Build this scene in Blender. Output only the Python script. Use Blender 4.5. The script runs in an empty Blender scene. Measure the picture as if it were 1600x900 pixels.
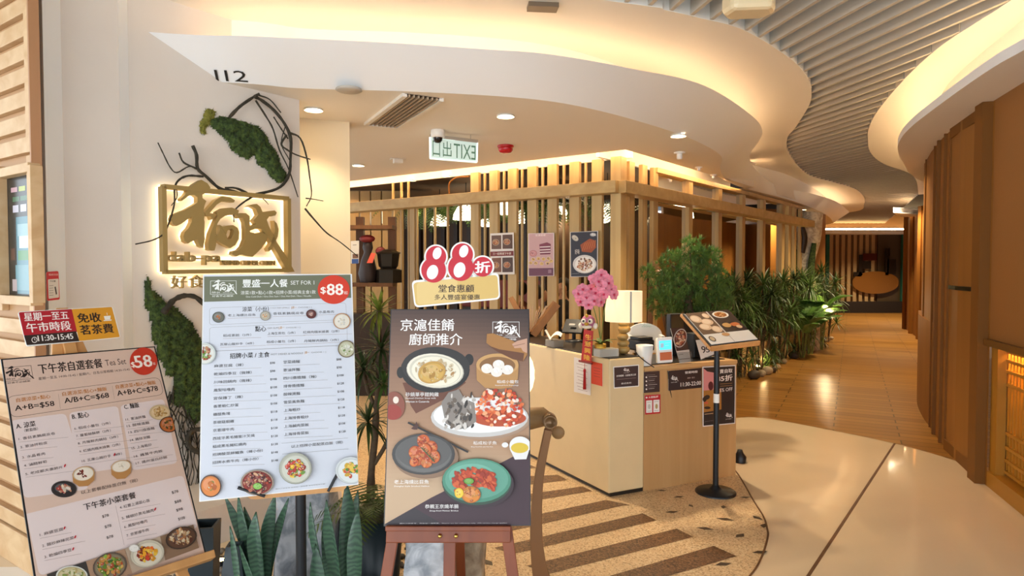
import bpy, math, random
import numpy as np
from mathutils import Vector, Matrix
S = bpy.context.scene
COL = S.collection
PI = math.pi
# ------------------------------------------------------------------ camera
F, HC = 1000.0, 1.7
PITCH = math.atan(.03)
cd = bpy.data.cameras.new('camera'); cd.sensor_width = 36; cd.lens = 36*F/1600; cd.clip_start = .05; cd.clip_end = 200
cam = bpy.data.objects.new('camera', cd); COL.objects.link(cam)
cam.location = (0, 0, HC); cam.rotation_euler = (PI/2-PITCH, 0, 0); S.camera = cam
# ------------------------------------------------------------------ world, exposure
S.view_settings.view_transform = 'Standard'; S.view_settings.look = 'None'
S.view_settings.gamma = 1; S.view_settings.use_curve_mapping = False
S.view_settings.exposure = 0.48
wd = bpy.data.worlds.new('daylight'); S.world = wd; wd.use_nodes = True
bg = wd.node_tree.nodes['Background']; bg.inputs[0].default_value = (.88, .94, 1, 1); bg.inputs[1].default_value = 2.05
WARM = (1, .66, .36); WARM2 = (1, .76, .5)
COVE = 1.7; COVE_R = 2.6
def lamp(kind, name, loc, power, color, rot=(0, 0, 0), **kw):
    l = bpy.data.lights.new(name, kind); l.energy = power; l.color = color
    for k, v in kw.items(): setattr(l, k, v)
    o = bpy.data.objects.new(name, l); COL.objects.link(o); o.location = loc; o.rotation_euler = rot
    return o
# daylight through the mall's open side behind the viewer
lamp('AREA', 'atrium_daylight', (-3.2, -3.6, 1.7), 170, (.88, .95, 1), (math.radians(92), 0, math.radians(-22)), shape='RECTANGLE', size=6, size_y=3.2)
# ------------------------------------------------------------------ helpers
def lin(c): return c/12.92 if c <= .04045 else ((c+.055)/1.055)**2.4
def hexc(h):
    h = h.lstrip('#'); return tuple(lin(int(h[i:i+2], 16)/255) for i in (0, 2, 4))
_fw = Vector((0, math.cos(PITCH), -math.sin(PITCH))); _up = Vector((0, math.sin(PITCH), math.cos(PITCH)))
def ray(x, y): return Vector((1, 0, 0))*(x-800)+_up*(450-y)+_fw*F
def at(x, y, Y): d = ray(x, y); return Vector((0, 0, HC))+d*(Y/d.y)
def gz(x, y, z=0.0): d = ray(x, y); return Vector((0, 0, HC))+d*((z-HC)/d.z)
def onp(x, y, p0, p1):
    """point of a vertical plane through p0, p1 seen at (x, y)"""
    d = ray(x, y); nx, ny = -(p1[1]-p0[1]), p1[0]-p0[0]
    t = (nx*p0[0]+ny*p0[1])/(nx*d.x+ny*d.y); return Vector((0, 0, HC))+d*t
def V(*a): return Vector(a)
def tag(o, label=None, cat=None, group=None, kind=None):
    if label: o['label'] = label
    if cat: o['category'] = cat
    if group: o['group'] = group
    if kind: o['kind'] = kind
    return o
ORG = {}
def thing(name, label, cat, loc=(0, 0, 0), rz=0, group=None):
    o = bpy.data.objects.new(name, None); COL.objects.link(o); o.empty_display_size = .1
    o.location = loc; o.rotation_euler = (0, 0, rz); ORG[o.name] = Vector(loc)
    return tag(o, label, cat, group)
class MB:
    def __init__(s): s.v = []; s.f = []; s.m = []; s.sm = []; s.c = []
    def add(s, vs, fs, mi=0, smooth=False, col=None):
        n = len(s.v); s.v += [tuple(p) for p in vs]
        for f in fs: s.f.append([i+n for i in f]); s.m.append(mi); s.sm.append(smooth); s.c.append(col)
        return s
    def box(s, c, d, rz=0, mi=0, M=None, col=None):
        x, y, z = d[0]/2, d[1]/2, d[2]/2
        vs = [V(*p) for p in ((-x,-y,-z),(x,-y,-z),(x,y,-z),(-x,y,-z),(-x,-y,z),(x,-y,z),(x,y,z),(-x,y,z))]
        R = M if M is not None else Matrix.Rotation(rz, 3, 'Z')
        return s.add([R@p+V(*c) for p in vs], [(0,3,2,1),(4,5,6,7),(0,1,5,4),(1,2,6,5),(2,3,7,6),(3,0,4,7)], mi, False, col)
    def bar(s, a, b, w, h, up=(0, 0, 1), mi=0, col=None):
        """rectangular bar from a to b; w across, h along up"""
        a, b = V(*a), V(*b); d = (b-a).normalized(); sd = d.cross(V(*up))
        if sd.length < 1e-4: sd = d.cross(V(1, 0, 0))
        sd.normalize(); u = sd.cross(d); vs = []
        for p in (a, b):
            for i, j in ((-1,-1),(1,-1),(1,1),(-1,1)): vs.append(p+sd*(i*w/2)+u*(j*h/2))
        return s.add(vs, [(3,2,1,0),(4,5,6,7),(0,1,5,4),(1,2,6,5),(2,3,7,6),(3,0,4,7)], mi, False, col)
    def tube(s, pts, r, n=8, mi=0, col=None, caps=True):
        pts = [V(*p) for p in pts]; k = len(pts); rs = r if isinstance(r, (list, tuple)) else [r]*k
        t0 = (pts[1]-pts[0]).normalized(); ref = V(0, 0, 1) if abs(t0.z) < .9 else V(1, 0, 0)
        x = t0.cross(ref).normalized(); vs = []; fs = []
        for i in range(k):
            t = (pts[min(i+1, k-1)]-pts[max(i-1, 0)]).normalized()
            x = (x-t*x.dot(t)).normalized(); y = t.cross(x)
            for j in range(n):
                a = 2*PI*j/n; vs.append(pts[i]+(x*math.cos(a)+y*math.sin(a))*rs[i])
        for i in range(k-1):
            for j in range(n): fs.append((i*n+j, i*n+(j+1) % n, (i+1)*n+(j+1) % n, (i+1)*n+j))
        s.add(vs, fs, mi, True, col)
        if caps:
            s.add(vs[:n], [tuple(range(n-1, -1, -1))], mi, False, col); s.add(vs[-n:], [tuple(range(n))], mi, False, col)
        return s
    def lathe(s, prof, c=(0, 0, 0), n=24, mi=0, M=None, sc=(1, 1), smooth=True, col=None, close=True):
        vs = []; fs = []; c = V(*c); R = M if M is not None else Matrix.Identity(3); k = len(prof)
        for r, z in prof:
            for j in range(n):
                a = 2*PI*j/n; vs.append(c+R@V(r*math.cos(a)*sc[0], r*math.sin(a)*sc[1], z))
        for i in range(k-1):
            for j in range(n): fs.append((i*n+j, i*n+(j+1) % n, (i+1)*n+(j+1) % n, (i+1)*n+j))
        s.add(vs, fs, mi, smooth, col)
        if close:
            if prof[0][0] > 1e-5: s.add(vs[:n], [tuple(range(n-1, -1, -1))], mi, False, col)
            if prof[-1][0] > 1e-5: s.add(vs[-n:], [tuple(range(n))], mi, False, col)
        return s
    def ball(s, c, r, n=16, mi=0, sc=(1, 1, 1), M=None, col=None):
        R = M if M is not None else Matrix.Identity(3)
        k = max(6, n//2); vs = []; fs = []
        for i in range(k+1):
            th = PI*i/k
            for j in range(n):
                a = 2*PI*j/n
                vs.append(V(*c)+R@V(r*sc[0]*math.sin(th)*math.cos(a), r*sc[1]*math.sin(th)*math.sin(a), -r*sc[2]*math.cos(th)))
        for i in range(k):
            for j in range(n): fs.append((i*n+j, i*n+(j+1) % n, (i+1)*n+(j+1) % n, (i+1)*n+j))
        return s.add(vs, fs, mi, True, col)
    def poly(s, pts, mi=0, col=None): return s.add(pts, [tuple(range(len(pts)))], mi, False, col)
    def prism(s, pts, off, mi=0, col=None):
        """planar polygon extruded by the vector off"""
        n = len(pts); a = [V(*p) for p in pts]; b = [p+V(*off) for p in a]
        return s.add(a+b, [tuple(range(n-1, -1, -1)), tuple(range(n, 2*n))]+[(i, (i+1) % n, (i+1) % n+n, i+n) for i in range(n)], mi, False, col)
    def strip(s, A, B, mi=0, smooth=True, flip=False):
        n = len(A); fs = [(i, i+1, n+i+1, n+i) for i in range(n-1)]
        if flip: fs = [f[::-1] for f in fs]
        return s.add(list(A)+list(B), fs, mi, smooth)
    def leaf(s, base, az, L, w, lift, droop, n=6, keel=.25, mi=0, taper=.35, col=None):
        """strap leaf: starts at elevation lift, bends down by droop over its length"""
        d = V(math.cos(az), math.sin(az), 0); sd = V(-math.sin(az), math.cos(az), 0); p = V(*base); vs = []; fs = []
        for i in range(n+1):
            t = i/n; e = lift-droop*t; dv = d*math.cos(e)+V(0, 0, 1)*math.sin(e); nv = d*-math.sin(e)+V(0, 0, 1)*math.cos(e)
            if i: p = p+dv*(L/n)
            ww = w*(taper+(1-taper)*min(1, t*3))*max(.02, (1-t**2.2)) if i < n else w*.02
            vs += [p+sd*(ww/2)+nv*(keel*ww/2), p, p-sd*(ww/2)+nv*(keel*ww/2)]
        for i in range(n):
            a = i*3; fs += [(a, a+1, a+4, a+3), (a+1, a+2, a+5, a+4)]
        return s.add(vs, fs, mi, True, col)
    def build(s, name, mat, parent=None, label=None, cat=None, group=None, kind=None, bevel=0, local=False, origin=None, sub=0):
        me = bpy.data.meshes.new(name); o = bpy.data.objects.new(name, me); COL.objects.link(o)
        vs = s.v
        if parent is not None and not local:
            org = ORG[parent.name]; vs = [tuple(V(*p)-org) for p in vs]; ORG[o.name] = org
        elif parent is None and not local:
            a = np.array(vs); org = V(*origin) if origin else V((a[:, 0].min()+a[:, 0].max())/2, (a[:, 1].min()+a[:, 1].max())/2, a[:, 2].min())
            vs = [tuple(V(*p)-org) for p in vs]; o.location = org; ORG[o.name] = org
        else: ORG[o.name] = V(0, 0, 0)
        me.from_pydata(vs, [], s.f)
        for m in (mat if isinstance(mat, (list, tuple)) else [mat]): me.materials.append(m)
        me.polygons.foreach_set('material_index', s.m); me.polygons.foreach_set('use_smooth', s.sm)
        if any(c is not None for c in s.c):
            at_ = me.color_attributes.new('ink', 'FLOAT_COLOR', 'CORNER'); buf = []
            for p, c in zip(me.polygons, s.c): buf += list((c or (1, 1, 1))+(1,))*p.loop_total
            at_.data.foreach_set('color', buf)
        me.update()
        if parent is not None: o.parent = parent
        tag(o, label, cat, group, kind)
        if bevel:
            b = o.modifiers.new('bevel', 'BEVEL'); b.width = bevel; b.segments = 2; b.limit_method = 'ANGLE'; b.angle_limit = math.radians(50)
        if sub:
            b = o.modifiers.new('sub', 'SUBSURF'); b.levels = sub; b.render_levels = sub
        return o
def copy_tree(o, loc=None, rz=None, scale=None, label=None, group=None, parent=None):
    c = o.copy(); COL.objects.link(c)
    if parent is not None: c.parent = parent
    if loc is not None: c.location = loc
    if rz is not None: c.rotation_euler = (0, 0, rz)
    if scale is not None: c.scale = (scale,)*3 if not isinstance(scale, tuple) else scale
    if label: c['label'] = label
    if group: c['group'] = group
    for ch in list(o.children): copy_tree(ch, parent=c)
    return c
def catmull(P, n=8):
    P = [V(*p) for p in P]; out = []; Q = [P[0]*2-P[1]]+P+[P[-1]*2-P[-2]]
    for i in range(1, len(Q)-2):
        a, b, c, d = Q[i-1:i+3]
        for j in range(n):
            t = j/n; out.append(.5*((2*b)+(c-a)*t+(2*a-5*b+4*c-d)*t*t+(3*b-a-3*c+d)*t**3))
    return out+[P[-1]]
# ------------------------------------------------------------------ materials
def nmat(name, col, rough=.5, metal=0, bump=0, bscale=40, var=0, vscale=6, emit=None, estr=0, spec=.5, alpha=None, trans=0, coat=0):
    m = bpy.data.materials.new(name); m.use_nodes = True; nt = m.node_tree; b = nt.nodes['Principled BSDF']
    c = hexc(col) if isinstance(col, str) else col
    b.inputs['Base Color'].default_value = (*c, 1); b.inputs['Roughness'].default_value = rough; b.inputs['Metallic'].default_value = metal
    b.inputs['Specular IOR Level'].default_value = spec
    if trans: b.inputs['Transmission Weight'].default_value = trans
    if coat: b.inputs['Coat Weight'].default_value = coat
    if emit: b.inputs['Emission Color'].default_value = (*emit, 1); b.inputs['Emission Strength'].default_value = estr
    tc = nt.nodes.new('ShaderNodeTexCoord')
    if var:
        n = nt.nodes.new('ShaderNodeTexNoise'); n.inputs['Scale'].default_value = vscale; n.inputs['Detail'].default_value = 5
        nt.links.new(tc.outputs['Object'], n.inputs['Vector'])
        r = nt.nodes.new('ShaderNodeValToRGB'); r.color_ramp.elements[0].position = .3; r.color_ramp.elements[1].position = .7
        r.color_ramp.elements[0].color = (*[x*(1-var) for x in c], 1); r.color_ramp.elements[1].color = (*[min(1, x*(1+var*.6)) for x in c], 1)
        nt.links.new(n.outputs[0], r.inputs[0]); nt.links.new(r.outputs[0], b.inputs['Base Color'])
    if bump:
        n = nt.nodes.new('ShaderNodeTexNoise'); n.inputs['Scale'].default_value = bscale; n.inputs['Detail'].default_value = 4
        nt.links.new(tc.outputs['Object'], n.inputs['Vector'])
        u = nt.nodes.new('ShaderNodeBump'); u.inputs['Strength'].default_value = bump; u.inputs['Distance'].default_value = .01
        nt.links.new(n.outputs[0], u.inputs['Height']); nt.links.new(u.outputs[0], b.inputs['Normal'])
    return m
def wood(name, c1, c2, rough=.45, axis='Z', scale=9, stretch=14, spec=.4, coat=0):
    m = nmat(name, c1, rough, spec=spec, coat=coat); nt = m.node_tree; b = nt.nodes['Principled BSDF']
    tc = nt.nodes.new('ShaderNodeTexCoord'); mp = nt.nodes.new('ShaderNodeMapping')
    sc = {'X': (1/stretch, 1, 1), 'Y': (1, 1/stretch, 1), 'Z': (1, 1, 1/stretch)}[axis]
    mp.inputs['Scale'].default_value = sc; nt.links.new(tc.outputs['Object'], mp.inputs[0])
    n = nt.nodes.new('ShaderNodeTexNoise'); n.inputs['Scale'].default_value = scale; n.inputs['Detail'].default_value = 6; n.inputs['Distortion'].default_value = .6
    nt.links.new(mp.outputs[0], n.inputs['Vector'])
    r = nt.nodes.new('ShaderNodeValToRGB'); r.color_ramp.elements[0].position = .35; r.color_ramp.elements[1].position = .68
    r.color_ramp.elements[0].color = (*hexc(c1), 1); r.color_ramp.elements[1].color = (*hexc(c2), 1)
    nt.links.new(n.outputs[0], r.inputs[0]); nt.links.new(r.outputs[0], b.inputs['Base Color'])
    return m
def glow(name, col, s):
    m = bpy.data.materials.new(name); m.use_nodes = True; nt = m.node_tree; b = nt.nodes['Principled BSDF']
    b.inputs['Base Color'].default_value = (*col, 1); b.inputs['Emission Color'].default_value = (*col, 1); b.inputs['Emission Strength'].default_value = s
    return m
def ink(name='printed_ink', rough=.5):
    m = nmat(name, (1, 1, 1), rough); nt = m.node_tree; a = nt.nodes.new('ShaderNodeVertexColor'); a.layer_name = 'ink'
    nt.links.new(a.outputs[0], nt.nodes['Principled BSDF'].inputs['Base Color']); return m
INK = ink(); INKG = ink('glossy_ink', .22)
M = dict(
    plaster=nmat('white_plaster', 'e6e0d6', .6, bump=.05, bscale=60),
    soffit=nmat('soffit_paint', 'ebe4d8', .7),
    fascia=nmat('fascia_paint', 'f0f1f2', .55),
    wallp=nmat('wall_paint', 'ddd3c8', .7, bump=.06, bscale=50, var=.03, vscale=3),
    cream=nmat('cream_paint', 'ead9b8', .6),
    white=nmat('white_plastic', 'eeece6', .35),
    daylit_edge=nmat('daylit_edge_paint', 'eef2f4', .5),  # whiter tone paints in the daylight on the wall's edge faces
    black=nmat('black_plastic', '16171a', .4), blackm=nmat('black_metal', '1a1c20', .35, .3),
    dark=nmat('dark_lacquer', '1c1712', .3), plenum=nmat('plenum_dark', '2a3138', .8),
    slat=nmat('ceiling_slat', 'b9b1a4', .55),
    kiosk=wood('kiosk_oak', 'c79f70', 'd9b88c', .5, 'X'), kside=nmat('kiosk_edge', 'b5835a', .5),
    oak=wood('screen_oak', 'b5945e', 'c6a872', .42, 'Z'), oakh=wood('beam_oak', 'b5945e', 'c6a872', .42, 'X'),
    wall_wood=wood('wall_veneer', '8c5c26', '94622a', .55, 'Z', 7, 18, spec=.25), trimw=nmat('bronze_trim', '784c1c', .6, 0, spec=.2),
    leather=nmat('leather_panel', '92602c', .55, bump=.1, bscale=90),
    cwood=wood('counter_veneer', 'b98d58', 'c49a66', .4, 'Z', 8, 20), ctop=nmat('counter_edge', 'c9a06a', .4),
    cwhite=nmat('counter_stone', 'e2c898', .35, var=.03),
    gold=nmat('brushed_gold', 'b99a5a', .38, .75), goldp=nmat('gold_plastic', 'c49a3a', .35, .6),
    easel=wood('easel_red_wood', '74361a', '884420', .4, 'Z'), easelp=wood('easel_pale_wood', 'c08a52', 'd09a60', .45, 'Z'),
    brown=wood('brown_wood', '5c3a1e', '6e4827', .45, 'Z'), dbrown=nmat('dark_brown', '2c1c10', .5),
    red=nmat('red_plastic', 'b01018', .35), chrome=nmat('chrome', 'c8c8c8', .2, 1), brass=nmat('brass', 'd8b25c', .25, 1),
    tr_light=None)
def glass(name, tint=(.9, .9, .88), rough=.02, opac=.12):
    m = bpy.data.materials.new(name); m.use_nodes = True; nt = m.node_tree; nt.nodes.clear()
    o = nt.nodes.new('ShaderNodeOutputMaterial'); t = nt.nodes.new('ShaderNodeBsdfTransparent'); g = nt.nodes.new('ShaderNodeBsdfGlossy'); x = nt.nodes.new('ShaderNodeMixShader')
    fr = nt.nodes.new('ShaderNodeFresnel'); fr.inputs[0].default_value = 1.5
    t.inputs[0].default_value = (*tint, 1); g.inputs['Roughness'].default_value = rough
    nt.links.new(fr.outputs[0], x.inputs[0]); nt.links.new(t.outputs[0], x.inputs[1]); nt.links.new(g.outputs[0], x.inputs[2]); nt.links.new(x.outputs[0], o.inputs[0])
    return m
M['glass'] = glass('window_glass', (.75, .66, .52)); M['clear'] = glass('clear_acrylic', (.95, .96, .96))
# ------------------------------------------------------------------ floor
def terrazzo(name, base, specks, dens):
    m = nmat(name, base, .3); nt = m.node_tree; b = nt.nodes['Principled BSDF']; tc = nt.nodes.new('ShaderNodeTexCoord')
    v = nt.nodes.new('ShaderNodeTexVoronoi'); v.inputs['Scale'].default_value = 120; nt.links.new(tc.outputs['Object'], v.inputs['Vector'])
    r = nt.nodes.new('ShaderNodeValToRGB'); r.color_ramp.interpolation = 'CONSTANT'
    e = r.color_ramp.elements; e[0].position = 0; e[0].color = (*hexc(specks[0]), 1); e[1].position = dens; e[1].color = (*hexc(base), 1)
    x = e.new(.8); x.color = (*hexc(specks[1]), 1)
    sp = nt.nodes.new('ShaderNodeSeparateColor'); nt.links.new(v.outputs['Color'], sp.inputs[0]); nt.links.new(sp.outputs[0], r.inputs[0])
    nt.links.new(r.outputs[0], b.inputs['Base Color']); return m
tr_l = terrazzo('terrazzo_sand', 'dcbb8e', ('b8946a', 'e8cfa6'), .2)
tr_d = terrazzo('terrazzo_brown', '755235', ('4e3421', '8d6a48'), .3)
tilem = nmat('polished_tile', 'e2cba8', .06, var=.03, vscale=2, spec=.6)
fl = MB().box((3, 12, -.06), (26, 44, .12)).build('floor', tilem, kind='structure')
MB().poly([(-10, -10, .0008), (16, -10, .0008), (16, 2.1, .0008), (1.2, 2.3, .0008), (-1.0, 2.5, .0008), (-2.2, 3.6, .0008), (-10, 3.6, .0008)]).build('floor_atrium', nmat('pale_tile', 'f0ece4', .25), kind='structure')
# corridor timber floor
wf = bpy.data.materials.new('corridor_planks'); wf.use_nodes = True; nt = wf.node_tree; b = nt.nodes['Principled BSDF']; b.inputs['Roughness'].default_value = .3
tc = nt.nodes.new('ShaderNodeTexCoord'); mp = nt.nodes.new('ShaderNodeMapping'); mp.inputs['Rotation'].default_value = (0, 0, math.radians(28))
br = nt.nodes.new('ShaderNodeTexBrick'); br.inputs['Scale'].default_value = 1; br.inputs['Brick Width'].default_value = 1.2; br.inputs['Row Height'].default_value = .16
br.inputs['Mortar Size'].default_value = .007; br.inputs['Color1'].default_value = (*hexc('a87836'), 1); br.inputs['Color2'].default_value = (*hexc('8e6026'), 1); br.inputs['Mortar'].default_value = (*hexc('4a3014'), 1)
nt.links.new(tc.outputs['Object'], mp.inputs[0]); nt.links.new(mp.outputs[0], br.inputs['Vector']); nt.links.new(br.outputs[0], b.inputs['Base Color'])
bd = catmull([gz(1130, 655), gz(1180, 652), gz(1240, 661), gz(1313, 675), gz(1398, 693), gz(1487, 718), gz(1560, 745)], 5)
MB().poly([(p.x, p.y, .002) for p in bd]+[(12, 9, .002), (18, 30, .002), (4, 30, .002), (-1, 12, .002), (1.5, 8.2, .002)]).build('floor_corridor', wf, kind='structure')
a, c = gz(1398, 693), gz(1240, 935); MB().bar((a.x, a.y, .0005), (c.x, c.y, .0005), .018, .003).build('trim_1', M['brown'], kind='structure')
# terrazzo apron
tb = catmull([gz(1135, 722), gz(1153, 741), gz(1177.6, 783), gz(1193, 808), gz(1199, 828), gz(1199, 842), gz(1189, 873), gz(1172, 900), gz(1120, 955), gz(1000, 1050)], 6)
tbx = [(p.x, p.y, .003) for p in tb]
MB().poly(tbx+[(-1.1, 2.6, .003), (-2.4, 6, .003), (-5, 11, .003), (1.1, 11, .003), (2.2, 6.4, .003)]).build('floor_terrazzo', tr_l, kind='structure')
MB().tube([(p[0], p[1], .003) for p in tbx], .006, 6).build('trim_2', M['brown'], kind='structure')
sm = MB(); ZF = .0045
for q in ([(770, 722), (828, 727), (840, 732), (740, 737)], [(730, 748), (872, 743), (887, 751), (730, 770)], [(700, 790), (910, 761), (925, 768), (700, 806)],
          [(700, 835), (947, 782), (985, 790), (972, 791), (700, 853)], [(772, 857), (1004, 803), (1026, 814), (800, 867)],
          [(823, 885), (1057, 827), (1083, 840), (857, 898)], [(880, 922), (1115, 854), (1151, 870), (925, 936)], [(950, 965), (1160, 905), (1200, 925), (1000, 985)]):
    sm.poly([(p.x, p.y, ZF) for p in (gz(*k) for k in q)])
sm.build('floor_stripes', tr_d, kind='structure')
ch = MB(); random.seed(3)
chm = nmat('stone_chip', '4a3a2c', .3)
for i, (x, y) in enumerate(((1034, 767), (1060.5, 777), (1050, 801), (1079, 791), (1131, 793), (1134, 812), (1102, 826.5), (1157, 838), (1182.5, 810), (1193, 822), (1188, 864), (1130, 882), (1164, 778), (730, 851), (762, 880), (690, 880))):
    p = gz(x, y); r = random.uniform(.03, .055); a0 = random.uniform(0, 6)
    ch.poly([(p.x+r*k*math.cos(a0+t), p.y+r*k*.8*math.sin(a0+t), ZF) for t, k in ((0, 1.2), (1.5, .6), (2.9, 1.1), (4.6, .55))])
ch.build('floor_chips', chm, kind='structure')
# ------------------------------------------------------------------ ceilings
ZB, ZT, ZO = 3.0, 3.21, 3.45
row = [((340, 128), (232, 50)), ((470, 138), (400, 57)), ((640, 143), (590, 66)), ((800, 152), (750, 76.6)), ((900, 165), (859, 85)), ((1000, 190), (986, 107)), ((1080, 217), (1100, 133.5)),
       ((1126, 243), (1175, 181)), ((1125, 262), (1191, 204)), ((1131, 277), (1186, 220)), ((1148, 289), (1171.5, 245)), ((1185, 300), (1184, 268)), ((1225, 310), (1218, 292)), ((1262, 322), (1264, 301.5)), ((1288, 334), (1302, 313)), ((1299, 343), (1320, 325)), ((1296, 350), (1322, 334))]
cB = [gz(*r[0], ZB) for r in row]; cT = [gz(*r[1], ZT) for r in row]
cB = [V(-4.2, 4.15, ZB)]+cB+[cB[-1]+V(-.8, .8, 0)]; cT = [V(-4.2, 3.65, ZT)]+cT+[cT[-1]+V(-.5, 1.2, 0)]
nB, nT = catmull(cB, 8), catmull(cT, 8)
def offset(P, d, z):
    out = []
    for i, p in enumerate(P):
        t = P[min(i+1, len(P)-1)]-P[max(i-1, 0)]; n = V(-t.y, t.x, 0).normalized(); q = p+n*d; out.append(V(q.x, q.y, z))
    return out
nR = [t+(b-t)*1.15 for t, b in zip(nT, nB)]
nRt = [V(p.x, p.y, ZO) for p in nR]; nRb = [V(p.x, p.y, 3.04) for p in nR]
ol = [(1000, 8), (1040, 16), (1093, 28), (1164, 48), (1235, 92), (1261, 120), (1268, 142), (1264, 165), (1243, 199), (1230, 217), (1234, 242), (1262, 273), (1302, 285), (1335, 295), (1350, 308), (1350, 319), (1342, 329)]
cO = [V(-5, 3.3, ZO), V(-2.4, 3.62, ZO), V(-.6, 3.9, ZO)]+[gz(*q, ZO) for q in ol]; cO.append(cO[-1]+V(-.2, 1.6, 0))
nO = catmull(cO, 8)
fa = MB(); fa.strip(nB, nT, 0); fa.strip(nT, [p+V(0, .03, 0) for p in nT]); fa.build('ceiling_fascia', M['fascia'], kind='structure')
# soffit: polygon inside curve B
iK = V(1.184, 7.4, 0)
KL = (V(-2.6, 10.0, 0)-iK).normalized(); KR = (V(6.4, 13.76, 0)-iK).normalized()
nl, nr = V(-KL.y, KL.x, 0), V(KR.y, -KR.x, 0)
if nl.y > 0: nl = -nl
# soffit edge runs .26 m in front of the timber screen
eK = iK+(nl+nr).normalized()*.38; eL = iK+KL*7+nl*.26; eR = iK+KR*8.3+nr*.26
sb = MB()
pl = [V(p.x, p.y, ZB) for p in nB if p.y < 19.5]
eR = iK+KR*3.9+nr*.26; eR2 = iK+KR*3.9-nr*.14; eR3 = iK+KR*9-nr*.3
sb.poly([*pl, V(eR3.x, eR3.y, ZB), V(eR2.x, eR2.y, ZB), V(eR.x, eR.y, ZB), V(eK.x, eK.y, ZB), V(eL.x, eL.y, ZB), V(-6, 9, ZB), V(-6, 5, ZB)])
sb.poly([V(eK.x, eK.y, ZB), V(eR.x, eR.y, ZB), V(eR.x, eR.y, ZB+.35), V(eK.x, eK.y, ZB+.35)]); sb.poly([V(eL.x, eL.y, ZB), V(eK.x, eK.y, ZB), V(eK.x, eK.y, ZB+.35), V(eL.x, eL.y, ZB+.35)])
sb.build('ceiling_soffit', M['soffit'], kind='structure')
up = MB(); up.strip(nRb, nRt); up.build('trim_3', M['plaster'], kind='structure')
# flat upper ceiling between slat edge and recess (resampled to the same count)
def resample(P, n):
    L = [0]
    for a, b in zip(P, P[1:]): L.append(L[-1]+(b-a).length)
    out = []; j = 0
    for i in range(n):
        s = L[-1]*i/(n-1)
        while j < len(L)-2 and L[j+1] < s: j += 1
        out.append(P[j].lerp(P[j+1], (s-L[j])/max(1e-9, L[j+1]-L[j])))
    return out
MB().poly(nO+list(reversed(nRt))).build('ceiling_upper', M['plaster'], kind='structure')
MB().strip(nO, [p+V(0, 0, .5) for p in nO]).build('trim_4', M['plaster'], kind='structure')
tro = [t+(b-t)*1.0 for t, b in zip(nT, nB)]
MB().strip([V(p.x, p.y, 3.04) for p in nB], nRb).build('trim_5', M['plaster'], kind='structure')
# right side
er = [(1640, 50), (1600, 78), (1555.6, 103), (1502, 139), (1449, 178), (1424, 198), (1408, 216), (1402.6, 235), (1413, 256), (1427, 274.5)]
cE = [V(2.85, 1.0, ZB), V(2.86, 2.4, ZB)]+[gz(*q, ZB) for q in er]; cE += [cE[-1]+V(1.2, 1.2, 0), cE[-1]+V(3.5, 2.4, 0)]
orr = [(1580, 0), (1530.6, 32), (1466, 75), (1413, 124), (1371, 174), (1358, 200), (1356, 215), (1360, 238), (1381, 256), (1427.5, 275.5)]
cO2 = [V(2.75, 0.5, ZO), V(2.95, 2.5, ZO)]+[gz(*q, ZO) for q in orr]; cO2 += [cO2[-1]+V(2, 3, 0)]
nE, nO2 = catmull(cE, 8), catmull(cO2, 8)
nE3 = offset(nE, -.36, ZO); nE3b = [V(p.x, p.y, 3.02) for p in nE3]
MB().poly([*nE, V(12, 12, ZB), V(9, 1, ZB)]).build('ceiling_right', M['soffit'], kind='structure')
MB().strip(nE, [p+V(0, 0, .07) for p in nE]).build('trim_6', M['fascia'], kind='structure')
MB().strip(nE3b, nE3).build('trim_7', M['plaster'], kind='structure')
MB().poly(nO2+[V(nE3[-1].x+2, nE3[-1].y+2, ZO)]+list(reversed(nE3))).build('ceiling_upper_right', M['plaster'], kind='structure')
MB().strip(nO2, [p+V(0, 0, .5) for p in nO2]).build('trim_8', M['plaster'], kind='structure')
# cove light strips
def cove(name, P, r, s, col, label):
    m = glow('led_'+name, col, s); o = MB().tube(P, r, 6).build('cove_light', m); return tag(o, label, 'light strip', kind='structure')
tl = offset(nT, .27, 3.165)
cove('left', resample(tl[6:-10], 120), .012, COVE*6, WARM, 'warm light strip hidden in the curved left ceiling cove')
cove('right', resample(offset(nE, -.17, 3.06)[4:], 80), .012, COVE_R*6, (1, .72, .4), 'warm light strip hidden in the curved right ceiling cove')
# slats
reg = [V(p.x, p.y, 0) for p in nO]+[V(14, 30, 0), V(17, 30, 0)]+[V(p.x, p.y, 0) for p in reversed(nO2)]+[V(2.7, -3, 0), V(-5, -3, 0)]
sd = V(.2, -1, 0).normalized(); pn = V(-sd.y, sd.x, 0); st = MB()
k = -80
for k in range(-60, 160):
    o0 = pn*(k*.175); ts = []
    for a, b in zip(reg, reg[1:]+reg[:1]):
        da, db = (a-o0).dot(pn), (b-o0).dot(pn)
        if (da > 0) != (db > 0): q = a.lerp(b, da/(da-db)); ts.append((q-o0).dot(sd))
    ts.sort()
    for t0, t1 in zip(ts[::2], ts[1::2]):
        if t1-t0 < .05: continue
        p, q = o0+sd*t0, o0+sd*t1; st.bar((p.x, p.y, 3.53), (q.x, q.y, 3.53), .03, .15)
st.build('ceiling_slats', M['slat'], kind='structure')
MB().box((5, 13, 4.05), (26, 40, .1)).build('ceiling_plenum', M['plenum'], kind='structure')
lamp('AREA', 'plenum_fill', (2.5, 3.2, 3.95), 14, (.75, .88, 1), (0, 0, 0), shape='RECTANGLE', size=3, size_y=5)  # unseen cool fill inside the closed plenum, no skylight above it
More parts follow.
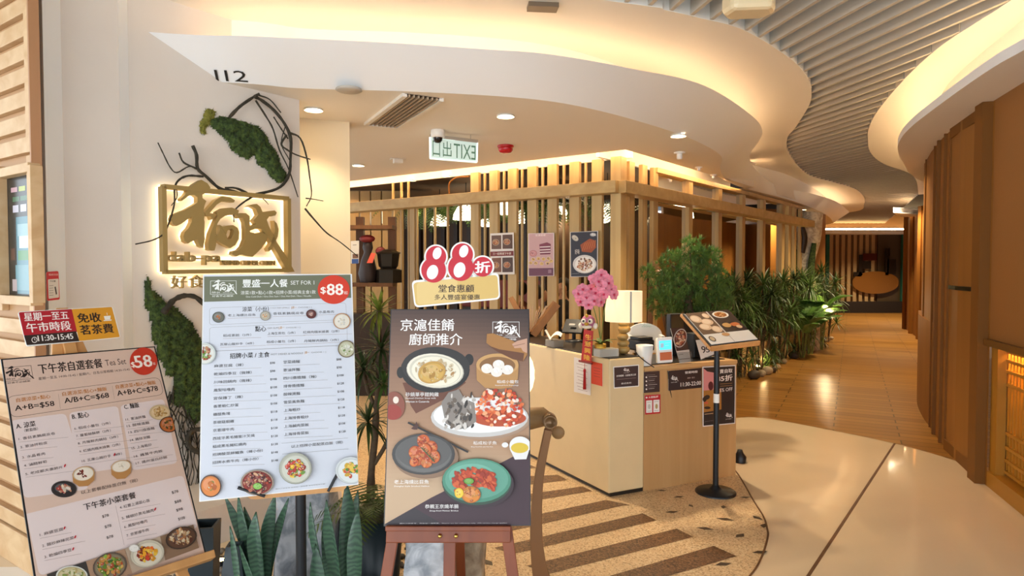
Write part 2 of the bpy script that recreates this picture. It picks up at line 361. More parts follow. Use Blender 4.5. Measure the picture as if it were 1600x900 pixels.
# ------------------------------------------------------------------ left walls
WQ = V(-2.02, 4.5, 0); WD = V(math.cos(.889), math.sin(.889), 0); WN = V(WD.y, -WD.x, 0)   # sign wall, normal towards the viewer
W0, W1 = WQ-WD*2, WQ+WD*2
wl = onp(206, 400, W0, W1); wr = onp(470, 400, W0, W1); wl.z = wr.z = 0; wa = onp(98, 400, W0, W1); wb = onp(186, 400, W0, W1)
def pl2(P, z0, z1, back):
    return None
outl = [V(-3.4, 4.2, 0), V(-2.585, 3.565, 0), V(wa.x, wa.y, 0)+WN*.05, V(wb.x, wb.y, 0)+WN*.05, V(wl.x, wl.y, 0), V(wr.x, wr.y, 0), V(wr.x, wr.y, 0)-WN*.25, V(-3.6, 5.0, 0)]
wm = MB(); n = len(outl)
for i in range(n):
    a, b = outl[i], outl[(i+1) % n]
    wm.poly([(a.x, a.y, 0), (b.x, b.y, 0), (b.x, b.y, 3.46), (a.x, a.y, 3.46)], 1 if i in (1, 3, 0) else 0)
wm.build('wall_left', [M['wallp'], M['daylit_edge']], kind='structure')
MB().prism([wl+WN*.0, wl+WN*.55, wr+WN*.5, wr], (0, 0, .24)).build('trim_60', M['wallp'], kind='structure')
# warm pillar beside the entrance
p1, p2 = at(462, 186, 5.55), at(546, 194, 5.72); pa = V(p1.x, p1.y, 0); pb = V(p2.x, p2.y, 0); pd = (pb-pa).normalized(); pnn = V(-pd.y, pd.x, 0)
MB().prism([pa-pd*.5, pb, pb+pnn*.25, pa-pd*.5+pnn*.25], (0, 0, ZB)).build('wall_pillar', M['cream'], kind='structure')
# ------------------------------------------------------------------ right wall
rb = [(1600, 807), (1527, 747), (1491, 718), (1464, 684), (1447, 656), (1437, 632)]
rw = [V(3.0, 2.4, 0), V(3.2, 3.5, 0)]+[gz(*q) for q in rb]+[gz(1437, 632)+V(.75, 1.0, 0), V(9.2, 12.2, 0), V(13, 18, 0)]
def wallpt(px):
    for (a, b) in zip(rw[:-1], rw[1:]):
        q = onp(px, 420, a, b); t = (q-a).dot(b-a)/(b-a).length_squared if False else ((q.x-a.x)*(b.x-a.x)+(q.y-a.y)*(b.y-a.y))/((b.x-a.x)**2+(b.y-a.y)**2)
        if -.001 <= t <= 1.001: return V(q.x, q.y, 0), (V(b.x, b.y, 0)-V(a.x, a.y, 0)).normalized()
    return V(q.x, q.y, 0), (rw[-1]-rw[-2]).normalized()
pN, dN = wallpt(1549); iN = next(i for i, p in enumerate(rw) if p.y > pN.y)
wmb = MB(); near = rw[:iN]+[pN]; far = [pN]+rw[iN:]
for a, b in zip(near, near[1:]): wmb.poly([(a.x, a.y, 1.14), (b.x, b.y, 1.14), (b.x, b.y, ZB), (a.x, a.y, ZB)], 1)
for a, b in zip(far, far[1:]): wmb.poly([(a.x, a.y, 0), (b.x, b.y, 0), (b.x, b.y, ZB), (a.x, a.y, ZB)], 0)
wmb.build('wall_right', [M['wall_wood'], M['leather']], kind='structure')
tn = 9
def trimv(px, w, depth=.03, z0=0, z1=ZB, mat='trimw'):
    global tn
    p, d = wallpt(px); n = V(-d.y, d.x, 0); MB().box((p.x+n.x*depth*.5, p.y+n.y*depth*.5, (z0+z1)/2), (w, depth, z1-z0), math.atan2(d.y, d.x)).build('trim_%d' % tn, M[mat], kind='structure'); tn += 1
trimv(1540, .16, .07); trimv(1483, .02, .015); trimv(1476, .03, .025); trimv(1466, .05, .03); trimv(1459, .02, .02); trimv(1445, .02, .015)
a, da = wallpt(1531.5); b, _ = wallpt(1484); n = V(-da.y, da.x, 0)
sl = MB(); wp_ = [wallpt(x)[0] for x in (1531.5, 1520, 1508, 1496, 1485)]
for a_, b_ in zip(wp_, wp_[1:]): sl.bar((a_.x+n.x*.006, a_.y+n.y*.006, 1.53), (b_.x+n.x*.006, b_.y+n.y*.006, 1.53), .02, .035)
sl.build('trim_%d' % tn, M['dark'], kind='structure'); tn += 1
for z0, h, mt in ((.05, .1, 'trimw'), (2.955, .09, 'trimw')):
    MB().bar((a.x+n.x*.01, a.y+n.y*.01, z0), (b.x+n.x*.01, b.y+n.y*.01, z0), .025, h).build('trim_%d' % tn, M[mt], kind='structure'); tn += 1
# lit lattice niche below the leather panel
nn = V(-dN.y, dN.x, 0); nd = -dN; L0 = pN
def NP(s, o, z): q = L0+nd*s+nn*o; return (q.x, q.y, z)
tp = thing('lattice_cabinet', 'glowing timber lattice cabinet set into the right wall', 'cabinet', NP(.6, 0, 0))
fm = MB(); fm.bar(NP(.045, -.05, 0), NP(.045, -.05, 1.12), .06, .12, up=nd); fm.bar(NP(0, -.05, .06), NP(1.7, -.05, .06), .1, .12); fm.build('frame', nmat('cabinet_frame', 'a87220', .4), tp)
MB().bar(NP(0, -.05, 1.13), NP(1.7, -.05, 1.13), .18, .05).build('ledge', nmat('cabinet_ledge', '6e4718', .4), tp)
MB().bar(NP(0, -.22, .56), NP(1.7, -.22, .56), .02, 1.1).build('back_panel', nmat('cabinet_back', 'c08a34', .5), tp)
lm = nmat('cabinet_lattice', 'b47a22', .4)
lt = MB()
for z in (.15, .24, .34, .45, .82, .92, 1.0, 1.07): lt.bar(NP(.075, -.09, z), NP(1.7, -.09, z), .03, .022)
s = .09
while s < 1.7: lt.bar(NP(s, -.1, .13), NP(s, -.1, 1.09), .02, .016, up=nd); s += .055
lt.build('lattice', lm, tp)
MB().bar(NP(.08, -.16, 1.085), NP(1.7, -.16, 1.085), .02, .015).build('light_strip', glow('cabinet_led', (1, .62, .2), 70), tp)
# low curved counter hugging the bend of the right wall
cm = catmull([gz(1455, 670), gz(1446, 652)+V(-.03, 0, 0), gz(1437, 632)+V(-.03, 0, 0), gz(1434, 615)+V(.05, .1, 0)], 6)
lc = MB()
for a, b in zip(cm, cm[1:]): lc.prism([(a.x, a.y, 0), (b.x, b.y, 0), (b.x+.12, b.y, 0), (a.x+.12, a.y, 0)], (0, 0, 1.13))
tag(lc.build('low_counter', M['wall_wood']), 'low curved timber counter end hugging the bend of the right wall', 'counter', kind='structure')
# far wood wall and its lit soffit
f0, f1 = gz(1412, 512), gz(1441, 533)
fw_ = MB().prism([V(f0.x, f0.y, 0), V(f1.x, f1.y, 0), V(f1.x+6, f1.y+1, 0), V(f0.x+6, f0.y+1, 0)], (0, 0, 3.2)); fw_.build('wall_far_right', M['wall_wood'], kind='structure')
for t in (.12, .5, .9): p = f0.lerp(f1, t); MB().box((p.x-.03, p.y, 1.6), (.08, .12, 3.2)).build('trim_%d' % tn, M['trimw'], kind='structure'); tn += 1
sf = catmull([gz(1396, 332, 3.05), gz(1402, 337, 3.05), gz(1415, 339, 3.05), gz(1441, 337, 3.05)], 6)
MB().prism([*sf, V(sf[-1].x+5, sf[-1].y+1, 3.05), V(sf[0].x+6, sf[0].y+4, 3.05)], (0, 0, .12)).build('ceiling_far_right', M['fascia'], kind='structure')
tag(MB().tube([p+V(.5, .5, .14) for p in sf], .015, 6).build('cove_light', glow('led_far', WARM, 40)), 'warm light strip above the far right soffit', 'light strip', kind='structure')
MB().bar((16.5, 15, 2), (16.5, 26, 2), .2, 4).build('wall_far_side', M['wall_wood'], kind='structure')
# end wall
e0, e1 = gz(1268, 489), gz(1445, 487); ey = e0.y
MB().box(((e0.x+e1.x)/2, ey+.3, 1.9), (e1.x-e0.x+8, .2, 3.8)).build('wall_end', nmat('end_wall', '6b4d2c', .5), kind='structure')
MB().box(((e0.x+e1.x)/2, ey-.2, 3.08), (e1.x-e0.x+8, .9, .12)).build('trim_%d' % tn, M['soffit'], kind='structure'); tn += 1
tag(MB().tube([(e0.x-4, ey-.3, 3.2), (e1.x+3, ey-.3, 3.2)], .03, 6).build('cove_light', glow('led_end', (1, .66, .3), 28)), 'warm light strip above the end wall', 'light strip', kind='structure')
rbx = MB(); x = at(1300, 430, ey).x; x2 = at(1374, 430, ey).x
while x < x2: rbx.box((x, ey+.14, 1.85), (.13, .12, 2.85)); x += .23
rbx.build('trim_%d' % tn, nmat('ribbed_panel', 'a88c64', .4), kind='structure'); tn += 1
g0, g1 = at(1374, 430, ey).x, at(1410, 430, ey).x
MB().box(((g0+g1)/2, ey+.16, 1.85), (g1-g0, .06, 2.85)).build('window_1', nmat('dark_tinted_glass', '4a3a24', .45), kind='structure')
MB().box(((e0.x+e1.x)/2, ey+.06, .22), (e1.x-e0.x+2, .16, .44)).build('baseboard_end', nmat('baseboard_brown', '1e120a', .7), kind='structure')
tl_ = nmat('teal_door_edge', '1f5a4c', .35)
for px in (1293, 1411.5): MB().box((at(px, 430, ey).x, ey+.05, 1.75), (.12, .1, 2.6)).build('trim_%d' % tn, tl_, kind='structure'); tn += 1
md_ = nmat('reflection_dark', '231b14', .3)
# reflections in the end wall, painted on as flat coloured shapes
mu = thing('painted_reflection', 'painted reflection of dark blocks and an orange oval on the end wall', 'painted reflection', (at(1370, 430, ey).x, ey-.02, 1.0))
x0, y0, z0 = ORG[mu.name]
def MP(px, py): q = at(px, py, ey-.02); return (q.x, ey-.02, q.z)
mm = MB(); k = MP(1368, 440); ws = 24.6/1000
mm.prism([(k[0]+36*ws*math.cos(t)*1.0, ey, k[2]+16*ws*math.sin(t)+(3*ws if math.sin(t) < 0 else 0)*-1) for t in [2*PI*i/40 for i in range(40)]], (0, -.03, 0)); mm.build('reflected_oval', nmat('reflection_orange', '7c5020', .3), mu)
for (a, b, c, d) in ((1342, 398, 1348, 430), (1348, 408, 1361, 420), (1383, 388, 1389, 430), (1386, 405, 1400, 428), (1388, 387, 1391, 400), (1334, 425, 1346, 432)):
    A, B = MP(a, d), MP(c, b); MB().box(((A[0]+B[0])/2, ey-.01, (A[2]+B[2])/2), (B[0]-A[0], .04, B[2]-A[2])).build('reflected_block', md_, mu)
A, B = MP(1348, 407), MP(1370, 396); MB().box(((A[0]+B[0])/2, ey-.012, (A[2]+B[2])/2), (B[0]-A[0], .05, B[2]-A[2])).build('reflected_red_block', nmat('reflection_red', '4a1c12', .3), mu)
# ------------------------------------------------------------------ timber screen (left face) and glazed screen (right face)
def LP(px, off=0.0): q = onp(px, 420, iK, iK+KL); return V(q.x, q.y, 0)-nl*off
def RP(px, off=0.0): q = onp(px, 420, iK, iK+KR); return V(q.x, q.y, 0)-nr*off
aL, aR = math.atan2(KL.y, KL.x), math.atan2(KR.y, KR.x)
PT = 2.975
tsL = thing('timber_screen', 'gold oak slatted screen of posts and thin rods behind the reception counter', 'screen', (iK+KL*2))
def post(px, w, par, fn, ang, z0=0, z1=PT, d=.055, name='post'):
    p = fn(px); MB().box((p.x, p.y, (z0+z1)/2), (w, d, z1-z0), ang).build(name, M['oak'], par, bevel=.004)
for px in (743.5, 773, 802, 832.5, 864, 898.5, 933.5): post(px, .135, tsL, LP, aL)
post(966, .13, tsL, LP, aL, d=.16)
for px in (758, 788, 816, 848, 881, 915, 615, 628, 639, 652, 664, 680, 700, 720): post(px, .028, tsL, LP, aL, d=.03, name='rod', z1=PT-.02 if px > 740 or px < 640 else 2.68)
for px in (646,): post(px, .1, tsL, LP, aL, z1=2.68)
pK = iK+(nl+nr).normalized()*.1
MB().bar((iK+KL*6.3+nl*.1)+V(0, 0, 2.625), iK+nl*.1+KL*-.1+V(0, 0, 2.625), .2, .14).build('beam', M['oakh'], tsL, bevel=.006)
MB().bar((iK+KL*6.3-nl*.02)+V(0, 0, .06), iK-nl*.02+V(0, 0, .06), .12, .12).build('sill', M['oakh'], tsL)
fr = MB()
cv = [LP(704, -.02), LP(735, -.02)]
fr.tube(catmull([(cv[0].x, cv[0].y, 2.7), (cv[0].x, cv[0].y, 2.86), (cv[0].x+.1, cv[0].y-.08, 2.93), (cv[1].x, cv[1].y, 2.93)], 6), .012, 8); fr.build('bronze_rail', M['trimw'], tsL)
tsR = thing('glazed_screen', 'gold oak glazed screen along the corridor behind the plants', 'screen', (iK+KR*4))
for px, w in ((984, .13), (1004, .13), (1021, .13), (1076, .13), (1122, .14), (1159, .14), (1191, .14), (1221, .16), (1231, .14), (1240, .14), (1249, .14)): post(px, w, tsR, RP, aR)
MB().bar(iK+nr*.1+KR*-.1+V(0, 0, 2.625), RP(1262)+nr*.1+V(0, 0, 2.625), .2, .14).build('beam', M['oakh'], tsR, bevel=.006)
MB().bar(RP(1021)+V(0, 0, 2.95), RP(1252)+V(0, 0, 2.95), .1, .06).build('top_rail', M['oakh'], tsR)
MB().bar(iK+V(0, 0, .2), RP(1252)+V(0, 0, .2), .1, .4).build('sill', M['oakh'], tsR)
for a, b in zip((1021, 1076, 1122, 1159, 1191), (1076, 1122, 1159, 1191, 1221)):
    p, q = RP(a, .03), RP(b, .03)
    MB().bar(p+V(0, 0, 1.48), q+V(0, 0, 1.48), .008, 2.15).build('pane', M['glass'], tsR)
    MB().bar(p+V(0, 0, 2.81), q+V(0, 0, 2.81), .008, .24).build('clerestory_pane', M['glass'], tsR)
# lit fascia just behind the screens
for A, B, off in ((iK+KL*7, iK-KL*.15, nl), (iK-KR*.15, iK+KR*3.9, nr)):
    q0, q1 = A-off*.14, B-off*.14
    MB().bar((q0.x, q0.y, 3.14), (q1.x, q1.y, 3.14), .04, .32).build('trim_%d' % tn, M['plaster'], kind='structure'); tn += 1
    q0, q1 = A+off*.2, B+off*.2
    tag(MB().tube([(q0.x, q0.y, 3.06), (q1.x, q1.y, 3.06)], .01, 6).build('cove_light', glow('led_screen', WARM, 34)), 'warm light strip in the ceiling slot above the timber screens', 'light strip', kind='structure')
MB().bar((eK.x-nl.x*.2, eK.y-nl.y*.2, 3.36), (eL.x-nl.x*.2, eL.y-nl.y*.2, 3.36), .46, .03).build('trim_%d' % tn, M['soffit'], kind='structure'); tn += 1
MB().bar((eK.x-nr.x*.2, eK.y-nr.y*.2, 3.361), (eR.x-nr.x*.2, eR.y-nr.y*.2, 3.361), .46, .03).build('trim_%d' % tn, M['soffit'], kind='structure'); tn += 1
# restaurant interior shell
ic = iK+(KL+KR)*6; q0, q1 = iK+KL*9-nl*.16, iK-(nl+nr)*.16
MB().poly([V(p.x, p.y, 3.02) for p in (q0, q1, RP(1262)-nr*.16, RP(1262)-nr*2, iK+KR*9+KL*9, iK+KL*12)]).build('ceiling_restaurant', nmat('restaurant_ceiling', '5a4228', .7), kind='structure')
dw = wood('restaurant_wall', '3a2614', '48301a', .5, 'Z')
A, B = iK+KL*8+KR*4.2, iK+KL*1.8+KR*4.2
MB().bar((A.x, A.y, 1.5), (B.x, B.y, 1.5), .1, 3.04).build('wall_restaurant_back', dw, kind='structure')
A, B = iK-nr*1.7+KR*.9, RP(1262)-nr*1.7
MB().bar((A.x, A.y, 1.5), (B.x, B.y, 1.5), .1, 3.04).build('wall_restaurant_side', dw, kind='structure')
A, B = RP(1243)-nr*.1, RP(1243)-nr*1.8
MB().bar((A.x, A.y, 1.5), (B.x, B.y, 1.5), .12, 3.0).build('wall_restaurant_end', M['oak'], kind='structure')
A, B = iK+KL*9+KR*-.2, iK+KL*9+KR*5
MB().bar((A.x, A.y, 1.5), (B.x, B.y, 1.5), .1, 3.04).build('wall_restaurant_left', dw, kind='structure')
e_ = MB()
for i in range(22):
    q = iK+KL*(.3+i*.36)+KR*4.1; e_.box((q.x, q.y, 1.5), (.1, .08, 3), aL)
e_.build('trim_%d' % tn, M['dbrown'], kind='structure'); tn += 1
# brown end pier beyond the glazed screen
pe0, pe1 = at(1271, 420, 14.6), at(1289, 420, 15.4)
MB().prism([V(pe0.x, pe0.y, 0), V(pe1.x, pe1.y, 0), V(pe1.x-.4, pe1.y+1.6, 0), V(pe0.x-.6, pe0.y+1.4, 0)], (0, 0, ZB)).build('wall_pier', M['wall_wood'], kind='structure')
# close the corridor on the left behind the pier
MB().bar((pe1.x-.4, pe1.y+1, 1.7), (e0.x-1.5, ey+.2, 1.7), .2, 3.6).build('wall_corridor_left', M['wall_wood'], kind='structure')
# ------------------------------------------------------------------ downlights and warm fill, the corridor spots added
dl_em = glow('downlight_lens', (1, .8, .5), 18)
def downlight(px, py, z, label, r=.055, power=38, group='downlights in the soffit'):
    p = gz(px, py, z); t = thing('downlight', label, 'ceiling light', (p.x, p.y, z-.012), group=group)
    MB().lathe([(r*1.35, -.012), (r*1.35, 0), (r, .004), (r, .011)], (p.x, p.y, z-.004), 24, close=False).build('rim', M['white'], t)
    MB().lathe([(r, 0), (0, .0005)], (p.x, p.y, z-.008), 24).build('lens', dl_em, t)
    if power: lamp('SPOT', 'downlight_beam', (p.x, p.y, z-.05), power*1.5, (1, .8, .55), spot_size=math.radians(110), spot_blend=.8, shadow_soft_size=.06)
downlight(490, 170, ZB, 'round downlight in the soffit above the cream pillar', power=26)
downlight(790, 180, ZB, 'round downlight in the soffit beside the exit sign', power=90)
downlight(1060, 211, ZB, 'round downlight in the soffit near the curved fascia', power=100)
downlight(560, 257.5, ZB, 'round downlight in the soffit just right of the cream pillar', power=30)
downlight(699, 274.5, ZB, 'small round downlight near the lit slot, second from the right there', .05, 20)
downlight(643, 281, ZB, 'small round downlight near the lit slot, leftmost there', .05, 20)
for px, py, lb in ((1255, 327, 'small downlight at the far soffit tip, nearest the screen'), (1273, 332, 'small downlight at the far soffit tip, middle of three'), (1284, 336, 'small downlight at the far soffit tip, nearest the corridor')):
    downlight(px, py, ZB, lb, .05, 30)
# fill spots added under the slat ceiling, which has no fittings here
for x, y, pw in ((4.4, 8.2, 120), (6.4, 11.2, 240), (9.2, 15.2, 420), (11.3, 19.5, 420), (13.4, 22.4, 420)):
    lamp('SPOT', 'corridor_fill', (x, y, 3.43), pw*1.3, (1, .8, .52), spot_size=math.radians(120), spot_blend=.8, shadow_soft_size=.05)
for d, e in ((1.5, 1.5), (4, 2.0), (6.5, 1.5)):
    q = iK+KL*d+KR*e; lamp('POINT', 'restaurant_lamp', (q.x, q.y, 2.4), 9, (1, .72, .42), shadow_soft_size=.15)
for d in (2.2, 4.6, 7):
    q = iK+KR*d-nr*.9; lamp('POINT', 'restaurant_lamp', (q.x, q.y, 2.5), 6, (1, .72, .42), shadow_soft_size=.12)
# ------------------------------------------------------------------ printing on flat boards
_tc = {}
def textmesh(s):
    if s not in _tc:
        c = bpy.data.curves.new('t', 'FONT'); c.body = s; c.resolution_u = 2
        o = bpy.data.objects.new('t', c); COL.objects.link(o); bpy.context.view_layer.update()
        me = bpy.data.meshes.new_from_object(o.evaluated_get(bpy.context.evaluated_depsgraph_get()))
        _tc[s] = ([(v.co.x, v.co.y) for v in me.vertices], [tuple(p.vertices) for p in me.polygons])
        bpy.data.objects.remove(o); bpy.data.curves.remove(c); bpy.data.meshes.remove(me)
    return _tc[s]
def srgb(c): return hexc(c) if isinstance(c, str) else c
def Z(scale, ox, oy): return lambda x, y: (ox+x/scale, oy+y/scale)
# brush logo outlines (drawn on a 1080 x 900 grid)
G1 = [(240,205),(235,190),(262,165),(285,125),(330,85),(378,58),(420,82),(441,112),(430,142),(385,160),(385,185),(412,205),(398,240),(392,280),(402,300),(396,330),(400,350),(398,420),(402,470),(390,530),(370,520),(345,470),(300,490),(285,500),(262,485),(252,450),(262,420),(290,390),(310,350),(312,310),(285,330),(235,365),(205,378),(180,365),(168,330),(180,300),(215,285),(265,265),(320,235),(350,215),(350,180),(330,165),(295,165),(262,190)]
G2 = [(400,290),(430,250),(480,195),(525,172),(580,180),(612,200),(605,215),(565,210),(520,208),(485,230),(455,265),(435,290),(470,290),(485,300),(470,320),(450,335),(440,310),(410,310)]
G3 = [(430,545),(425,500),(440,430),(470,360),(490,310),(485,280),(530,255),(590,250),(640,270),(632,300),(580,300),(540,310),(510,330),(490,360),(480,400),(485,460),(480,510),(470,548),(450,550)]
G4 = [(505,370),(530,385),(560,375),(600,372),(630,390),(642,420),(638,470),(615,510),(580,532),(555,520),(520,500),(490,480),(475,455),(500,430),(508,400),(505,372),(552,440),(562,470),(585,465),(600,440),(606,410),(590,395),(560,410),(552,438)]
G5 = [(625,300),(650,288),(690,290),(715,310),(715,360),(718,420),(760,430),(800,420),(840,440),(830,490),(800,530),(760,570),(735,592),(690,585),(660,575),(620,590),(595,575),(600,555),(640,545),(665,520),(685,470),(685,400),(680,350),(665,320),(640,325)]
G6 = [(705,240),(735,228),(765,225),(790,245),(805,280),(850,275),(890,270),(905,285),(895,305),(850,315),(835,335),(850,380),(880,440),(905,490),(960,570),(1000,640),(1030,695),(985,700),(950,640),(905,560),(870,500),(840,450),(800,400),(760,395),(720,410),(715,380),(760,365),(740,340),(760,320),(775,300),(760,260),(735,245)]
G7 = [(885,340),(905,360),(918,400),(912,450),(890,500),(870,540),(850,555),(842,535),(860,510),(875,470),(890,430),(892,390)]
GLY = [G1, G2, G3, G4, G5, G6, G7]
class Board:
    """flat printed sheet standing at o (bottom centre); every printed shape lies on its face"""
    def __init__(s, o, yaw, lean, w, h):
        s.o = V(*o); s.R = V(math.cos(yaw), math.sin(yaw), 0); B = V(-math.sin(yaw), math.cos(yaw), 0)
        s.U = V(0, 0, 1)*math.cos(lean)+B*math.sin(lean); s.N = s.R.cross(s.U); s.w, s.h = w, h; s.mb = MB(); s.k = 0; s.clip = True
    def p(s, u, v, d=0.0): return s.o+s.R*u+s.U*v+s.N*d
    def uv(s, x, y):
        d = ray(x, y); c = V(0, 0, HC); t = (s.o-c).dot(s.N)/d.dot(s.N); q = c+d*t-s.o; return q.dot(s.R), q.dot(s.U)
    def lay(s): s.k += 1; return .0006+s.k*.00004
    def cl(s, u, v): return (max(-s.w/2, min(s.w/2, u)), max(0, min(s.h, v))) if s.clip else (u, v)
    def poly_uv(s, P, col, d=None):
        d = s.lay() if d is None else d; s.mb.add([s.p(*s.cl(u, v), d) for u, v in P], [tuple(range(len(P)))], 1, False, srgb(col))
    def poly(s, P, col): s.poly_uv([s.uv(*q) for q in P], col)
    def ell(s, x, y, rx, ry, col, rot=0, n=28, d=None):
        c, q = math.cos(rot), math.sin(rot)
        s.poly_uv([s.uv(x+rx*math.cos(a)*c-ry*math.sin(a)*q, y+rx*math.cos(a)*q+ry*math.sin(a)*c) for a in [-2*PI*i/n for i in range(n)]], col, d)
    def line(s, a, b, t, col, d=None):
        a, b = s.uv(*a), s.uv(*b); dx, dy = b[0]-a[0], b[1]-a[1]; L = math.hypot(dx, dy) or 1; nx, ny = -dy/L*t/2, dx/L*t/2
        s.poly_uv([(a[0]+nx, a[1]+ny), (a[0]-nx, a[1]-ny), (b[0]-nx, b[1]-ny), (b[0]+nx, b[1]+ny)], col, d)
    def pline(s, P, t, col):
        d = s.lay()
        for a, b in zip(P, P[1:]): s.line(a, b, t, col, d)
    def rr(s, q, r, col, t=None):
        """rounded quad given by four pixel corners TL TR BR BL"""
        uvs = [s.uv(*k) for k in q]; out = []
        for i in range(4):
            p, a, b = V(*uvs[i], 0), V(*uvs[i-1], 0), V(*uvs[(i+1) % 4], 0); p0 = p+(a-p).normalized()*r; p1 = p+(b-p).normalized()*r
            for j in range(6): k = j/5; out.append(p0*(1-k)**2+p*2*k*(1-k)+p1*k*k)
        if t is None: s.poly_uv([(k.x, k.y) for k in reversed(out)], col)
        else:
            d = s.lay()
            for a, b in zip(out, out[1:]+out[:1]):
                e = b-a
                if e.length < 1e-6: continue
                n = V(-e.y, e.x, 0).normalized()*t/2; s.poly_uv([(a.x+n.x, a.y+n.y), (a.x-n.x, a.y-n.y), (b.x-n.x, b.y-n.y), (b.x+n.x, b.y+n.y)][::-1], col, d)
    def text(s, t, a, b, hpx, col, bold=0.0, d=None):
        """text fitted from pixel a (left end of the base line) to pixel b (right end), hpx tall"""
        vs, fs = textmesh(t); x0 = min(v[0] for v in vs); x1 = max(v[0] for v in vs); y0 = min(v[1] for v in vs); y1 = max(v[1] for v in vs)
        u0, v0 = s.uv(*a); u1, v1 = s.uv(*b); hh = s.uv(a[0], a[1]-hpx)[1]-v0
        sx = (u1-u0)/(x1-x0); sy = hh/(y1-y0); d = s.lay() if d is None else d; c = srgb(col)
        for dx, dy in ([(0, 0)] if not bold else [(-bold, 0), (bold, 0), (0, bold*.5), (0, -bold*.5)]):
            s.mb.add([s.p(u0+(x-x0)*sx+dx*hh, v0+(y-y0)*sy+dy*hh, d) for x, y in vs], fs, 1, False, c); d += .00001
    def logo(s, a, b, hpx, col, frame=True, sub=True):
        u0, v0 = s.uv(*a); u1, _ = s.uv(*b); W = u1-u0; hh = s.uv(a[0], a[1]-hpx)[1]-v0
        X = lambda x, y: (u0+(x-105)/890*W, v0+(700-y)/600*hh); d = s.lay()
        for g in GLY: s.poly_uv([X(*q) for q in g][::-1], col, d)
        if frame:
            for q in (((105, 103), (105, 697), (118, 697), (118, 103)), ((105, 103), (118, 118), (995, 118), (995, 103)), ((982, 103), (982, 640), (995, 640), (995, 103)), ((105, 685), (105, 700), (930, 700), (930, 685))):
                s.poly_uv([X(*k) for k in q], col, d)
            vs, fs = textmesh('dab-pa'); s.mb.add([s.p(*X(150+x*105, 640-y*120), d) for x, y in vs], fs, 1, False, srgb(col))
            vs, fs = textmesh('REFINED CHINESE CUISINE'); s.mb.add([s.p(*X(530+x*27, 645-y*45), d) for x, y in vs], fs, 1, False, srgb(col))
        if sub:
            vs, fs = textmesh('好食不必擺滿碟' if False else '好食不必鋪張'); x1 = max(v[0] for v in vs); s.mb.add([s.p(*X(170+x*720/x1, 810-y*90), d) for x, y in vs], fs, 1, False, srgb(col))
    def dish(s, x, y, rx, ry, rim, inner, foods, n=40, seed=1, fr=.62, rot=0, size=.22, shade=None):
        rnd = random.Random(seed); ri, ii = srgb(rim), srgb(inner); n = int(n*1.7); size *= .84
        if shade: s.ell(x+rx*.08, y+ry*.16, rx*1.03, ry*1.03, shade, rot)
        s.ell(x, y, rx, ry, mix(ri, (.02, .015, .01), .35), rot); s.ell(x-rx*.01, y-ry*.02, rx*.97, ry*.97, ri, rot); s.ell(x, y, rx*.9, ry*.9, mix(ii, (.02, .015, .01), .25), rot); s.ell(x+rx*.02, y+ry*.03, rx*.84, ry*.84, ii, rot); s.ell(x-rx*.12, y-ry*.14, rx*.6, ry*.55, mix(ii, (1, 1, 1), .08), rot)
        c, q = math.cos(rot), math.sin(rot)
        for i in range(n):
            r = math.sqrt(rnd.random())*fr; a = rnd.uniform(0, 2*PI); ex, ey = r*rx*math.cos(a), r*ry*math.sin(a); z = size*rnd.uniform(.5, 1.1)
            s.ell(x+ex*c-ey*q, y+ex*q+ey*c, rx*z*rnd.uniform(.6, 1.2), ry*z*rnd.uniform(.5, 1), mix(srgb(rnd.choice(foods)), (.01, .005, 0), rnd.uniform(0, .35)), rnd.uniform(0, 3), 9)
            if rnd.random() < .4: s.ell(x+ex*c-ey*q-rx*z*.2, y+ex*q+ey*c-ry*z*.25, rx*z*.35, ry*z*.25, mix(srgb(rnd.choice(foods)), (1, .95, .85), .35), rnd.uniform(0, 3), 7)
    def grad(s, fn, nu=36, nv=48):
        d = s.lay()
        for i in range(nu):
            for j in range(nv):
                a, b = -s.w/2+s.w*i/nu, s.h*j/nv; e, f = s.w/nu, s.h/nv
                s.mb.add([s.p(a, b, d), s.p(a+e, b, d), s.p(a+e, b+f, d), s.p(a, b+f, d)], [(0, 1, 2, 3)], 1, False, fn((i+.5)/nu, (j+.5)/nv))
    def slab(s, t=.008, m=0.0, outline=None, mi=0):
        if outline is None: outline = [(-s.w/2-m, -m), (s.w/2+m, -m), (s.w/2+m, s.h+m), (-s.w/2-m, s.h+m)]
        s.mb.prism([s.p(u, v, -t) for u, v in outline], s.N*(t+.0004), mi)
    def build(s, name, edge, parent=None, ink=INK, **kw): return s.mb.build(name, [edge, ink], parent, **kw)
def mix(a, b, t): return tuple(x+(y-x)*t for x, y in zip(a, b))
# ------------------------------------------------------------------ afternoon tea board, its promo plate and easel (left)
bl = Board((-1.568, 2.587, .436), .839, .578, .6, 1.04)
e_l = thing('tea_set_board', 'pale pink tea set menu board with red price disc leaning on the left easel', 'menu board', bl.o)
bl.slab(.01, .006); bl.poly_uv([(-.3, 0), (.3, 0), (.3, 1.04), (-.3, 1.04)], 'd9b9a6')
z2 = Z(5.624, 0, 540); z4 = Z(3.4625, 0, 640); zb = Z(4.498, 100, 700)
PANEL = 'e2cfca'; K1 = '2a1d1a'; BR = '4a3a38'; OR = 'c07838'
bl.rr([z2(85, 660), z2(575, 595), z4(480, 430), z4(130, 480)], .02, PANEL); bl.rr([z2(605, 590), z2(1035, 530), z4(690, 310), z4(420, 350)], .02, PANEL)
bl.rr([z2(1055, 525), z2(1440, 470), z4(960, 290), z4(715, 330)], .02, PANEL); bl.rr([z4(120, 570), z4(990, 355), z4(1070, 640), z4(215, 900)], .02, PANEL)
bl.rr([z2(55, 450), z2(1400, 278), z2(1440, 430), z2(95, 635)], .03, BR, .0016)
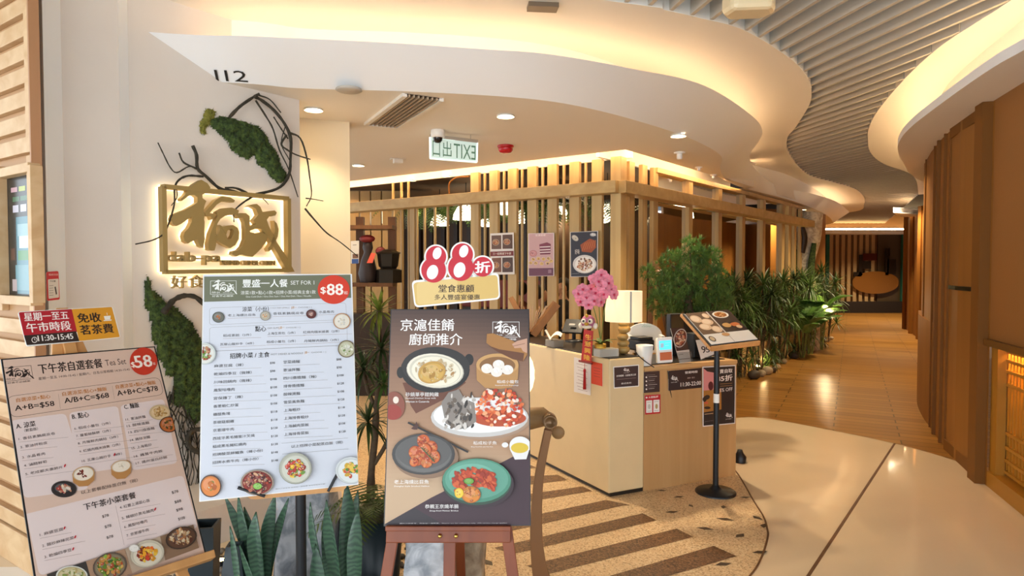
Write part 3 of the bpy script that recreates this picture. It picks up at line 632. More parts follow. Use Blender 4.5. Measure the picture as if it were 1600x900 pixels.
bl.pline([z2(512, 425), z2(530, 555)], .001, 'a08880'); bl.pline([z2(985, 355), z2(1005, 470)], .001, 'a08880'); bl.pline([z4(625, 520), z4(672, 735)], .001, 'a08880')
bl.logo(z2(42, 318), z2(290, 275), 22, K1)
bl.text('下午茶自選套餐', z2(345, 250), z2(905, 190), 15.5, K1, .02); bl.text('Tea Set', z2(930, 180), z2(1110, 158), 9.5, BR)
bl.text('星期一至五 14:00-15:45 / 星期六、日及公眾假期 14:30-15:45', z2(340, 305), z2(1140, 212), 4.6, BR)
for t, a, b in (('自選涼菜+點心', z2(145, 500), z2(445, 465)), ('自選涼菜/點心+麵飯', z2(550, 445), z2(940, 395)), ('自選涼菜+點心+麵飯', z2(1020, 383), z2(1370, 338))): bl.text(t, a, b, 6.5, OR, .012)
for t, a, b in (('A+B=$58', z2(135, 582), z2(480, 532)), ('A/B+C=$68', z2(570, 515), z2(960, 460)), ('A+B+C=$78', z2(1035, 450), z2(1390, 395))): bl.text(t, a, b, 9.5, K1, .02)
bl.text('A. 涼菜', z2(145, 735), z2(315, 712), 9, K1, .015); bl.text('（輕盈版）', z2(215, 762), z2(335, 748), 5, K1); bl.text('B. 點心', z2(637, 650), z2(785, 632), 9, K1, .015); bl.text('C. 麵飯', z2(1095, 563), z2(1225, 545), 8.5, K1, .015)
def items(b, rows, col, hp, tw=None, lines=True):
    for t, p, q in rows:
        b.text(t, p, q, hp, col)
        if lines: b.line((p[0], p[1]+hp*.6), (q[0]+(q[0]-p[0])*.35, q[1]+hp*.6), .0011, 'a89690')
items(bl, [('1. 香菇素鵝腐皮卷', z2(165, 835), z2(487, 790)), ('2. 蔥油拌粉皮', z4(110, 212), z4(258, 192)), ('3. 水晶肴肉', z4(120, 268), z4(245, 250)), ('4. 滷醋鮮筍', z4(130, 312), z4(255, 292)), ('5. 老成都夫妻肺片', z4(138, 358), z4(340, 322)),
           ('6. 稻成小籠包（2件）', z4(402, 112), z4(598, 82)), ('7. 蘿蔔絲酥餅（2件）', z4(412, 152), z4(600, 122)), ('8. 月陽鮮肉鍋貼（3件）', z4(422, 192), z4(640, 156)), ('9. 紅燒肉糯米燒賣（2件）', z4(430, 236), z4(650, 194)), ('10. 瓦屋山龍抄手（4件）', z4(443, 288), z4(660, 246)),
           ('11. 蔥油拌麵', z2(1105, 665), z2(1280, 637)), ('12. 酸辣湯麵', z2(1115, 722), z2(1312, 690)), ('13. 四川擔擔麵', z2(1130, 778), z2(1360, 745)), ('14. 雞絲涼麵', z4(705, 175), z4(812, 155)), ('15. 上海粗炒', z4(713, 218), z4(820, 195)), ('16. 雞茸牛肉飯', z4(725, 262), z4(880, 235)), ('17. 揚州蛋白炒飯', z4(735, 300), z4(905, 265))], BR, 4.6)
bl.text('以上套餐配絲苗白飯（碗）', z4(440, 460), z4(745, 388), 6, BR); bl.text('下午茶小菜套餐', z4(455, 548), z4(735, 475), 11, K1, .018)
items(bl, [('4. 紅豐上湯菜心苗', z4(648, 540), z4(810, 500)), ('5. 辣椒炒黑毛豬肉', z4(660, 598), z4(832, 555)), ('6. 鳳梨咕嚕肉', z4(672, 645), z4(797, 613)), ('7. 京蔥爆牛肉', z4(685, 692), z4(805, 660)),
           ('1. 麻婆豆腐', z4(215, 688), z4(342, 655)), ('2. 醋炒麻辣花菜', z4(228, 748), z4(400, 702)), ('3. 乾煸四季豆', z4(240, 808), z4(388, 770))], BR, 5.2)
for t, x, y in (('$78', 553, 590), ('$78', 567, 646), ('$78', 577, 704), ('$78', 930, 460), ('$88', 945, 512), ('$98', 954, 556), ('$108', 965, 604)): bl.text(t, z4(x, y), z4(x+36, y-8), 5, K1)
for x, y in ((348, 642), (406, 690), (395, 755), (838, 540), (350, 305), (618, 245)): a, b = z4(x, y); bl.ell(a, b, 1.2, 2.8, 'c02030', .4, 8)
# pictures of the dishes
bl.dish(*z4(345, 432), 20, 13, '3a302e', '2a2424', ['e8d0b0', 'c04030', 'f0e0d0', 'd89878'], 16, 2, .5)
for (x, y, rx, ry), f, sd_ in (((450, 350, 17.5, 11.5), ['6a2418', '8a3020'], 3), ((653, 310, 16, 9.5), ['f0e6d4', 'e4d4ba'], 4)):
    cx, cy = z4(x, y); bl.poly([(cx-rx, cy), (cx-rx*.93, cy+13), (cx-rx*.4, cy+20), (cx+rx*.4, cy+19), (cx+rx*.95, cy+10), (cx+rx, cy-2)][::-1], 'b8824a'); bl.dish(cx, cy, rx, ry, 'd0a068', 'eadcc8', f, 6, sd_, .5, -.2)
bl.dish(*z4(862, 18), 16.5, 12, 'cbb08a', 'd8bc90', ['c89858', 'e0b878', 'b88848'], 22, 5); bl.dish(*z4(910, 85), 15, 12.5, '3c2418', 'b8622a', ['d08038', '5a4a20', 'c05828'], 16, 6, .6)
bl.poly([z4(250, 895), z4(460, 825), z4(490, 900), z4(500, 960), z4(270, 1010)][::-1], '3a3430'); bl.poly([z4(462, 825), z4(670, 757), z4(712, 890), z4(500, 960)][::-1], 'a88468')
bl.poly([z4(672, 757), z4(870, 688), z4(890, 820), z4(712, 888)][::-1], 'b8a088'); bl.poly([z4(862, 690), z4(1042, 626), z4(1072, 752), z4(890, 820)][::-1], '8a6a50')
bl.dish(*z4(385, 905), 25, 16, 'd8d8cc', 'c8b888', ['90a050', 'c8b070', 'e0d8b0', '7a8a3a'], 26, 7, .7); bl.dish(*z4(590, 852), 27, 21, '5c4c40', '8a7a60', ['6a8a2c', '88a838', 'b85028', 'd8a850', '4a6a20', 'c88840'], 46, 8, .72, -.3, .2)
bl.dish(*z4(790, 787), 27, 21, 'c8bca4', 'd6cbb4', ['c03820', 'e8a020', 'e86a20', '7a2818', 'f0c040'], 34, 9, .5, -.3); bl.dish(*z4(972, 702), 25, 17, '3c2a20', '5a3a28', ['7a4a2c', 'c89a6a', '5a2c1c', 'b87848', 'e0c8a0'], 40, 10, .72, -.3, .2)
bl.dish(*z4(715, 760), 8, 6, 'd8d0c4', 'e6e0d6', ['e6e0d6'], 2, 1)
bl.build('printed_panel', M['black'], e_l)
bd_ = Board((-1.568, 2.587, .436), .839, .578, .6, 1.04); bd_.clip = False; bd_.k = 60; x, y = z2(1260, 140); bd_.ell(x, y, 21.5, 21.5, 'c8361f', 0, 40)
bd_.text('$', z2(1158, 200), z2(1192, 196), 9.5, 'f6e8dc', .02); bd_.text('58', z2(1193, 200), z2(1340, 180), 19, 'f6e8dc', .03); bd_.text('起', z2(1348, 172), z2(1365, 168), 4, 'f6e8dc')
bd_.mb.build('price_disc', [M['red'], INK], e_l, label='red price disc')
ps = Board((-1.568, 2.587, .436), .839, .578, .6, 1.04); ps.clip = False
e_p = thing('promo_plate', 'red and orange free tea promo plate clipped above the tea set board', 'sign', ps.p(-.02, 1.1))
z3 = Z(3.75, 0, 420); ps.o += ps.N*.012
def outl_px(b, q, r):
    uvs = [V(*b.uv(*k), 0) for k in q]; out = []
    for i in range(4):
        p, a, c = uvs[i], uvs[i-1], uvs[(i+1) % 4]; p0 = p+(a-p).normalized()*r; p1 = p+(c-p).normalized()*r
        for j in range(5): k = j/4; w_ = p0*(1-k)**2+p*2*k*(1-k)+p1*k*k; out.append((w_.x, w_.y))
    return out[::-1]
ps.slab(.004, outline=outl_px(ps, [z3(103, 252), z3(660, 220), z3(707, 402), z3(155, 455)], .012))
ps.rr([z3(110, 256), z3(422, 236), z3(452, 372), z3(140, 392)], .006, 'b5202c'); ps.poly([z3(140, 391), z3(445, 366), z3(465, 424), z3(158, 448)][::-1], '33241f'); ps.rr([z3(420, 237), z3(655, 224), z3(702, 400), z3(464, 424)], .006, 'e09a28')
ps.text('星期一至五', z3(145, 308), z3(404, 292), 13, 'f8ece4', .02); ps.text('午市時段', z3(160, 374), z3(420, 358), 15, 'f8ece4', .02); ps.text('11:30-15:45', z3(225, 425), z3(430, 408), 9, 'f4ece4', .025)
ps.ell(*z3(202, 417), 4.6, 4.6, 'f4ece4'); ps.ell(*z3(202, 417), 3.6, 3.6, '33241f'); ps.line(z3(202, 417), z3(202, 408), .002, 'f4ece4'); ps.line(z3(202, 417), z3(209, 419), .002, 'f4ece4')
ps.text('免收', z3(460, 318), z3(595, 308), 15, '33241f', .03); ps.text('茗茶費', z3(475, 388), z3(668, 376), 15, '33241f', .03)
ps.poly([z3(608, 278), z3(648, 275), z3(646, 297), z3(614, 300)][::-1], 'f8f0e4'); ps.poly([z3(605, 302), z3(655, 298), z3(652, 304), z3(608, 307)][::-1], 'f8f0e4'); ps.line(z3(628, 272), z3(626, 258), .002, 'f8f0e4')
ps.build('printed_panel', M['white'], e_p)
ez = thing('wooden_easel', 'pale wooden easel holding the slanted tea set board', 'easel', (bl.o.x, bl.o.y, 0))
def ebar(b, name, u0, v0, u1, v1, w, d, off, mat, par):
    m = MB(); m.bar(b.p(u0, v0, -off), b.p(u1, v1, -off), w, d, up=b.N); return m.build(name, mat, par, bevel=.004)
gv = -.436/math.cos(.578)
ut, vt = bl.uv(100, 482)
ebar(bl, 'leg', ut-.02, vt-.05, ut-.3, gv+.02, .045, .02, .055, M['easelp'], ez); ebar(bl, 'leg', ut+.02, vt-.05, ut+.34, gv+.02, .045, .02, .055, M['easelp'], ez); ebar(bl, 'mast', ut, vt+.02, ut+.02, gv+.3, .05, .02, .035, M['easelp'], ez)
ebar(bl, 'shelf', -.2, -.02, .33, -.02, .035, .06, -.005, M['easelp'], ez)
b0 = bl.p(ut, vt-.12, -.06); MB().bar(b0, (b0.x-.35, b0.y+.38, .015), .04, .02).build('back_leg', M['easelp'], ez)
# ------------------------------------------------------------------ set-for-one board on a black pole (middle)
bm = Board((-.932, 2.566, .796), .335, .246, .6, .905)
e_m = thing('set_menu_board', 'white set menu board with olive header on the black pole stand', 'menu board', bm.o)
z5 = Z(4.736, 300, 420); z6 = Z(4.286, 300, 590); z7 = Z(6.4, 310, 540)
bm.slab(.006, .003); bm.poly_uv([(-.3, 0), (.3, 0), (.3, .905), (-.3, .905)], 'd0d3dc')
bm.poly([z5(90, 58), z5(1172, 38), z5(1178, 215), z5(90, 245)][::-1], '6d705a')
bm.logo(z5(135, 190), z5(328, 186), 21.5, 'e8e8e2')
bm.text('豐盛一人餐', z5(375, 138), z5(708, 130), 12.5, 'f2f2ee', .018); bm.text('SET FOR 1', z5(730, 118), z5(905, 113), 6.2, 'e8e8e2')
bm.text('涼菜1款+點心1款+招牌小菜/經典主食1款', z5(360, 192), z5(915, 176), 6, 'e8e8e2'); bm.text('One Cold Dish / One Dim Sum / One Hot Dish / Rice / Noodle', z5(398, 213), z5(882, 199), 2.6, 'e0e0da')
DK = '2c2826'; GR = '8a8784'
bm.rr([z5(130, 290), z5(1138, 252), z5(1145, 375), z5(130, 415)], .012, GR, .0009); bm.rr([z5(130, 435), z5(1145, 390), z5(1150, 565), z5(130, 610)], .012, GR, .0009)
bm.text('涼菜（小份）', z5(372, 318), z5(568, 308), 7.5, DK, .012); bm.text('COLD DISH (SMALL)', z5(578, 298), z5(722, 292), 2.6, GR); bm.text('點心', z5(468, 465), z5(548, 462), 8.5, DK, .018); bm.text('DIM SUM', z5(560, 446), z5(638, 442), 2.6, GR)
bm.text('[選一', z5(735, 298), z5(775, 296), 4.2, 'c89048'); bm.text('CHOOSE 1 ]', z5(785, 294), z5(885, 290), 2.6, GR); bm.text('[選一', z5(643, 448), z5(685, 446), 4.2, 'c89048'); bm.text('CHOOSE 1 ]', z5(695, 444), z5(800, 440), 2.6, GR)
items(bm, [('老上海燻比目魚', z5(265, 355), z5(472, 348)), ('香菇素鵝腐皮卷', z5(600, 342), z5(828, 334)), ('水晶肴肉', z5(938, 330), z5(1050, 325)), ('稻成素餃（2件）', z5(230, 505), z5(438, 497)), ('上海生煎包（2件）', z5(558, 490), z5(765, 482)), ('紅燒肉糯米燒賣（2件）', z5(822, 480), z5(1090, 470)), ('瓦屋山龍抄手（4件）', z5(208, 570), z5(458, 555)), ('稻成小籠包（2件）', z5(552, 552), z5(768, 545)), ('月陽鮮肉鍋貼（3件）', z5(828, 545), z5(1085, 528))], '4a4644', 4.2)
bm.text('招牌小菜 / 主食', z7(315, 132), z7(710, 118), 8.5, DK, .016); bm.text('HOT DISHES & NOODLE', z7(725, 98), z7(1045, 80), 2.8, GR); bm.text('[選一', z7(1062, 86), z7(1108, 84), 4.4, 'c89048'); bm.text('CHOOSE 1 ]', z7(1128, 80), z7(1275, 72), 2.6, GR)
bm.line(z7(180, 55), z7(1400, 2), .0008, GR)
LI = ['麻婆豆腐（辣）', '乾煸四季豆（微辣）', '川味回鍋肉（微辣）', '鳳梨咕嚕肉', '宮保雞丁（辣）', '香蔥蝦仁炒蛋', '糖醋魚塊', '茶樹菇蝦雞', '京蔥爆牛肉', '西班牙黑毛豬蜜汁叉燒', '稻成黑毛豬紅燒肉', '招牌酸菜鮮鱸魚（辣小份）', '招牌水煮牛肉（辣小份）']
LP_ = ['$98', '$98', '$108', '$108', '$108', '$108', '$118', '$118', '$128', '$128', '$138', '$148', '$148']
for i, (t, c) in enumerate(zip(LI, LP_)):
    x, y = 334.5-i*.22, 574.5+i*12.65-(.0 if i < 5 else .1*(i-4)); wd_ = 7.1*len(t)*.92; bm.text(t, (x, y), (x+wd_, y-wd_*.032), 4.8, DK)
    k = min(1, .55+.06*(i % 5)); bm.line((x, y+3.2), (x+40+62*k, y+3.2-(40+62*k)*.04), .0012, 'b4b0ae')
    bm.text(c, (421.8+i*.18, 569.5+i*12.72), (421.8+i*.18+len(c)*2.6, 569.2+i*12.72), 3.8, DK)
RI = ['甘菜燒麵', '蔥油拌麵', '四川擔擔麵（辣）', '排骨擔擔麵', '酸辣燙麵', '雪菜黃魚麵', '上海粗炒', '上海排骨粗炒', '上海鹹肉菜飯', '上海排骨菜飯']; RPr = ['$88', '$98', '$108', '$128', '$108', '$128', '$118', '$128', '$108', '$128']
for i, (t, c) in enumerate(zip(RI, RPr)):
    x, y = 442.5+i*.15, 568.5+i*12.55; wd_ = 7*len(t)*.92; bm.text(t, (x, y), (x+wd_, y-wd_*.035), 4.8, DK)
    k = .5+.1*(i % 6); bm.line((x, y+3.2), (x+26+62*k, y+3.2-(26+62*k)*.045), .0012, 'b4b0ae'); bm.text(c, (525.5+i*.42, 564+i*12.55), (525.5+i*.42+len(c)*2.6, 563.6+i*12.55), 3.8, DK)
bm.line(z6(600, 440), z6(1043, 405), .0009, GR); bm.line(z6(605, 512), z6(1048, 478), .0009, GR); bm.text('以上招牌小菜配蒸白飯（碗）', z6(665, 472), z6(1008, 440), 4.8, DK)
bm.text('圖片只供參考 另收加一服務費 每位另收茶芥費', z6(560, 750), z6(890, 715), 1.6, GR)
bm.dish(*z5(196, 360), 9.5, 8.5, '4a4a44', '6a6a60', ['c86a28', 'e08a40', 'a04818'], 10, 11, .4); bm.dish(*z5(542, 350), 8, 7.5, '8a8a84', 'b0a898', ['c8824a', 'e0c8a0'], 10, 12, .4); bm.dish(*z5(882, 337), 8, 7.2, '4a1c1c', '5a2420', ['c89080', 'e0b8a8'], 8, 13, .4)
bm.dish(*z5(1108, 390), 13.5, 12.5, 'b87c40', 'ddd4c4', ['ece6da', 'd8ccb6'], 10, 14, .5); bm.dish(*z5(1142, 595), 13.5, 13.5, '6a5228', 'b8b496', ['e8e6d8', 'd4d8bc', '8aa060'], 16, 15, .6); bm.dish(*z5(92, 630), 18, 17, 'ccd4d0', 'dcdcd4', ['b84a24', '5a9a38', 'd8a070', '8a3018', '78b050'], 26, 16, .6)
bm.dish(*z6(128, 725), 16.5, 17.5, '4a3024', 'd88038', ['d87a30', 'c8682a', '889040'], 8, 17, .4, 0, .3); bm.dish(*z6(438, 702), 26, 20, '9a8a78', '8a2414', ['6a1a10', 'a83a20', '4a1410', 'c87858', 'd8a880', '8a2818'], 60, 18, .8, 0, .16)
x, y = z6(440, 725); bm.dish(x, y, 7, 5, '78b048', '8ac050', ['a0d068', '68a038'], 8, 19)
bm.dish(*z6(692, 607), 25.5, 24.5, 'a8a898', 'c8c8b8', ['c83028', 'e8b828', 'd84a30', 'f0c840', '9a2c20', '6a9038'], 40, 20, .55, 0, .17); bm.dish(*z6(1060, 620), 24, 21, 'ccd0d0', 'd8dcda', ['e8b838', 'e05838', 'f0c850', '5a9a40'], 26, 21, .5)
bm.build('printed_panel', M['white'], e_m)
bq = Board((-.932, 2.566, .796), .335, .246, .6, .905); bq.clip = False; bq.k = 60; x, y = z5(1048, 155); bq.ell(x, y, 25, 22.5, 'd23a22', 0, 40)
bq.text('$', z5(952, 190), z5(990, 188), 11.5, 'f6ece2', .02); bq.text('88', z5(1000, 196), z5(1118, 192), 17.5, 'f6ece2', .035); bq.text('起', z5(1125, 190), z5(1152, 188), 5, 'f6ece2')
bq.mb.build('price_disc', [M['red'], INK], e_m, label='red price disc')
sp = thing('sign_stand', 'black pole stand with pale wood ledge holding the white set menu board', 'stand', (bm.p(.03, 0).x, bm.p(.03, 0).y+.03, 0))
lp = [bm.uv(*q) for q in (z6(370, 800), z6(385, 812), z6(420, 818), z6(1010, 762), z6(1035, 735), z6(1035, 700), z6(370, 740))]
MB().prism([bm.p(u, v, -.035) for u, v in lp], bm.N*.024).build('ledge', M['easelp'], sp)
pt = bm.p(*bm.uv(470, 775), -.045); MB().tube([(pt.x, pt.y, .02), (pt.x, pt.y, pt.z+.01)], .021, 16).build('pole', M['blackm'], sp)
pk = bm.p(*bm.uv(470, 560), -.02); MB().tube([(pt.x, pt.y, pt.z), bm.p(*bm.uv(470, 760), -.035), pk], .012, 10).build('back_rest', M['blackm'], sp)
MB().lathe([(.16, 0), (.16, .012), (.05, .03), (.022, .04)], (pt.x, pt.y, 0), 32).build('base', M['blackm'], sp)
for a, b in ((z6(308, 735), z6(490, 793)), (z6(997, 595), z6(910, 762))):
    q0, q1 = bm.p(*bm.uv(*a), .012), bm.p(*bm.uv(*b), .012); MB().tube([q0, q0.lerp(q1, .5), q1], .006, 10).build('prong', M['black'], sp)
# ------------------------------------------------------------------ chef's poster on the red easel, with the 88 plate
bp = Board((-.226, 2.616, .641), .011, .212, .6, .898)
e_q = thing('chef_poster', 'brown poster of chef recommended dishes standing on the red wooden easel', 'poster', bp.o)
zp = Z(5, 600, 480); zq = Z(3.104, 590, 610)
bp.slab(.006, .004)
A1, A2, A3, A4 = hexc('4c3934'), hexc('876450'), hexc('b08868'), hexc('c4a584')
def bgc(u, v):
    t = 1-v; c = mix(A1, A2, min(1, t*4)) if t < .25 else mix(A2, A3, min(1, (t-.25)*3)) if t < .58 else mix(A3, A4, min(1, (t-.58)*4))
    return mix(c, hexc('2c2426'), max(0, (u-.45)*1.3)*max(0, 1-t*4.5))
bp.grad(bgc); bp.poly([zq(35, 648), zq(260, 520), zq(440, 430), zq(620, 340), zq(745, 280), zq(745, 660), zq(35, 660)][::-1], '3e2630')
bp.poly([zq(35, 648), zq(180, 570), zq(300, 640), zq(300, 660), zq(35, 660)][::-1], '2f262c')
W_ = 'f6f2ee'
bp.text('京滬佳餚', zp(128, 185), zp(548, 185), 18.5, W_, .012); bp.text('廚師推介', zp(195, 297), zp(612, 297), 18.5, W_, .012); bp.logo(zp(848, 236), zp(1058, 236), 24.5, W_)
# casserole pot
bp.poly([zp(145, 590), zp(620, 560), zp(640, 590), zp(470, 720), zp(250, 830), zp(210, 770)][::-1], '6a3c28'); bp.ell(*zp(130, 510), 6, 9, '22201f'); bp.ell(*zp(665, 410), 7, 9, '22201f')
bp.ell(*zp(400, 490), 54, 36, '1e1c1c'); bp.ell(*zp(405, 465), 53, 31, '2e2b2a'); bp.dish(*zp(400, 497), 45, 27, 'e8e0cc', 'ece4ce', ['d8b888', 'e0c8a0', 'c89860', 'e8d8b8'], 40, 30, .7, .1, .14); bp.dish(*zp(375, 510), 22, 17, 'c89848', 'd0a450', ['d8b060', 'b88838', 'e0bc70'], 14, 31, .8, -.3)
# steamer with dumplings and its lifted lid
bp.poly([zp(722, 440), zp(725, 570), zp(790, 630), zp(900, 640), zp(1000, 625), zp(1045, 560), zp(1052, 450)][::-1], 'b88850'); bp.ell(*zp(886, 450), 33, 17.5, 'c89a60'); bp.ell(*zp(886, 458), 28, 14, '8a6038')
for x, y in ((805, 480), (895, 450), (880, 508), (965, 490)): bp.ell(*zp(x, y), 9, 7.5, 'ece4da'); bp.ell(*zp(x, y-15), 4.5, 4.5, 'f4eee6'); bp.line(zp(x, y-22), zp(x+18, y+10), .0012, 'd0c4b8')
bp.poly([zp(805, 210), zp(850, 205), zp(1000, 260), zp(1110, 330), zp(1120, 370), zp(1085, 425), zp(1010, 410), zp(880, 340), zp(800, 280)][::-1], 'a8743c'); bp.poly([zp(815, 300), zp(900, 330), zp(1095, 360), zp(1085, 425), zp(1000, 405), zp(880, 345)][::-1], '6a4028')
bp.poly([zp(1000, 290), zp(1040, 265), zp(1118, 245), zp(1118, 360), zp(1085, 345), zp(1070, 318), zp(1020, 322)][::-1], 'c89a80'); bp.line(zp(1010, 305), zp(1100, 285), .003, '9a6c58')
bp.text('稻成小籠包', zp(882, 595), zp(1050, 595), 5, W_); bp.text('Steamed Pork Dumplings', zp(868, 618), zp(1050, 618), 2.4, W_)
bp.text('砂鍋單亭餛飩雞', zp(170, 698), zp(428, 696), 6.5, W_); bp.text('Stewed Chicken Soup with', zp(170, 720), zp(405, 718), 3, W_); bp.text('Wonton in Casserole', zp(170, 745), zp(355, 742), 3, W_)
# fruit and star
bp.ell(*zp(80, 770), 17, 22, '8a4a38'); bp.ell(*zp(70, 820), 14, 12, '9a3428'); bp.ell(*zp(95, 725), 4.5, 5.5, 'e8d8c8')
# fish platter
bp.ell(*zq(500, 142), 77, 31, 'a88a72'); bp.ell(*zq(495, 130), 76, 31, 'c8c4c0'); bp.ell(*zq(495, 122), 72, 27, 'efeeec'); bp.ell(*zq(590, 135), 42, 13, 'b84a20')
bp.poly([zq(310, 60), zq(345, 10), zq(395, -5), zq(420, 40), zq(470, 60), zq(480, 150), zq(440, 180), zq(390, 190), zq(330, 160)][::-1], '8a8078'); rnd = random.Random(5)
for i in range(60): bp.ell(*zq(rnd.uniform(325, 470), rnd.uniform(20, 180)), rnd.uniform(1, 4), rnd.uniform(2, 7), rnd.choice(['4a423c', 'b8aea4', '6a5c50', 'd8d0c8', '2e2824']), rnd.uniform(-1, 1), 7)
for i in range(170):
    a, r = rnd.uniform(0, 2*PI), math.sqrt(rnd.random()); bp.ell(*zq(590+115*r*math.cos(a), 85+95*r*math.sin(a)), rnd.uniform(1.5, 4), rnd.uniform(1.5, 5), rnd.choice(['d85a28', 'c8401c', 'e88048', 'b83018', 'f0a878', 'e06830', 'f4e0d0']), rnd.uniform(0, 3), 7)
bp.text('稻成松子魚', zq(465, 262), zq(578, 260), 5.5, W_); bp.text('Deep Fried Fish with Pine Nuts', zq(455, 276), zq(560, 274), 2, W_)
bp.line(zq(150, 155), zq(440, 298), .008, '1e1a1c'); bp.poly([zq(165, 185), zq(185, 165), zq(190, 150), zq(200, 168), zq(195, 190), zq(180, 190)][::-1], '4a2820')
bp.dish(*zq(225, 308), 49, 32, '3e3c3c', '6a6866', ['6a6866'], 1, 32, .1, 0, .2, '8a6c54'); bp.ell(*zq(225, 300), 42, 25, '5a5856')
for x, y, r in ((225, 245, 10), (262, 275, 10), (185, 300, 10), (195, 335, 9), (275, 320, 10), (240, 345, 9), (230, 290, 11), (180, 345, 7)): bp.dish(*zq(x, y), r, r*1.05, 'b84a18', 'd06628', ['e08848', 'c85020', 'a83c14'], 10, int(x), .8, 0, .4)
bp.line(zq(215, 275), zq(280, 345), .004, '3e5a2c')
for i in range(9): bp.line(zq(218+i*7, 280+i*7), zq(230+i*7, 270+i*7), .002, '4a6a34')
bp.text('老上海燻比目魚', zq(85, 450), zq(252, 448), 6.5, W_); bp.text('Shanghai Style Smoked Halibut', zq(85, 466), zq(255, 464), 2.8, W_)
bp.ell(*zq(490, 452), 55, 37, '33222a'); bp.ell(*zq(482, 440), 54, 36, '2e4a3a'); bp.ell(*zq(482, 433), 53, 34, '4a8a72'); bp.ell(*zq(482, 428), 49, 30, '5f9c86'); bp.ell(*zq(460, 415), 36, 20, '72b09a')
for i in range(190):
    t = rnd.random(); q = rnd.random(); bp.ell(*zq(370+200*t, 410-60*t*(1-t)*1.6+(q*90-10)*(1-.2*t)), rnd.uniform(2, 6), rnd.uniform(1.5, 4), rnd.choice(['b8401c', 'c84a20', 'a83414', 'd06030', '9a2c10']), rnd.uniform(.3, 1.2), 7)
bp.dish(*zq(455, 500), 15, 13, 'c87028', 'd8842c', ['e09840', 'b86020'], 14, 33, .9); bp.dish(*zq(398, 492), 7, 8, 'e8b828', 'f0c838', ['d8a020'], 4, 34); bp.dish(*zq(445, 435), 8, 5, '4a7a2c', '68a038', ['88b850'], 5, 35)
bp.ell(*zq(690, 265), 16.5, 14, 'e8e6e4'); bp.poly([zq(640, 280), zq(740, 280), zq(720, 330), zq(665, 332)][::-1], 'e4e2e0'); bp.ell(*zq(688, 276), 13.5, 8, 'd8b838'); bp.ell(*zq(618, 262), 5, 4, 'e4e2e0')
bp.text('恭親王京燒羊腩', zq(235, 566), zq(395, 566), 6.5, W_); bp.text('Deep-fried Mutton Brisket', zq(258, 582), zq(395, 582), 2.8, W_)
bp.text('圖片只供參考、另收加一服務費。Photos are for reference only. 10% service charge applies.', zq(115, 640), zq(630, 637), 1.7, 'd0c8c8')
bp.build('printed_panel', M['black'], e_q)
z8 = Z(3.4615, 590, 360); c88 = at(712, 440, 2.80)
b8 = Board((c88.x, c88.y, 1.45), .05, .1, .5, .4); b8.clip = False
e_8 = thing('discount_plate', 'gold and white cut-out plate with red 88 above the chef poster', 'sign', b8.p(0, 0))
b8.slab(.006, outline=outl_px(b8, [z8(183, 272), z8(655, 228), z8(664, 372), z8(200, 418)], .022))
def eo(x, y, rx, ry, n=36): return [b8.uv(*z8(x+rx*math.cos(a), y+ry*math.sin(a))) for a in [-2*PI*i/n for i in range(n)]]
for x, y, rx, ry in ((316, 142, 64, 66), (303, 215, 76, 76), (459, 130, 66, 68), (450, 202, 78, 80), (568, 197, 63, 62)): b8.slab(.006, outline=eo(x, y, rx, ry))
b8.rr([z8(192, 283), z8(648, 240), z8(656, 364), z8(207, 408)], .018, 'd8b468'); b8.rr([z8(210, 283), z8(430, 262), z8(440, 380), z8(215, 402)], .018, 'e0c07c')
for x, y, rx, ry in ((316, 142, 55, 58), (303, 215, 67, 68), (459, 130, 57, 60), (450, 202, 69, 72)): b8.ell(*z8(x, y), rx/3.46, ry/3.46, 'c4182e', 0, 36)
for x, y, rx, ry, ro in ((322, 124, 23, 33, .3), (297, 226, 30, 40, .3), (466, 113, 24, 34, .3), (443, 214, 31, 42, .3)): b8.ell(*z8(x, y), rx/3.46, ry/3.46, 'eef0f4', ro, 30)
b8.ell(*z8(568, 197), 15.5, 15.5, 'c4182e', 0, 36); b8.text('折', z8(528, 230), z8(608, 228), 18, 'f6f2f0', .04)
b8.text('堂食惠顧', z8(330, 335), z8(522, 316), 12, '3a2418', .02); b8.text('多人豐盛宴優惠', z8(308, 376), z8(553, 355), 8.5, '3a2418', .015)
b8.build('printed_panel', M['white'], e_8)
sk = b8.p(0, .0, -.01); MB().bar(b8.p(0, .05, -.012), bp.p(.0, .8, -.02), .02, .006, up=b8.N).build('support_strip', M['white'], e_8)
er_ = thing('red_easel', 'reddish brown wooden easel with two brass knobs holding the chef poster', 'easel', (bp.o.x, bp.o.y, 0))
gv = -.641/math.cos(.212); sh = M['easel']
shelf_o = ebar(bp, 'shelf', *bp.uv(604, 835), *bp.uv(798, 835), .062, .03, .0, sh, er_); m = MB(); a, b = bp.uv(604, 824), bp.uv(798, 824); m.bar(bp.p(*a, .008), bp.p(*b, .008), .02, .05, up=bp.N); m.build('ledge', sh, er_, bevel=.003)
ua, ub, uc = bp.uv(618, 846), bp.uv(702, 846), bp.uv(787, 846)
ebar(bp, 'leg', ua[0]+.02, .2, ua[0]-.1, gv+.01, .048, .022, .03, sh, er_); ebar(bp, 'leg', uc[0]-.02, .2, uc[0]+.1, gv+.01, .048, .022, .03, sh, er_); ebar(bp, 'mast', ub[0], .85, ub[0], -.5, .05, .022, .035, sh, er_)
for px in (688, 713): u, v = bp.uv(px, 836); c = bp.p(u, v, .02); MB().ball(c, .009, 12).build('knob', M['brass'], shelf_o)
b0 = bp.p(ub[0], .75, -.05); MB().bar(b0, (b0.x, b0.y+.45, .012), .045, .022).build('back_leg', sh, er_)
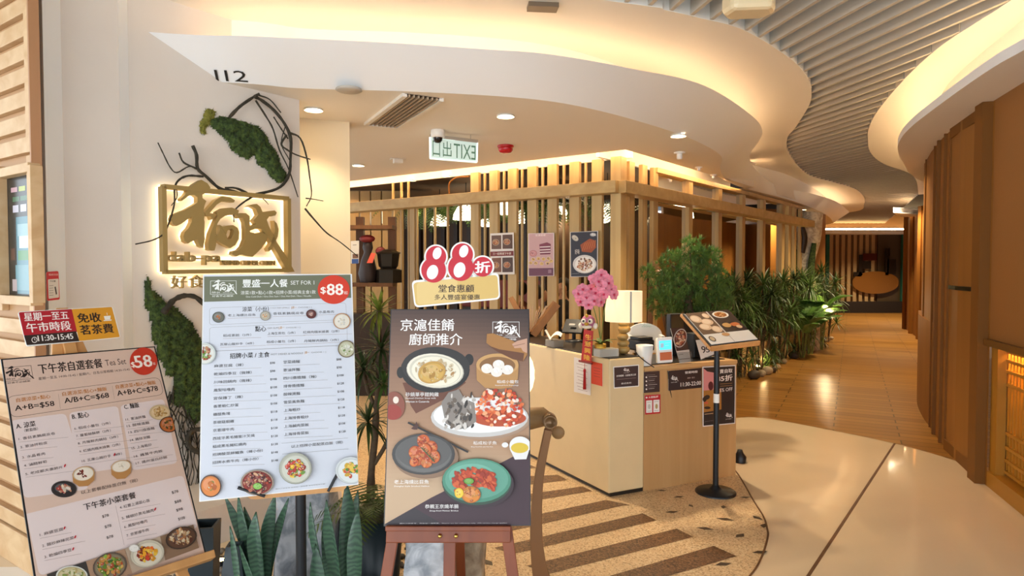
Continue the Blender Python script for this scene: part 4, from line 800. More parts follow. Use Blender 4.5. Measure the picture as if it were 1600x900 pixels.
# ------------------------------------------------------------------ backlit wall sign
qs = Board((WQ.x, WQ.y, 0), .889, 0, 3, 3); qs.clip = False
zs = Z(4.5, 220, 270); SG = nmat('sign_face', 'a0854c', .45, .15); sg = thing('logo_sign', 'backlit gold restaurant logo sign in a square frame on the pale wall', 'sign', qs.p(0, 1.6, .05))
def spr(mb, P, d0, d1): mb.prism([qs.p(*qs.uv(*k), d0) for k in P][::-1], qs.N*(d1-d0))
c4 = [zs(115, 103), zs(990, 187), zs(995, 685), zs(127, 697)]
uvs = [qs.uv(*k) for k in c4]; fm = MB()
for (a, b) in zip(uvs, uvs[1:]+uvs[:1]):
    if a is uvs[2]: b = b
    fm.bar(qs.p(*a, .075), qs.p(*b, .075), .028, .06, up=qs.N)
fm.build('frame', SG, sg)
names = ('glyph_stroke',)*7
for g in GLY: m = MB(); spr(m, [zs(*k) for k in g], .045, .10); m.build('glyph_stroke', SG, sg)
def sign_text(t, a, b, hpx, d0, d1, name, par, bold=.0):
    vs, fs = textmesh(t); x0 = min(v[0] for v in vs); x1 = max(v[0] for v in vs); u0, v0 = qs.uv(*a); u1, _ = qs.uv(*b); hh = qs.uv(a[0], a[1]-hpx)[1]-v0
    y0 = min(v[1] for v in vs); y1 = max(v[1] for v in vs); sx, sy = (u1-u0)/(x1-x0), hh/(y1-y0); mb = MB()
    f = [qs.p(u0+(x-x0)*sx, v0+(y-y0)*sy, d1) for x, y in vs]; bk = [qs.p(u0+(x-x0)*sx, v0+(y-y0)*sy, d0) for x, y in vs]; n = len(vs)
    ed = {}
    for q in fs:
        for i, j in zip(q, q[1:]+q[:1]): ed[(i, j)] = ed.get((i, j), 0)+1
    sd_ = [(i, j, j+n, i+n)[::-1] for (i, j) in ed if (j, i) not in ed]
    mb.add(f+bk, [tuple(q) for q in fs]+sd_); return mb.build(name, SG, par)
sign_text('dab-pa', zs(150, 648), zs(525, 640), 21, .03, .09, 'letters', sg); sign_text('REFINED CHINESE CUISINE', zs(540, 650), zs(925, 640), 8, .03, .06, 'letters', sg)
led = glow('sign_led', (1, .82, .5), 1.7)
for (a, b) in zip(uvs, uvs[1:]+uvs[:1]): MB().bar(qs.p(*a, .025), qs.p(*b, .025), .03, .03, up=qs.N).build('light_strip', led, sg)
for g in (G1, G3, G5, G6):
    P = [qs.uv(*zs(*k)) for k in g]; cx = sum(k[0] for k in P)/len(P); cy = sum(k[1] for k in P)/len(P); m = MB()
    m.prism([qs.p(cx+(u-cx)*.93, cy+(v-cy)*.93, .015) for u, v in P][::-1], qs.N*.02); m.build('light_panel', led, sg)
u0, v0 = qs.uv(*zs(150, 640)); u1, v1 = qs.uv(*zs(925, 640)); MB().bar(qs.p(u0, v0+.04, .012), qs.p(u1, v1+.03, .012), .03, .015, up=qs.N).build('light_strip', led, sg)
for t, a, b in (('好', zs(195, 812), zs(300, 808)), ('食', zs(318, 808), zs(418, 804))):
    o = thing('sign_letter', 'backlit gold Chinese character '+('directly below the logo frame, leftmost' if t == '好' else 'below the logo frame, next to the menu board'), 'sign', qs.p(*qs.uv(*a), .04), group='backlit characters under the logo')
    sign_text(t, a, b, 20, .03, .06, 'letter_face', o); u, v = qs.uv((a[0]+b[0])/2, a[1]-10); MB().bar(qs.p(u-.035, v, .012), qs.p(u+.035, v, .012), .06, .012, up=qs.N).build('light_panel', led, o)
# shop number on the fascia
k0, k1 = nB[8], nB[11]; t0, t1 = nT[8], nT[11]
R_ = (k1-k0).normalized(); mid = ((t0+t1)/2-(k0+k1)/2); N_ = R_.cross(mid).normalized(); U_ = N_.cross(R_)
if N_.y > 0: N_ = -N_; U_ = N_.cross(R_)
for ch_, (x, y), wpx in (('1', (338, 125), 9), ('1', (353.5, 125.6), 9), ('2', (367, 126), 15)):
    vs, fs = textmesh(ch_); d = ray(x, y); t = (k0-V(0, 0, HC)).dot(N_)/d.dot(N_); p0 = V(0, 0, HC)+d*t+N_*.008
    d = ray(x+wpx, y); p1 = V(0, 0, HC)+d*((k0-V(0, 0, HC)).dot(N_)/d.dot(N_)); x0 = min(v[0] for v in vs); sx = .135*(1.5 if ch_ == '2' else 1.3)
    mb = MB(); P_ = [p0+R_*((a-x0)*sx)+U_*(b*.135) for a, b in vs]; mb.add(P_, [tuple(f) for f in fs]); o = mb.build('shop_number', M['black'])
    tag(o, 'black numeral %s of the shop number 112 on the white fascia%s' % (ch_, '' if ch_ == '2' else (', first of the three' if x < 340 else ', second of the three')), 'number', 'shop number numerals on the fascia')
# ------------------------------------------------------------------ reception counter
cc, cr, cw, cl_ = (gz(*q) for q in ((951, 778), (1005, 768), (1150, 743), (828, 715)))
cu = (cw-cc).normalized(); cv = (cl_-cc).normalized()
ZW = at(951, 562, cc.y).z; ZV = at(1005, 573.5, cr.y).z
lu = (cr-cc).dot(cu); lw = (cw-cc).dot(cu)
def CP(a, b, z=0): q = cc+cu*a+cv*b; return V(q.x, q.y, z)
ct = thing('reception_counter', 'L-shaped reception counter with cream stone end and oak veneer front', 'counter', CP(.3, .5))
m = MB(); m.prism([CP(0, 0, .03), CP(lu, 0, .03), CP(lu, .42, .03), CP(.42, .42, .03), CP(.42, 3.2, .03), CP(0, 3.2, .03)], (0, 0, ZW-.03)); m.build('stone_body', M['cwhite'], ct, bevel=.012)
m = MB(); m.prism([CP(.02, .01, 0), CP(lu, .01, 0), CP(lu, .42, 0), CP(.42, .42, 0), CP(.42, 3.2, 0), CP(.02, 3.2, 0)], (0, 0, .035)); m.build('plinth', M['dark'], ct)
m = MB(); m.prism([CP(.02, .03, ZW), CP(lu-.02, .03, ZW), CP(lu-.02, .41, ZW), CP(.41, .41, ZW), CP(.41, 3.18, ZW), CP(.02, 3.18, ZW)], (0, 0, .006)); m.build('black_top', M['dark'], ct)
m = MB(); m.prism([CP(lu+.001, .005), CP(lw, .005), CP(lw, .55), CP(lu+.001, .55)], (0, 0, ZV-.03)); m.build('veneer_body', M['cwood'], ct)
m = MB(); m.prism([CP(lu+.001, 0, ZV-.03), CP(lw+.005, 0, ZV-.03), CP(lw+.005, .55, ZV-.03), CP(lu+.001, .55, ZV-.03)], (0, 0, .03)); m.build('top_edge', M['ctop'], ct, bevel=.004)
m = MB(); m.prism([CP(lu+.02, .07, ZV), CP(lw-.06, .07, ZV), CP(lw-.06, .54, ZV), CP(lu+.02, .54, ZV)], (0, 0, .005)); m.build('black_inlay', M['dark'], ct)
yl, yf = math.atan2(-cv.y, -cv.x), math.atan2(cu.y, cu.x)
def sheet(name, label, cat, o, yaw, quad, fill, draw, edge='white', lean=0, t=.002, r=.002, group=None, parent=None, ink=INK):
    b = Board(o, yaw, lean, 1, 1); b.clip = False; b.slab(t, outline=outl_px(b, quad, r))
    if fill: b.rr(quad, r, fill)
    draw(b); ob = b.build(name, M[edge], parent, ink=ink)
    return tag(ob, label, cat, group)
zc = Z(3.214, 840, 400); zn = Z(6.43, 990, 540); oL = CP(-.004, .5, .5); oF = CP(.3, -.004, .5); WT = 'f0e8e0'; DBn = '3a2220'
def dlines(b, rows, col, t=.002):
    for p, q in rows: b.line(p, q, t, col)
def d1(b): dlines(b, [(zc(195+i % 3*4, 540+i*16), zc(250-(i % 2)*14, 552+i*16)) for i in range(9)], 'a08078', .003)
sheet('paper_notice', 'white paper notice taped to the cream counter side behind the red tassel', 'notice', oL, yl, [zc(183, 508), zc(268, 530), zc(265, 700), zc(183, 682)], 'e8e0da', d1)
def d2(b): dlines(b, [(zc(282, 560+i*14), zc(314, 567+i*14)) for i in range(4)], '8a2410', .003)
sheet('red_card', 'orange red card taped to the cream counter beside the white paper notice', 'notice', oL, yl, [zc(270, 528), zc(326, 541), zc(326, 655), zc(270, 640)], 'd8401c', d2)
def d3(b):
    b.rr([zc(384, 560), zc(505, 550), zc(505, 651), zc(386, 660)], .002, DBn); b.logo(zc(428, 585), zc(462, 582), 6.5, WT, False)
    b.text('好享輕奢 · 主廚星享之家', zc(396, 608), zc(494, 600), 3, WT, .02); b.text('歡迎查詢', zc(420, 645), zc(470, 641), 2.6, WT)
    dlines(b, [(zc(396, 620), zc(494, 612))], 'b89c94', .0015)
sheet('brown_plaque', 'dark brown plaque in a white border on the cream counter end', 'sign', oF, yf, [zc(380, 556), zc(509, 545), zc(509, 655), zc(383, 666)], 'f2eee8', d3)
def d4(b):
    for i in range(4): y = 601+i*20; b.ell(*zc(546, y+8), 1.3, 1.3, WT); b.line(zc(556, y+6), zc(600-(i % 2)*14, y+3), .003, 'c8b8b0'); b.line(zc(546, y-2), zc(590, y-5), .0015, 'a89890')
sheet('service_sticker', 'small dark brown sticker of icons on the veneer front, topmost left', 'sticker', oF, yf, [zc(533, 583), zc(613, 577), zc(613, 682), zc(533, 688)], DBn, d4)
def d5(b):
    b.rr([zc(545, 726), zc(575, 724), zc(575, 786), zc(545, 788)], .003, 'ece6de'); b.rr([zc(581, 723), zc(612, 721), zc(612, 783), zc(581, 785)], .003, 'ece6de')
    b.text('大眾點評', zc(556, 716), zc(605, 712), 3.2, WT, .02); b.ell(*zc(547, 711), 1.4, 1.4, WT); b.ell(*zc(597, 755), 2, 4, 'b89a60'); b.ell(*zc(560, 756), 2, 4, 'c8c0b4')
    dlines(b, [(zc(550, 735), zc(570, 733)), (zc(585, 732), zc(607, 730)), (zc(550, 780), zc(570, 778)), (zc(585, 777), zc(607, 775))], 'a09890', .003)
sheet('review_sticker', 'red and white sticker below the dark brown icon sticker on the veneer front', 'sticker', oF, yf, [zc(537, 700), zc(617, 694), zc(617, 790), zc(539, 797)], 'c01820', d5, r=.006)
def d6(b):
    b.logo(zc(667, 632), zc(705, 628), 9, WT, False); b.text('營業時間', zc(740, 592), zc(802, 586), 3.8, WT, .02); b.text('星期一至日', zc(752, 617), zc(788, 614), 2.4, 'c8b8b0'); b.text('11:30-22:00', zc(718, 656), zc(820, 646), 6.2, WT, .02)
sheet('opening_hours_sign', 'wide dark opening hours sign reading 11:30-22:00 on the veneer front', 'sign', oF, yf, [zc(656, 578), zc(823, 562), zc(823, 661), zc(657, 677)], '2e1a1a', d6)
def d7(b):
    b.rr([zn(700, 222), zn(1018, 205), zn(1013, 775), zn(703, 805)], .002, '241a1a')
    b.poly([zn(702, 228), zn(740, 260), zn(830, 275), zn(850, 300), zn(845, 440), zn(703, 452)][::-1], 'd88a88'); b.poly([zn(703, 452), zn(880, 436), zn(882, 640), zn(703, 672)][::-1], 'a8702c')
    b.ell(*zn(775, 405), 4, 7, '5a1a20'); b.ell(*zn(735, 520), 5, 3.5, '2a1c14', -.4); b.ell(*zn(712, 540), 3, 4, '2a1c14'); b.ell(*zn(740, 625), 5, 2.2, '2a1c14'); b.ell(*zn(730, 575), 3, 2, 'c85838')
    b.text('外賣自取', zn(820, 285), zn(992, 278), 6.4, WT, .025); b.text('85折', zn(835, 365), zn(992, 356), 9.5, WT, .03); dlines(b, [(zn(868, 386), zn(990, 378)), (zn(868, 408), zn(990, 400))], 'b88850', .003)
    b.text('15% OFF', zn(850, 468), zn(992, 460), 5.6, WT, .01); b.logo(zn(918, 735), zn(990, 730), 8.5, WT, False); dlines(b, [(zn(712, 690), zn(800, 680))], 'd8b080', .004); dlines(b, [(zn(712, 765), zn(800, 752))], '8a8080', .0015)
sheet('takeaway_poster', 'black takeaway discount poster with pink drink picture on the veneer front', 'poster', oF, yf, [zn(692, 212), zn(1024, 195), zn(1019, 783), zn(694, 816)], 'e8e2dc', d7)
# ------------------------------------------------------------------ things on the counter
def on(px, py, z): p = gz(px, py, z); return V(p.x, p.y, z)
ZTOP = ZW+.0062; ZIN = ZV+.0052
# orchid
random.seed(11)
po = on(938, 556, ZTOP); oc = thing('orchid', 'pink moth orchid in a small gold pot on the black counter top', 'flower', po)
MB().lathe([(.03, 0), (.042, .02), (.045, .09), (.04, .095), (.036, .085)], po, 20).build('pot', M['goldp'], oc)
lf = MB(); lg = nmat('orchid_leaf', '3c5c22', .4)
for a in (.2, 1.6, 2.7, 3.9, 5.2): lf.leaf((po.x, po.y, po.z+.08), a, .17, .045, .9, 1.2)
lf.build('leaves', lg, oc)
stm = MB(); stg = nmat('orchid_stem', '6a7a30', .5)
tips = []
for k, pts in enumerate((((938, 530), (936, 480), (930, 440), (940, 428)), ((938, 530), (930, 490), (915, 450), (902, 462)), ((939, 530), (945, 480), (952, 450), (958, 462)))):
    P = catmull([at(x, y, po.y+(.02*k-.02)) for x, y in pts], 5); stm.tube(P, .004, 6)
stem_o = stm.build('stem', stg, oc)
petal = nmat('orchid_petal', 'f291a6', .5, var=.22, vscale=50); pc = nmat('orchid_lip', 'c42a54', .5)
for i, (x, y) in enumerate(((939, 428), (928, 436), (948, 436), (940, 446), (955, 452), (922, 450), (910, 452), (930, 458), (944, 460), (916, 464), (903, 458), (928, 470), (938, 471), (920, 476), (908, 470), (950, 442), (934, 440), (958, 460))):
    c = at(x, y, po.y-.03-random.uniform(0, .06)); yaw = random.uniform(-.6, .6); R_ = Matrix.Rotation(yaw, 3, 'Z') @ Matrix.Rotation(random.uniform(-.3, .3), 3, 'X'); fl_ = MB()
    for j in range(5):
        a = PI/2+j*2*PI/5; rad = (.042 if j in (1, 4) else .034); pts = []
        for q in range(9): t = q/9*2*PI; pts.append(c+R_ @ V(math.cos(a)*.024+math.cos(t)*rad*.62*1.0, -.004-.008*abs(math.sin(t)), math.sin(a)*.024+math.sin(t)*rad*.62))
        fl_.add([c+R_ @ V(0, -.004, 0)]+pts, [(0, 1+q, 1+(q+1) % 9) for q in range(9)], 0, True)
    fl_.ball(c+R_ @ V(0, -.014, -.004), .009, 8, 1); fl_.build('blossom', [petal, pc], stem_o)
# lion dance ornament with couplet ribbon and tassel
lh = onp(917, 505, CP(-.03, 0), CP(-.03, 3)); li = thing('lion_dance_ornament', 'hanging lion dance head ornament with red couplet ribbon and tassel', 'ornament', lh)
def LO(px, py, off=.03): return onp(px, py, CP(-off, 0), CP(-off, 3))
h = LO(919, 503, .05)
m = MB(); m.ball(h, .055, 16, 0, (1, .8, 1)); m.build('head', nmat('lion_fur', 'b86a8a', .6, var=.4, vscale=40), li)
fw2 = (V(0, -1, 0)+V(-.35, 0, 0)).normalized(); sd2 = V(-fw2.y, fw2.x, 0)
m = MB()
for s in (-1, 1): m.ball(h+fw2*.04+sd2*(.026*s)+V(0, 0, .008), .02, 12, 0)
m.ball(h+fw2*.04+V(0, 0, -.035), .026, 12, 0, (1.5, 1, .55))
for s in (-1, 1): m.ball(h+sd2*(.055*s)+V(0, 0, -.03), .02, 10, 0, (1, 1, 1.2))
m.build('fur_trim', nmat('lion_white', 'efe6d4', .7), li)
m = MB()
for s in (-1, 1): m.ball(h+fw2*.057+sd2*(.024*s)+V(0, 0, .01), .0085, 10)
m.build('eyes', M['black'], li)
m = MB(); m.ball(h+fw2*.055+V(0, 0, -.012), .014, 10, 0, (1.3, 1, .9)); m.ball(h+fw2*.05+V(0, 0, .05), .014, 10); m.build('nose', M['goldp'], li)
def dr(b):
    for i, t in enumerate('生意興隆'): y = 522+i*10.6; b.text(t, (914.2-.6*i, y+8), (924.2-.6*i, y+8), 8.2, 'e8b83a', .03)
sheet('ribbon', None, None, LO(918, 540, .025), yl, [(912.5, 515), (927, 517), (923.5, 566), (908, 563)], 'b81414', dr, 'red', parent=li)
a, b = LO(905, 564, .03), LO(925, 568, .03); MB().tube([a, b], .008, 10).build('roller', nmat('roller_red', '7a1814', .4), li)
a = LO(913.5, 568, .03); m = MB(); m.tube([a, a-V(0, 0, .05)], .002, 6); m.lathe([(.004, 0), (.012, -.012), (.009, -.03), (.013, -.16), (.0, -.16)], a-V(0, 0, .04), 14); m.build('tassel', nmat('tassel_red', 'b01018', .7), li)
# table lamp
pl_ = on(974, 553, ZTOP); tl2 = thing('table_lamp', 'table lamp with cream drum shade on a stacked pebble base', 'lamp', pl_)
hh = lambda y: at(974, y, pl_.y).z
m = MB(); rr_ = random.Random(4)
for y, r in ((546, .055), (536, .05), (526, .05), (514, .052), (505, .05)): m.ball((pl_.x+rr_.uniform(-.006, .006), pl_.y, hh(y)), r, 16, 0, (1, .9, .66), Matrix.Rotation(rr_.uniform(0, 3), 3, 'Z'))
m.build('base', nmat('lamp_pebble', 'b8975a', .4, .3, var=.3, vscale=12), tl2)
z0, z1 = hh(502), hh(454.5); sh_ = bpy.data.materials.new('lamp_fabric'); sh_.use_nodes = True; nt = sh_.node_tree; bb = nt.nodes['Principled BSDF']
bb.inputs['Base Color'].default_value = (*hexc('ecd8a8'), 1); bb.inputs['Roughness'].default_value = .8; bb.inputs['Emission Color'].default_value = (1, .83, .55, 1); bb.inputs['Emission Strength'].default_value = .42
shade_o = MB().lathe([(.143, z0-pl_.z), (.143, z1-pl_.z), (.139, z1-pl_.z), (.139, z0-pl_.z), (.143, z0-pl_.z)], pl_, 40, close=False).build('lamp_shade', sh_, tl2)
MB().box((pl_.x+.03, pl_.y-.1415, (z0+z1)/2), (.012, .004, z1-z0), .2).build('seam_ribbon', nmat('seam_grey', 'a8a49c', .6), shade_o)
MB().tube([(pl_.x, pl_.y, hh(505)), (pl_.x, pl_.y, hh(470))], .006, 8).build('stem', M['brass'], tl2)
lamp('POINT', 'table_lamp_bulb', (pl_.x, pl_.y, hh(478)), 2.2, (1, .75, .42), shadow_soft_size=.03)
# plastic box
pb_ = on(947, 557, ZTOP); m = MB(); M['frost'] = nmat('frosted_plastic', 'd8d8d0', .3, trans=.5)
m.box((pb_.x, pb_.y, pb_.z+.032), (.17, .09, .06), yf); tag(m.build('plastic_box', M['frost'], bevel=.004), 'low clear plastic box on the counter in front of the lamp', 'box')
# white curved shell and black printer
ps_ = on(1008, 545, ZTOP); ps_ = V(ps_.x, ps_.y+.28, ZIN)
sw = thing('curved_shell', 'white curved shell stand with a small green leaf emblem behind the printer', 'stand', ps_)
m = MB(); n = 16; inn = []; out_ = []
c0 = at(1009, 530, ps_.y)
for i in range(n+1):
    a = PI*(.02+.96*i/n); out_.append((c0.x+.155*math.cos(a), c0.z+.03+.105*math.sin(a)))
P1 = [V(x, ps_.y+.05+.04*abs(x-c0.x), z) for x, z in out_]; P0 = [V(x, ps_.y+.05+.04*abs(x-c0.x), ZIN+.0) for x, z in out_]
vs = P0+P1; k = n+1; m.add(vs, [(i, i+1, k+i+1, k+i) for i in range(n)], 0, True)
P2 = [p+V(0, .03, 0) for p in P1]; P3 = [p+V(0, .03, 0) for p in P0]; m.add(P1+P2, [(i, i+1, k+i+1, k+i) for i in range(n)], 0, True); m.add(P2+P3, [(i, i+1, k+i+1, k+i) for i in range(n)], 0, True)
for s, j in ((1, 0), (-1, n)): q = P1[j]; m.box((q.x-s*.015, q.y-.05, (q.z+ZIN)/2), (.03, .13, q.z-ZIN))
m.build('shell', M['white'], sw, bevel=.004)
m = MB(); c = at(1008, 511, ps_.y+.045)
for dx in (-.03, -.012, .008, .03): m.leaf((c.x+dx, c.y-.004, c.z), PI/2 if False else 0, .04, .012, .6-dx*8, .4)
m.build('leaf_emblem', nmat('emblem_teal', '2f9a86', .5), sw)
pr = on(1001, 549, ZTOP); prn = thing('receipt_printer', 'black receipt printer on the counter between lamp and payment terminal', 'printer', pr)
m = MB(); m.box((pr.x+.02, pr.y+.08, pr.z+.045), (.15, .16, .09), yf); m.build('body', M['black'], prn, bevel=.012); m = MB(); m.box((pr.x+.02, pr.y+.07, pr.z+.1), (.14, .12, .025), yf+.0); m.build('lid', M['blackm'], prn, bevel=.006)
# white cup bin
pcu = on(1007, 572, ZIN); cu_ = thing('white_cup', 'white round cup bin at the joint of stone and veneer counter', 'cup', pcu)
MB().lathe([(.05, 0), (.066, .155), (.062, .156), (.05, .01), (0, .01)], pcu+V(.01, .05, 0), 28).build('body', M['white'], cu_)
pts = catmull([at(992, 548, pcu.y-.03), at(998, 556, pcu.y-.05), at(1010, 566, pcu.y-.045), at(1022, 574, pcu.y-.02)], 5); tag(MB().tube(pts, .004, 6).build('black_cable', M['black']), 'thin black cable looped across the white cup bin', 'cable')
# payment terminal
pt_ = on(1039, 568, ZIN); te = thing('payment_terminal', 'white card payment terminal with blue screen on the counter edge', 'terminal', pt_+V(0, .03, 0))
bt = Board((pt_.x, pt_.y+.02, ZIN), yf-.25, .15, .13, .21); bt.clip = False
m = MB(); o_ = outl_px(bt, [(1026, 528), (1050, 526), (1051, 566), (1027, 568)], .012); m.prism([bt.p(u, v, -.025) for u, v in o_], bt.N*.03); m.build('body', M['white'], te, bevel=.004)
for nm, q, cl_c, em in (('screen', [(1029.5, 533), (1048, 531.5), (1048.5, 545.5), (1030, 547)], (.05, .42, .75), 1.3), ('card_slot', [(1030.5, 551), (1049, 549.5), (1049.5, 562), (1031, 563.5)], None, 0)):
    o_ = outl_px(bt, q, .003); m = MB(); m.prism([bt.p(u, v, .0052) for u, v in o_], bt.N*.002); ts_o = m.build(nm, glow('terminal_screen', cl_c, em) if em else nmat('terminal_orange', 'c8622a', .4), te)
    if em: scr_o = ts_o
b9 = Board(bt.o+bt.N*.008, yf-.25, .15, .13, .21); b9.clip = False; b9.rr([(1032, 536.5), (1037, 536), (1037, 543), (1032, 543.5)], .001, 'bfe4f4'); b9.line((1039, 536), (1047, 535.3), .003, 'd8f0fa'); b9.line((1039, 540), (1045, 539.5), .003, 'd8f0fa'); b9.mb.build('screen_graphics', [M['white'], INK], scr_o)
m = MB(); m.tube(catmull([bt.p(0, .0, .0), bt.p(0, -.03, .02), V(pt_.x+.01, pt_.y-.06, ZIN-.06), V(pt_.x+.02, pt_.y-.055, ZIN-.15), V(pt_.x+.05, pt_.y-.03, ZIN-.28)], 6), .0035, 6); m.build('cord', M['black'], te)
# brochure holder, price card, black boxes
pbx = on(1068, 567, ZIN); bh = thing('brochure_holder', 'clear holder with food leaflet standing beside the payment terminal', 'leaflet holder', pbx)
bb_ = Board((pbx.x, pbx.y+.02, ZIN), yf-.1, .28, .13, .3); bb_.clip = False; zf = Z(3.915, 960, 370)
q = [zf(343, 560), zf(428, 556), zf(468, 765), zf(400, 775)]; bb_.slab(.003, outline=outl_px(bb_, q, .003)); bb_.rr(q, .003, '4a3028')
bb_.dish(*zf(403, 620), 10, 15, 'd8d0c8', '6a3424', ['c86a4a', 'd8b088', '8a3420', 'e8c8a8'], 34, 41, .75, .25, .2); bb_.poly([zf(378, 700), zf(456, 690), zf(468, 765), zf(400, 775)][::-1], 'cfc4b8')
bb_.line(zf(392, 722), zf(420, 718), .003, '5a4c44'); bb_.line(zf(395, 750), zf(462, 744), .005, '6a5c54'); bb_.build('leaflet', M['white'], bh)
m = MB(); a, b = bb_.uv(1065, 566), bb_.uv(1080, 564); m.prism([bb_.p(a[0]-.04, .0, .012), bb_.p(b[0], .0, .012), bb_.p(b[0], .08, .012), bb_.p(a[0]-.04, .08, .012)], bb_.N*.003); m.build('acrylic_front', M['clear'], bh)
pcd = on(1102, 562, ZIN)
def d9(b): b.text('9', zf(537, 712), zf(562, 710), 11, '3a3634', .03); b.text('5', zf(562, 708), zf(585, 706), 9, '3a3634', .03); dlines(b, [(zf(550, 738), zf(610, 733))], '9a948c', .003)
b_ = sheet('price_card', 'white price card leaning under the menu stand on the counter', 'card', (pcd.x, pcd.y+.03, ZIN), yf, [zf(498, 632), zf(560, 625), zf(622, 714), zf(530, 750)], 'e6e2dc', d9, lean=.3)
for nm, lb, (x0, x1, yt), dy, mat_ in (('black_screen_back', 'back of a tall black till screen behind the brochure holder', (1042, 1068, 490), .34, 'black'), ('black_box', 'square black box on the veneer counter behind the price card', (1072, 1108, 520), .26, 'black')):
    p = on((x0+x1)/2, 560, ZIN); Y = p.y+dy-.15; a, b = at(x0, yt, Y), at(x1, yt, Y)
    m = MB(); m.box(((a.x+b.x)/2, Y, (ZIN+a.z)/2), (b.x-a.x, .06 if nm[6] == 's' else .14, a.z-ZIN), yf); tag(m.build(nm, M[mat_], bevel=.008), lb, 'screen' if nm[6] == 's' else 'box')
# left end of the counter: till, receipts, rack
pm = on(893, 540, ZTOP); mo = thing('till_monitor', 'black till screen tilted back on the counter left of the orchid', 'monitor', pm+V(0, .25, 0))
m = MB(); c = at(897, 510, pm.y+.3); m.box(c, (.2, .02, .15), yl*0-.5, M=Matrix.Rotation(-.55, 3, 'Z') @ Matrix.Rotation(-.7, 3, 'X')); m.build('screen', M['black'], mo, bevel=.004)
m = MB(); m.tube([(c.x, c.y, c.z-.02), (c.x, c.y+.02, ZTOP)], .018, 10); m.lathe([(.08, 0), (.08, .012), (.03, .02)], (c.x, c.y+.02, ZTOP), 24); m.build('stand', M['black'], mo)
c = c+V(-.02, -.03, .02); MB().box(c, (.06, .003, .02), 0, M=Matrix.Rotation(-.55, 3, 'Z') @ Matrix.Rotation(-.7, 3, 'X')).build('label', nmat('till_label', 'a8a49c', .5), mo)
prp = on(868, 545, ZTOP); rp = thing('receipt_slips', 'white receipt slips curling out of a grey slip box on the counter', 'receipts', prp+V(0, .15, 0))
m = MB(); m.box((prp.x, prp.y+.15, ZTOP+.03), (.14, .1, .06), yl); m.build('slip_box', nmat('grey_plastic', '8a847a', .5), rp, bevel=.006)
m = MB(); P = [V(prp.x-.05+.02*i, prp.y+.12, ZTOP+.06+.05*math.sin(i*.5)) for i in range(6)]; m.strip([p+V(0, -.05, 0) for p in P], [p+V(.02, .05, .02) for p in P]); P = [V(prp.x-.04-.012*i, prp.y+.1, ZTOP+.06+.022*i) for i in range(5)]; m.strip([p+V(0, -.04, 0) for p in P], [p+V(.02, .05, .0) for p in P]); m.build('slips', M['white'], rp)
prk = V(CP(.2, 1.9).x, CP(.2, 1.9).y, ZTOP); rk = thing('wooden_rack', 'V-shaped wooden rack of dry reeds at the far left of the counter', 'rack', prk)
Y = prk.y; rw_ = wood('rack_wood', '7a5028', '8c5e32', .45, 'Z')
a, b = at(832, 534, Y), at(869, 473, Y); m = MB(); m.bar((a.x, Y-.08, ZTOP+.01), (b.x, Y-.08, b.z), .07, .26, up=(0, 1, 0)); m.build('side_board', rw_, rk, bevel=.003)
a2, b2 = at(828, 534, Y), at(800, 468, Y); m = MB(); m.bar((a2.x, Y-.08, ZTOP+.01), (b2.x, Y+.02, b2.z), .05, .26, up=(0, 1, 0)); m.build('side_board', rw_, rk, bevel=.003)
m = MB(); rnd = random.Random(2)
for i in range(22): t = rnd.random(); q = V(a2.x+(a.x-a2.x)*t, Y+rnd.uniform(-.15, .1), ZTOP+.02); e_ = V(b2.x+(b.x-b2.x)*(.15+.7*t), q.y, b.z-.02+rnd.uniform(-.06, .0)); m.tube([q, e_], .004, 5)
m.build('reeds', nmat('dry_reed', 'b89a7c', .7), rk)
# ------------------------------------------------------------------ menu stand
sb_ = gz(1118, 770); ms = thing('menu_stand', 'black pole menu stand with open food menu beside the counter', 'menu stand', sb_)
MB().lathe([(.15, 0), (.15, .012), (.14, .02), (.05, .028), (.03, .05), (.022, .06)], sb_, 40).build('base', M['blackm'], ms)
N1, N2, F1 = at(1111, 540, 4.62), at(1186, 531, 4.78), at(1067, 490, 5.02); F2 = N2+F1-N1; nrm = (N2-N1).cross(F1-N1).normalized()
ctr = (N1+N2+F1+F2)/4
MB().tube([(sb_.x, sb_.y, .05), (sb_.x, sb_.y, ctr.z-.04)], .021, 16).build('pole', M['blackm'], ms)
MB().tube([(sb_.x, sb_.y, at(1121, 629, sb_.y).z), (sb_.x, sb_.y, at(1121, 615, sb_.y).z)], .0225, 16).build('white_tape', M['white'], ms)
e1, e2 = (N2-N1).normalized(), (F1-N1).normalized()
m = MB(); m.prism([N1-nrm*.035-e1*.01-e2*.015, N2-nrm*.035+e1*.01-e2*.015, F2-nrm*.035+e1*.01+e2*.02, F1-nrm*.035-e1*.01+e2*.02], nrm*.022); m.build('tray', M['easelp'], ms, bevel=.004)
m = MB(); m.bar(N1-nrm*.02-e2*.012, N2-nrm*.02-e2*.012, .018, .035, up=nrm); m.build('lip', M['easelp'], ms)
m = MB(); m.prism([N1-nrm*.012, N2-nrm*.012, F2-nrm*.012, F1-nrm*.012], nrm*.01); m.build('black_cover', M['black'], ms)
class Flat(Board):
    def __init__(s, o, R, U, w, h): s.o, s.R, s.U = o, R, U; s.N = R.cross(U); s.w, s.h = w, h; s.mb = MB(); s.k = 0; s.clip = False
W_m, H_m = (N2-N1).length, (F1-N1).length
fm_ = Flat((N1+N2)/2, e1, (e2-e1*e2.dot(e1)).normalized(), W_m, H_m); zm = Z(3.214, 840, 400)
mn = thing('open_menu', 'open food menu with white lower page lying on the menu stand', 'menu', (N1+N2)/2)
fm_.N = nrm if nrm.z > 0 else -nrm
def mp(a, b): q = N1+(N2-N1)*a+(F1-N1)*b-fm_.o; return (q.dot(fm_.R), q.dot(fm_.U))
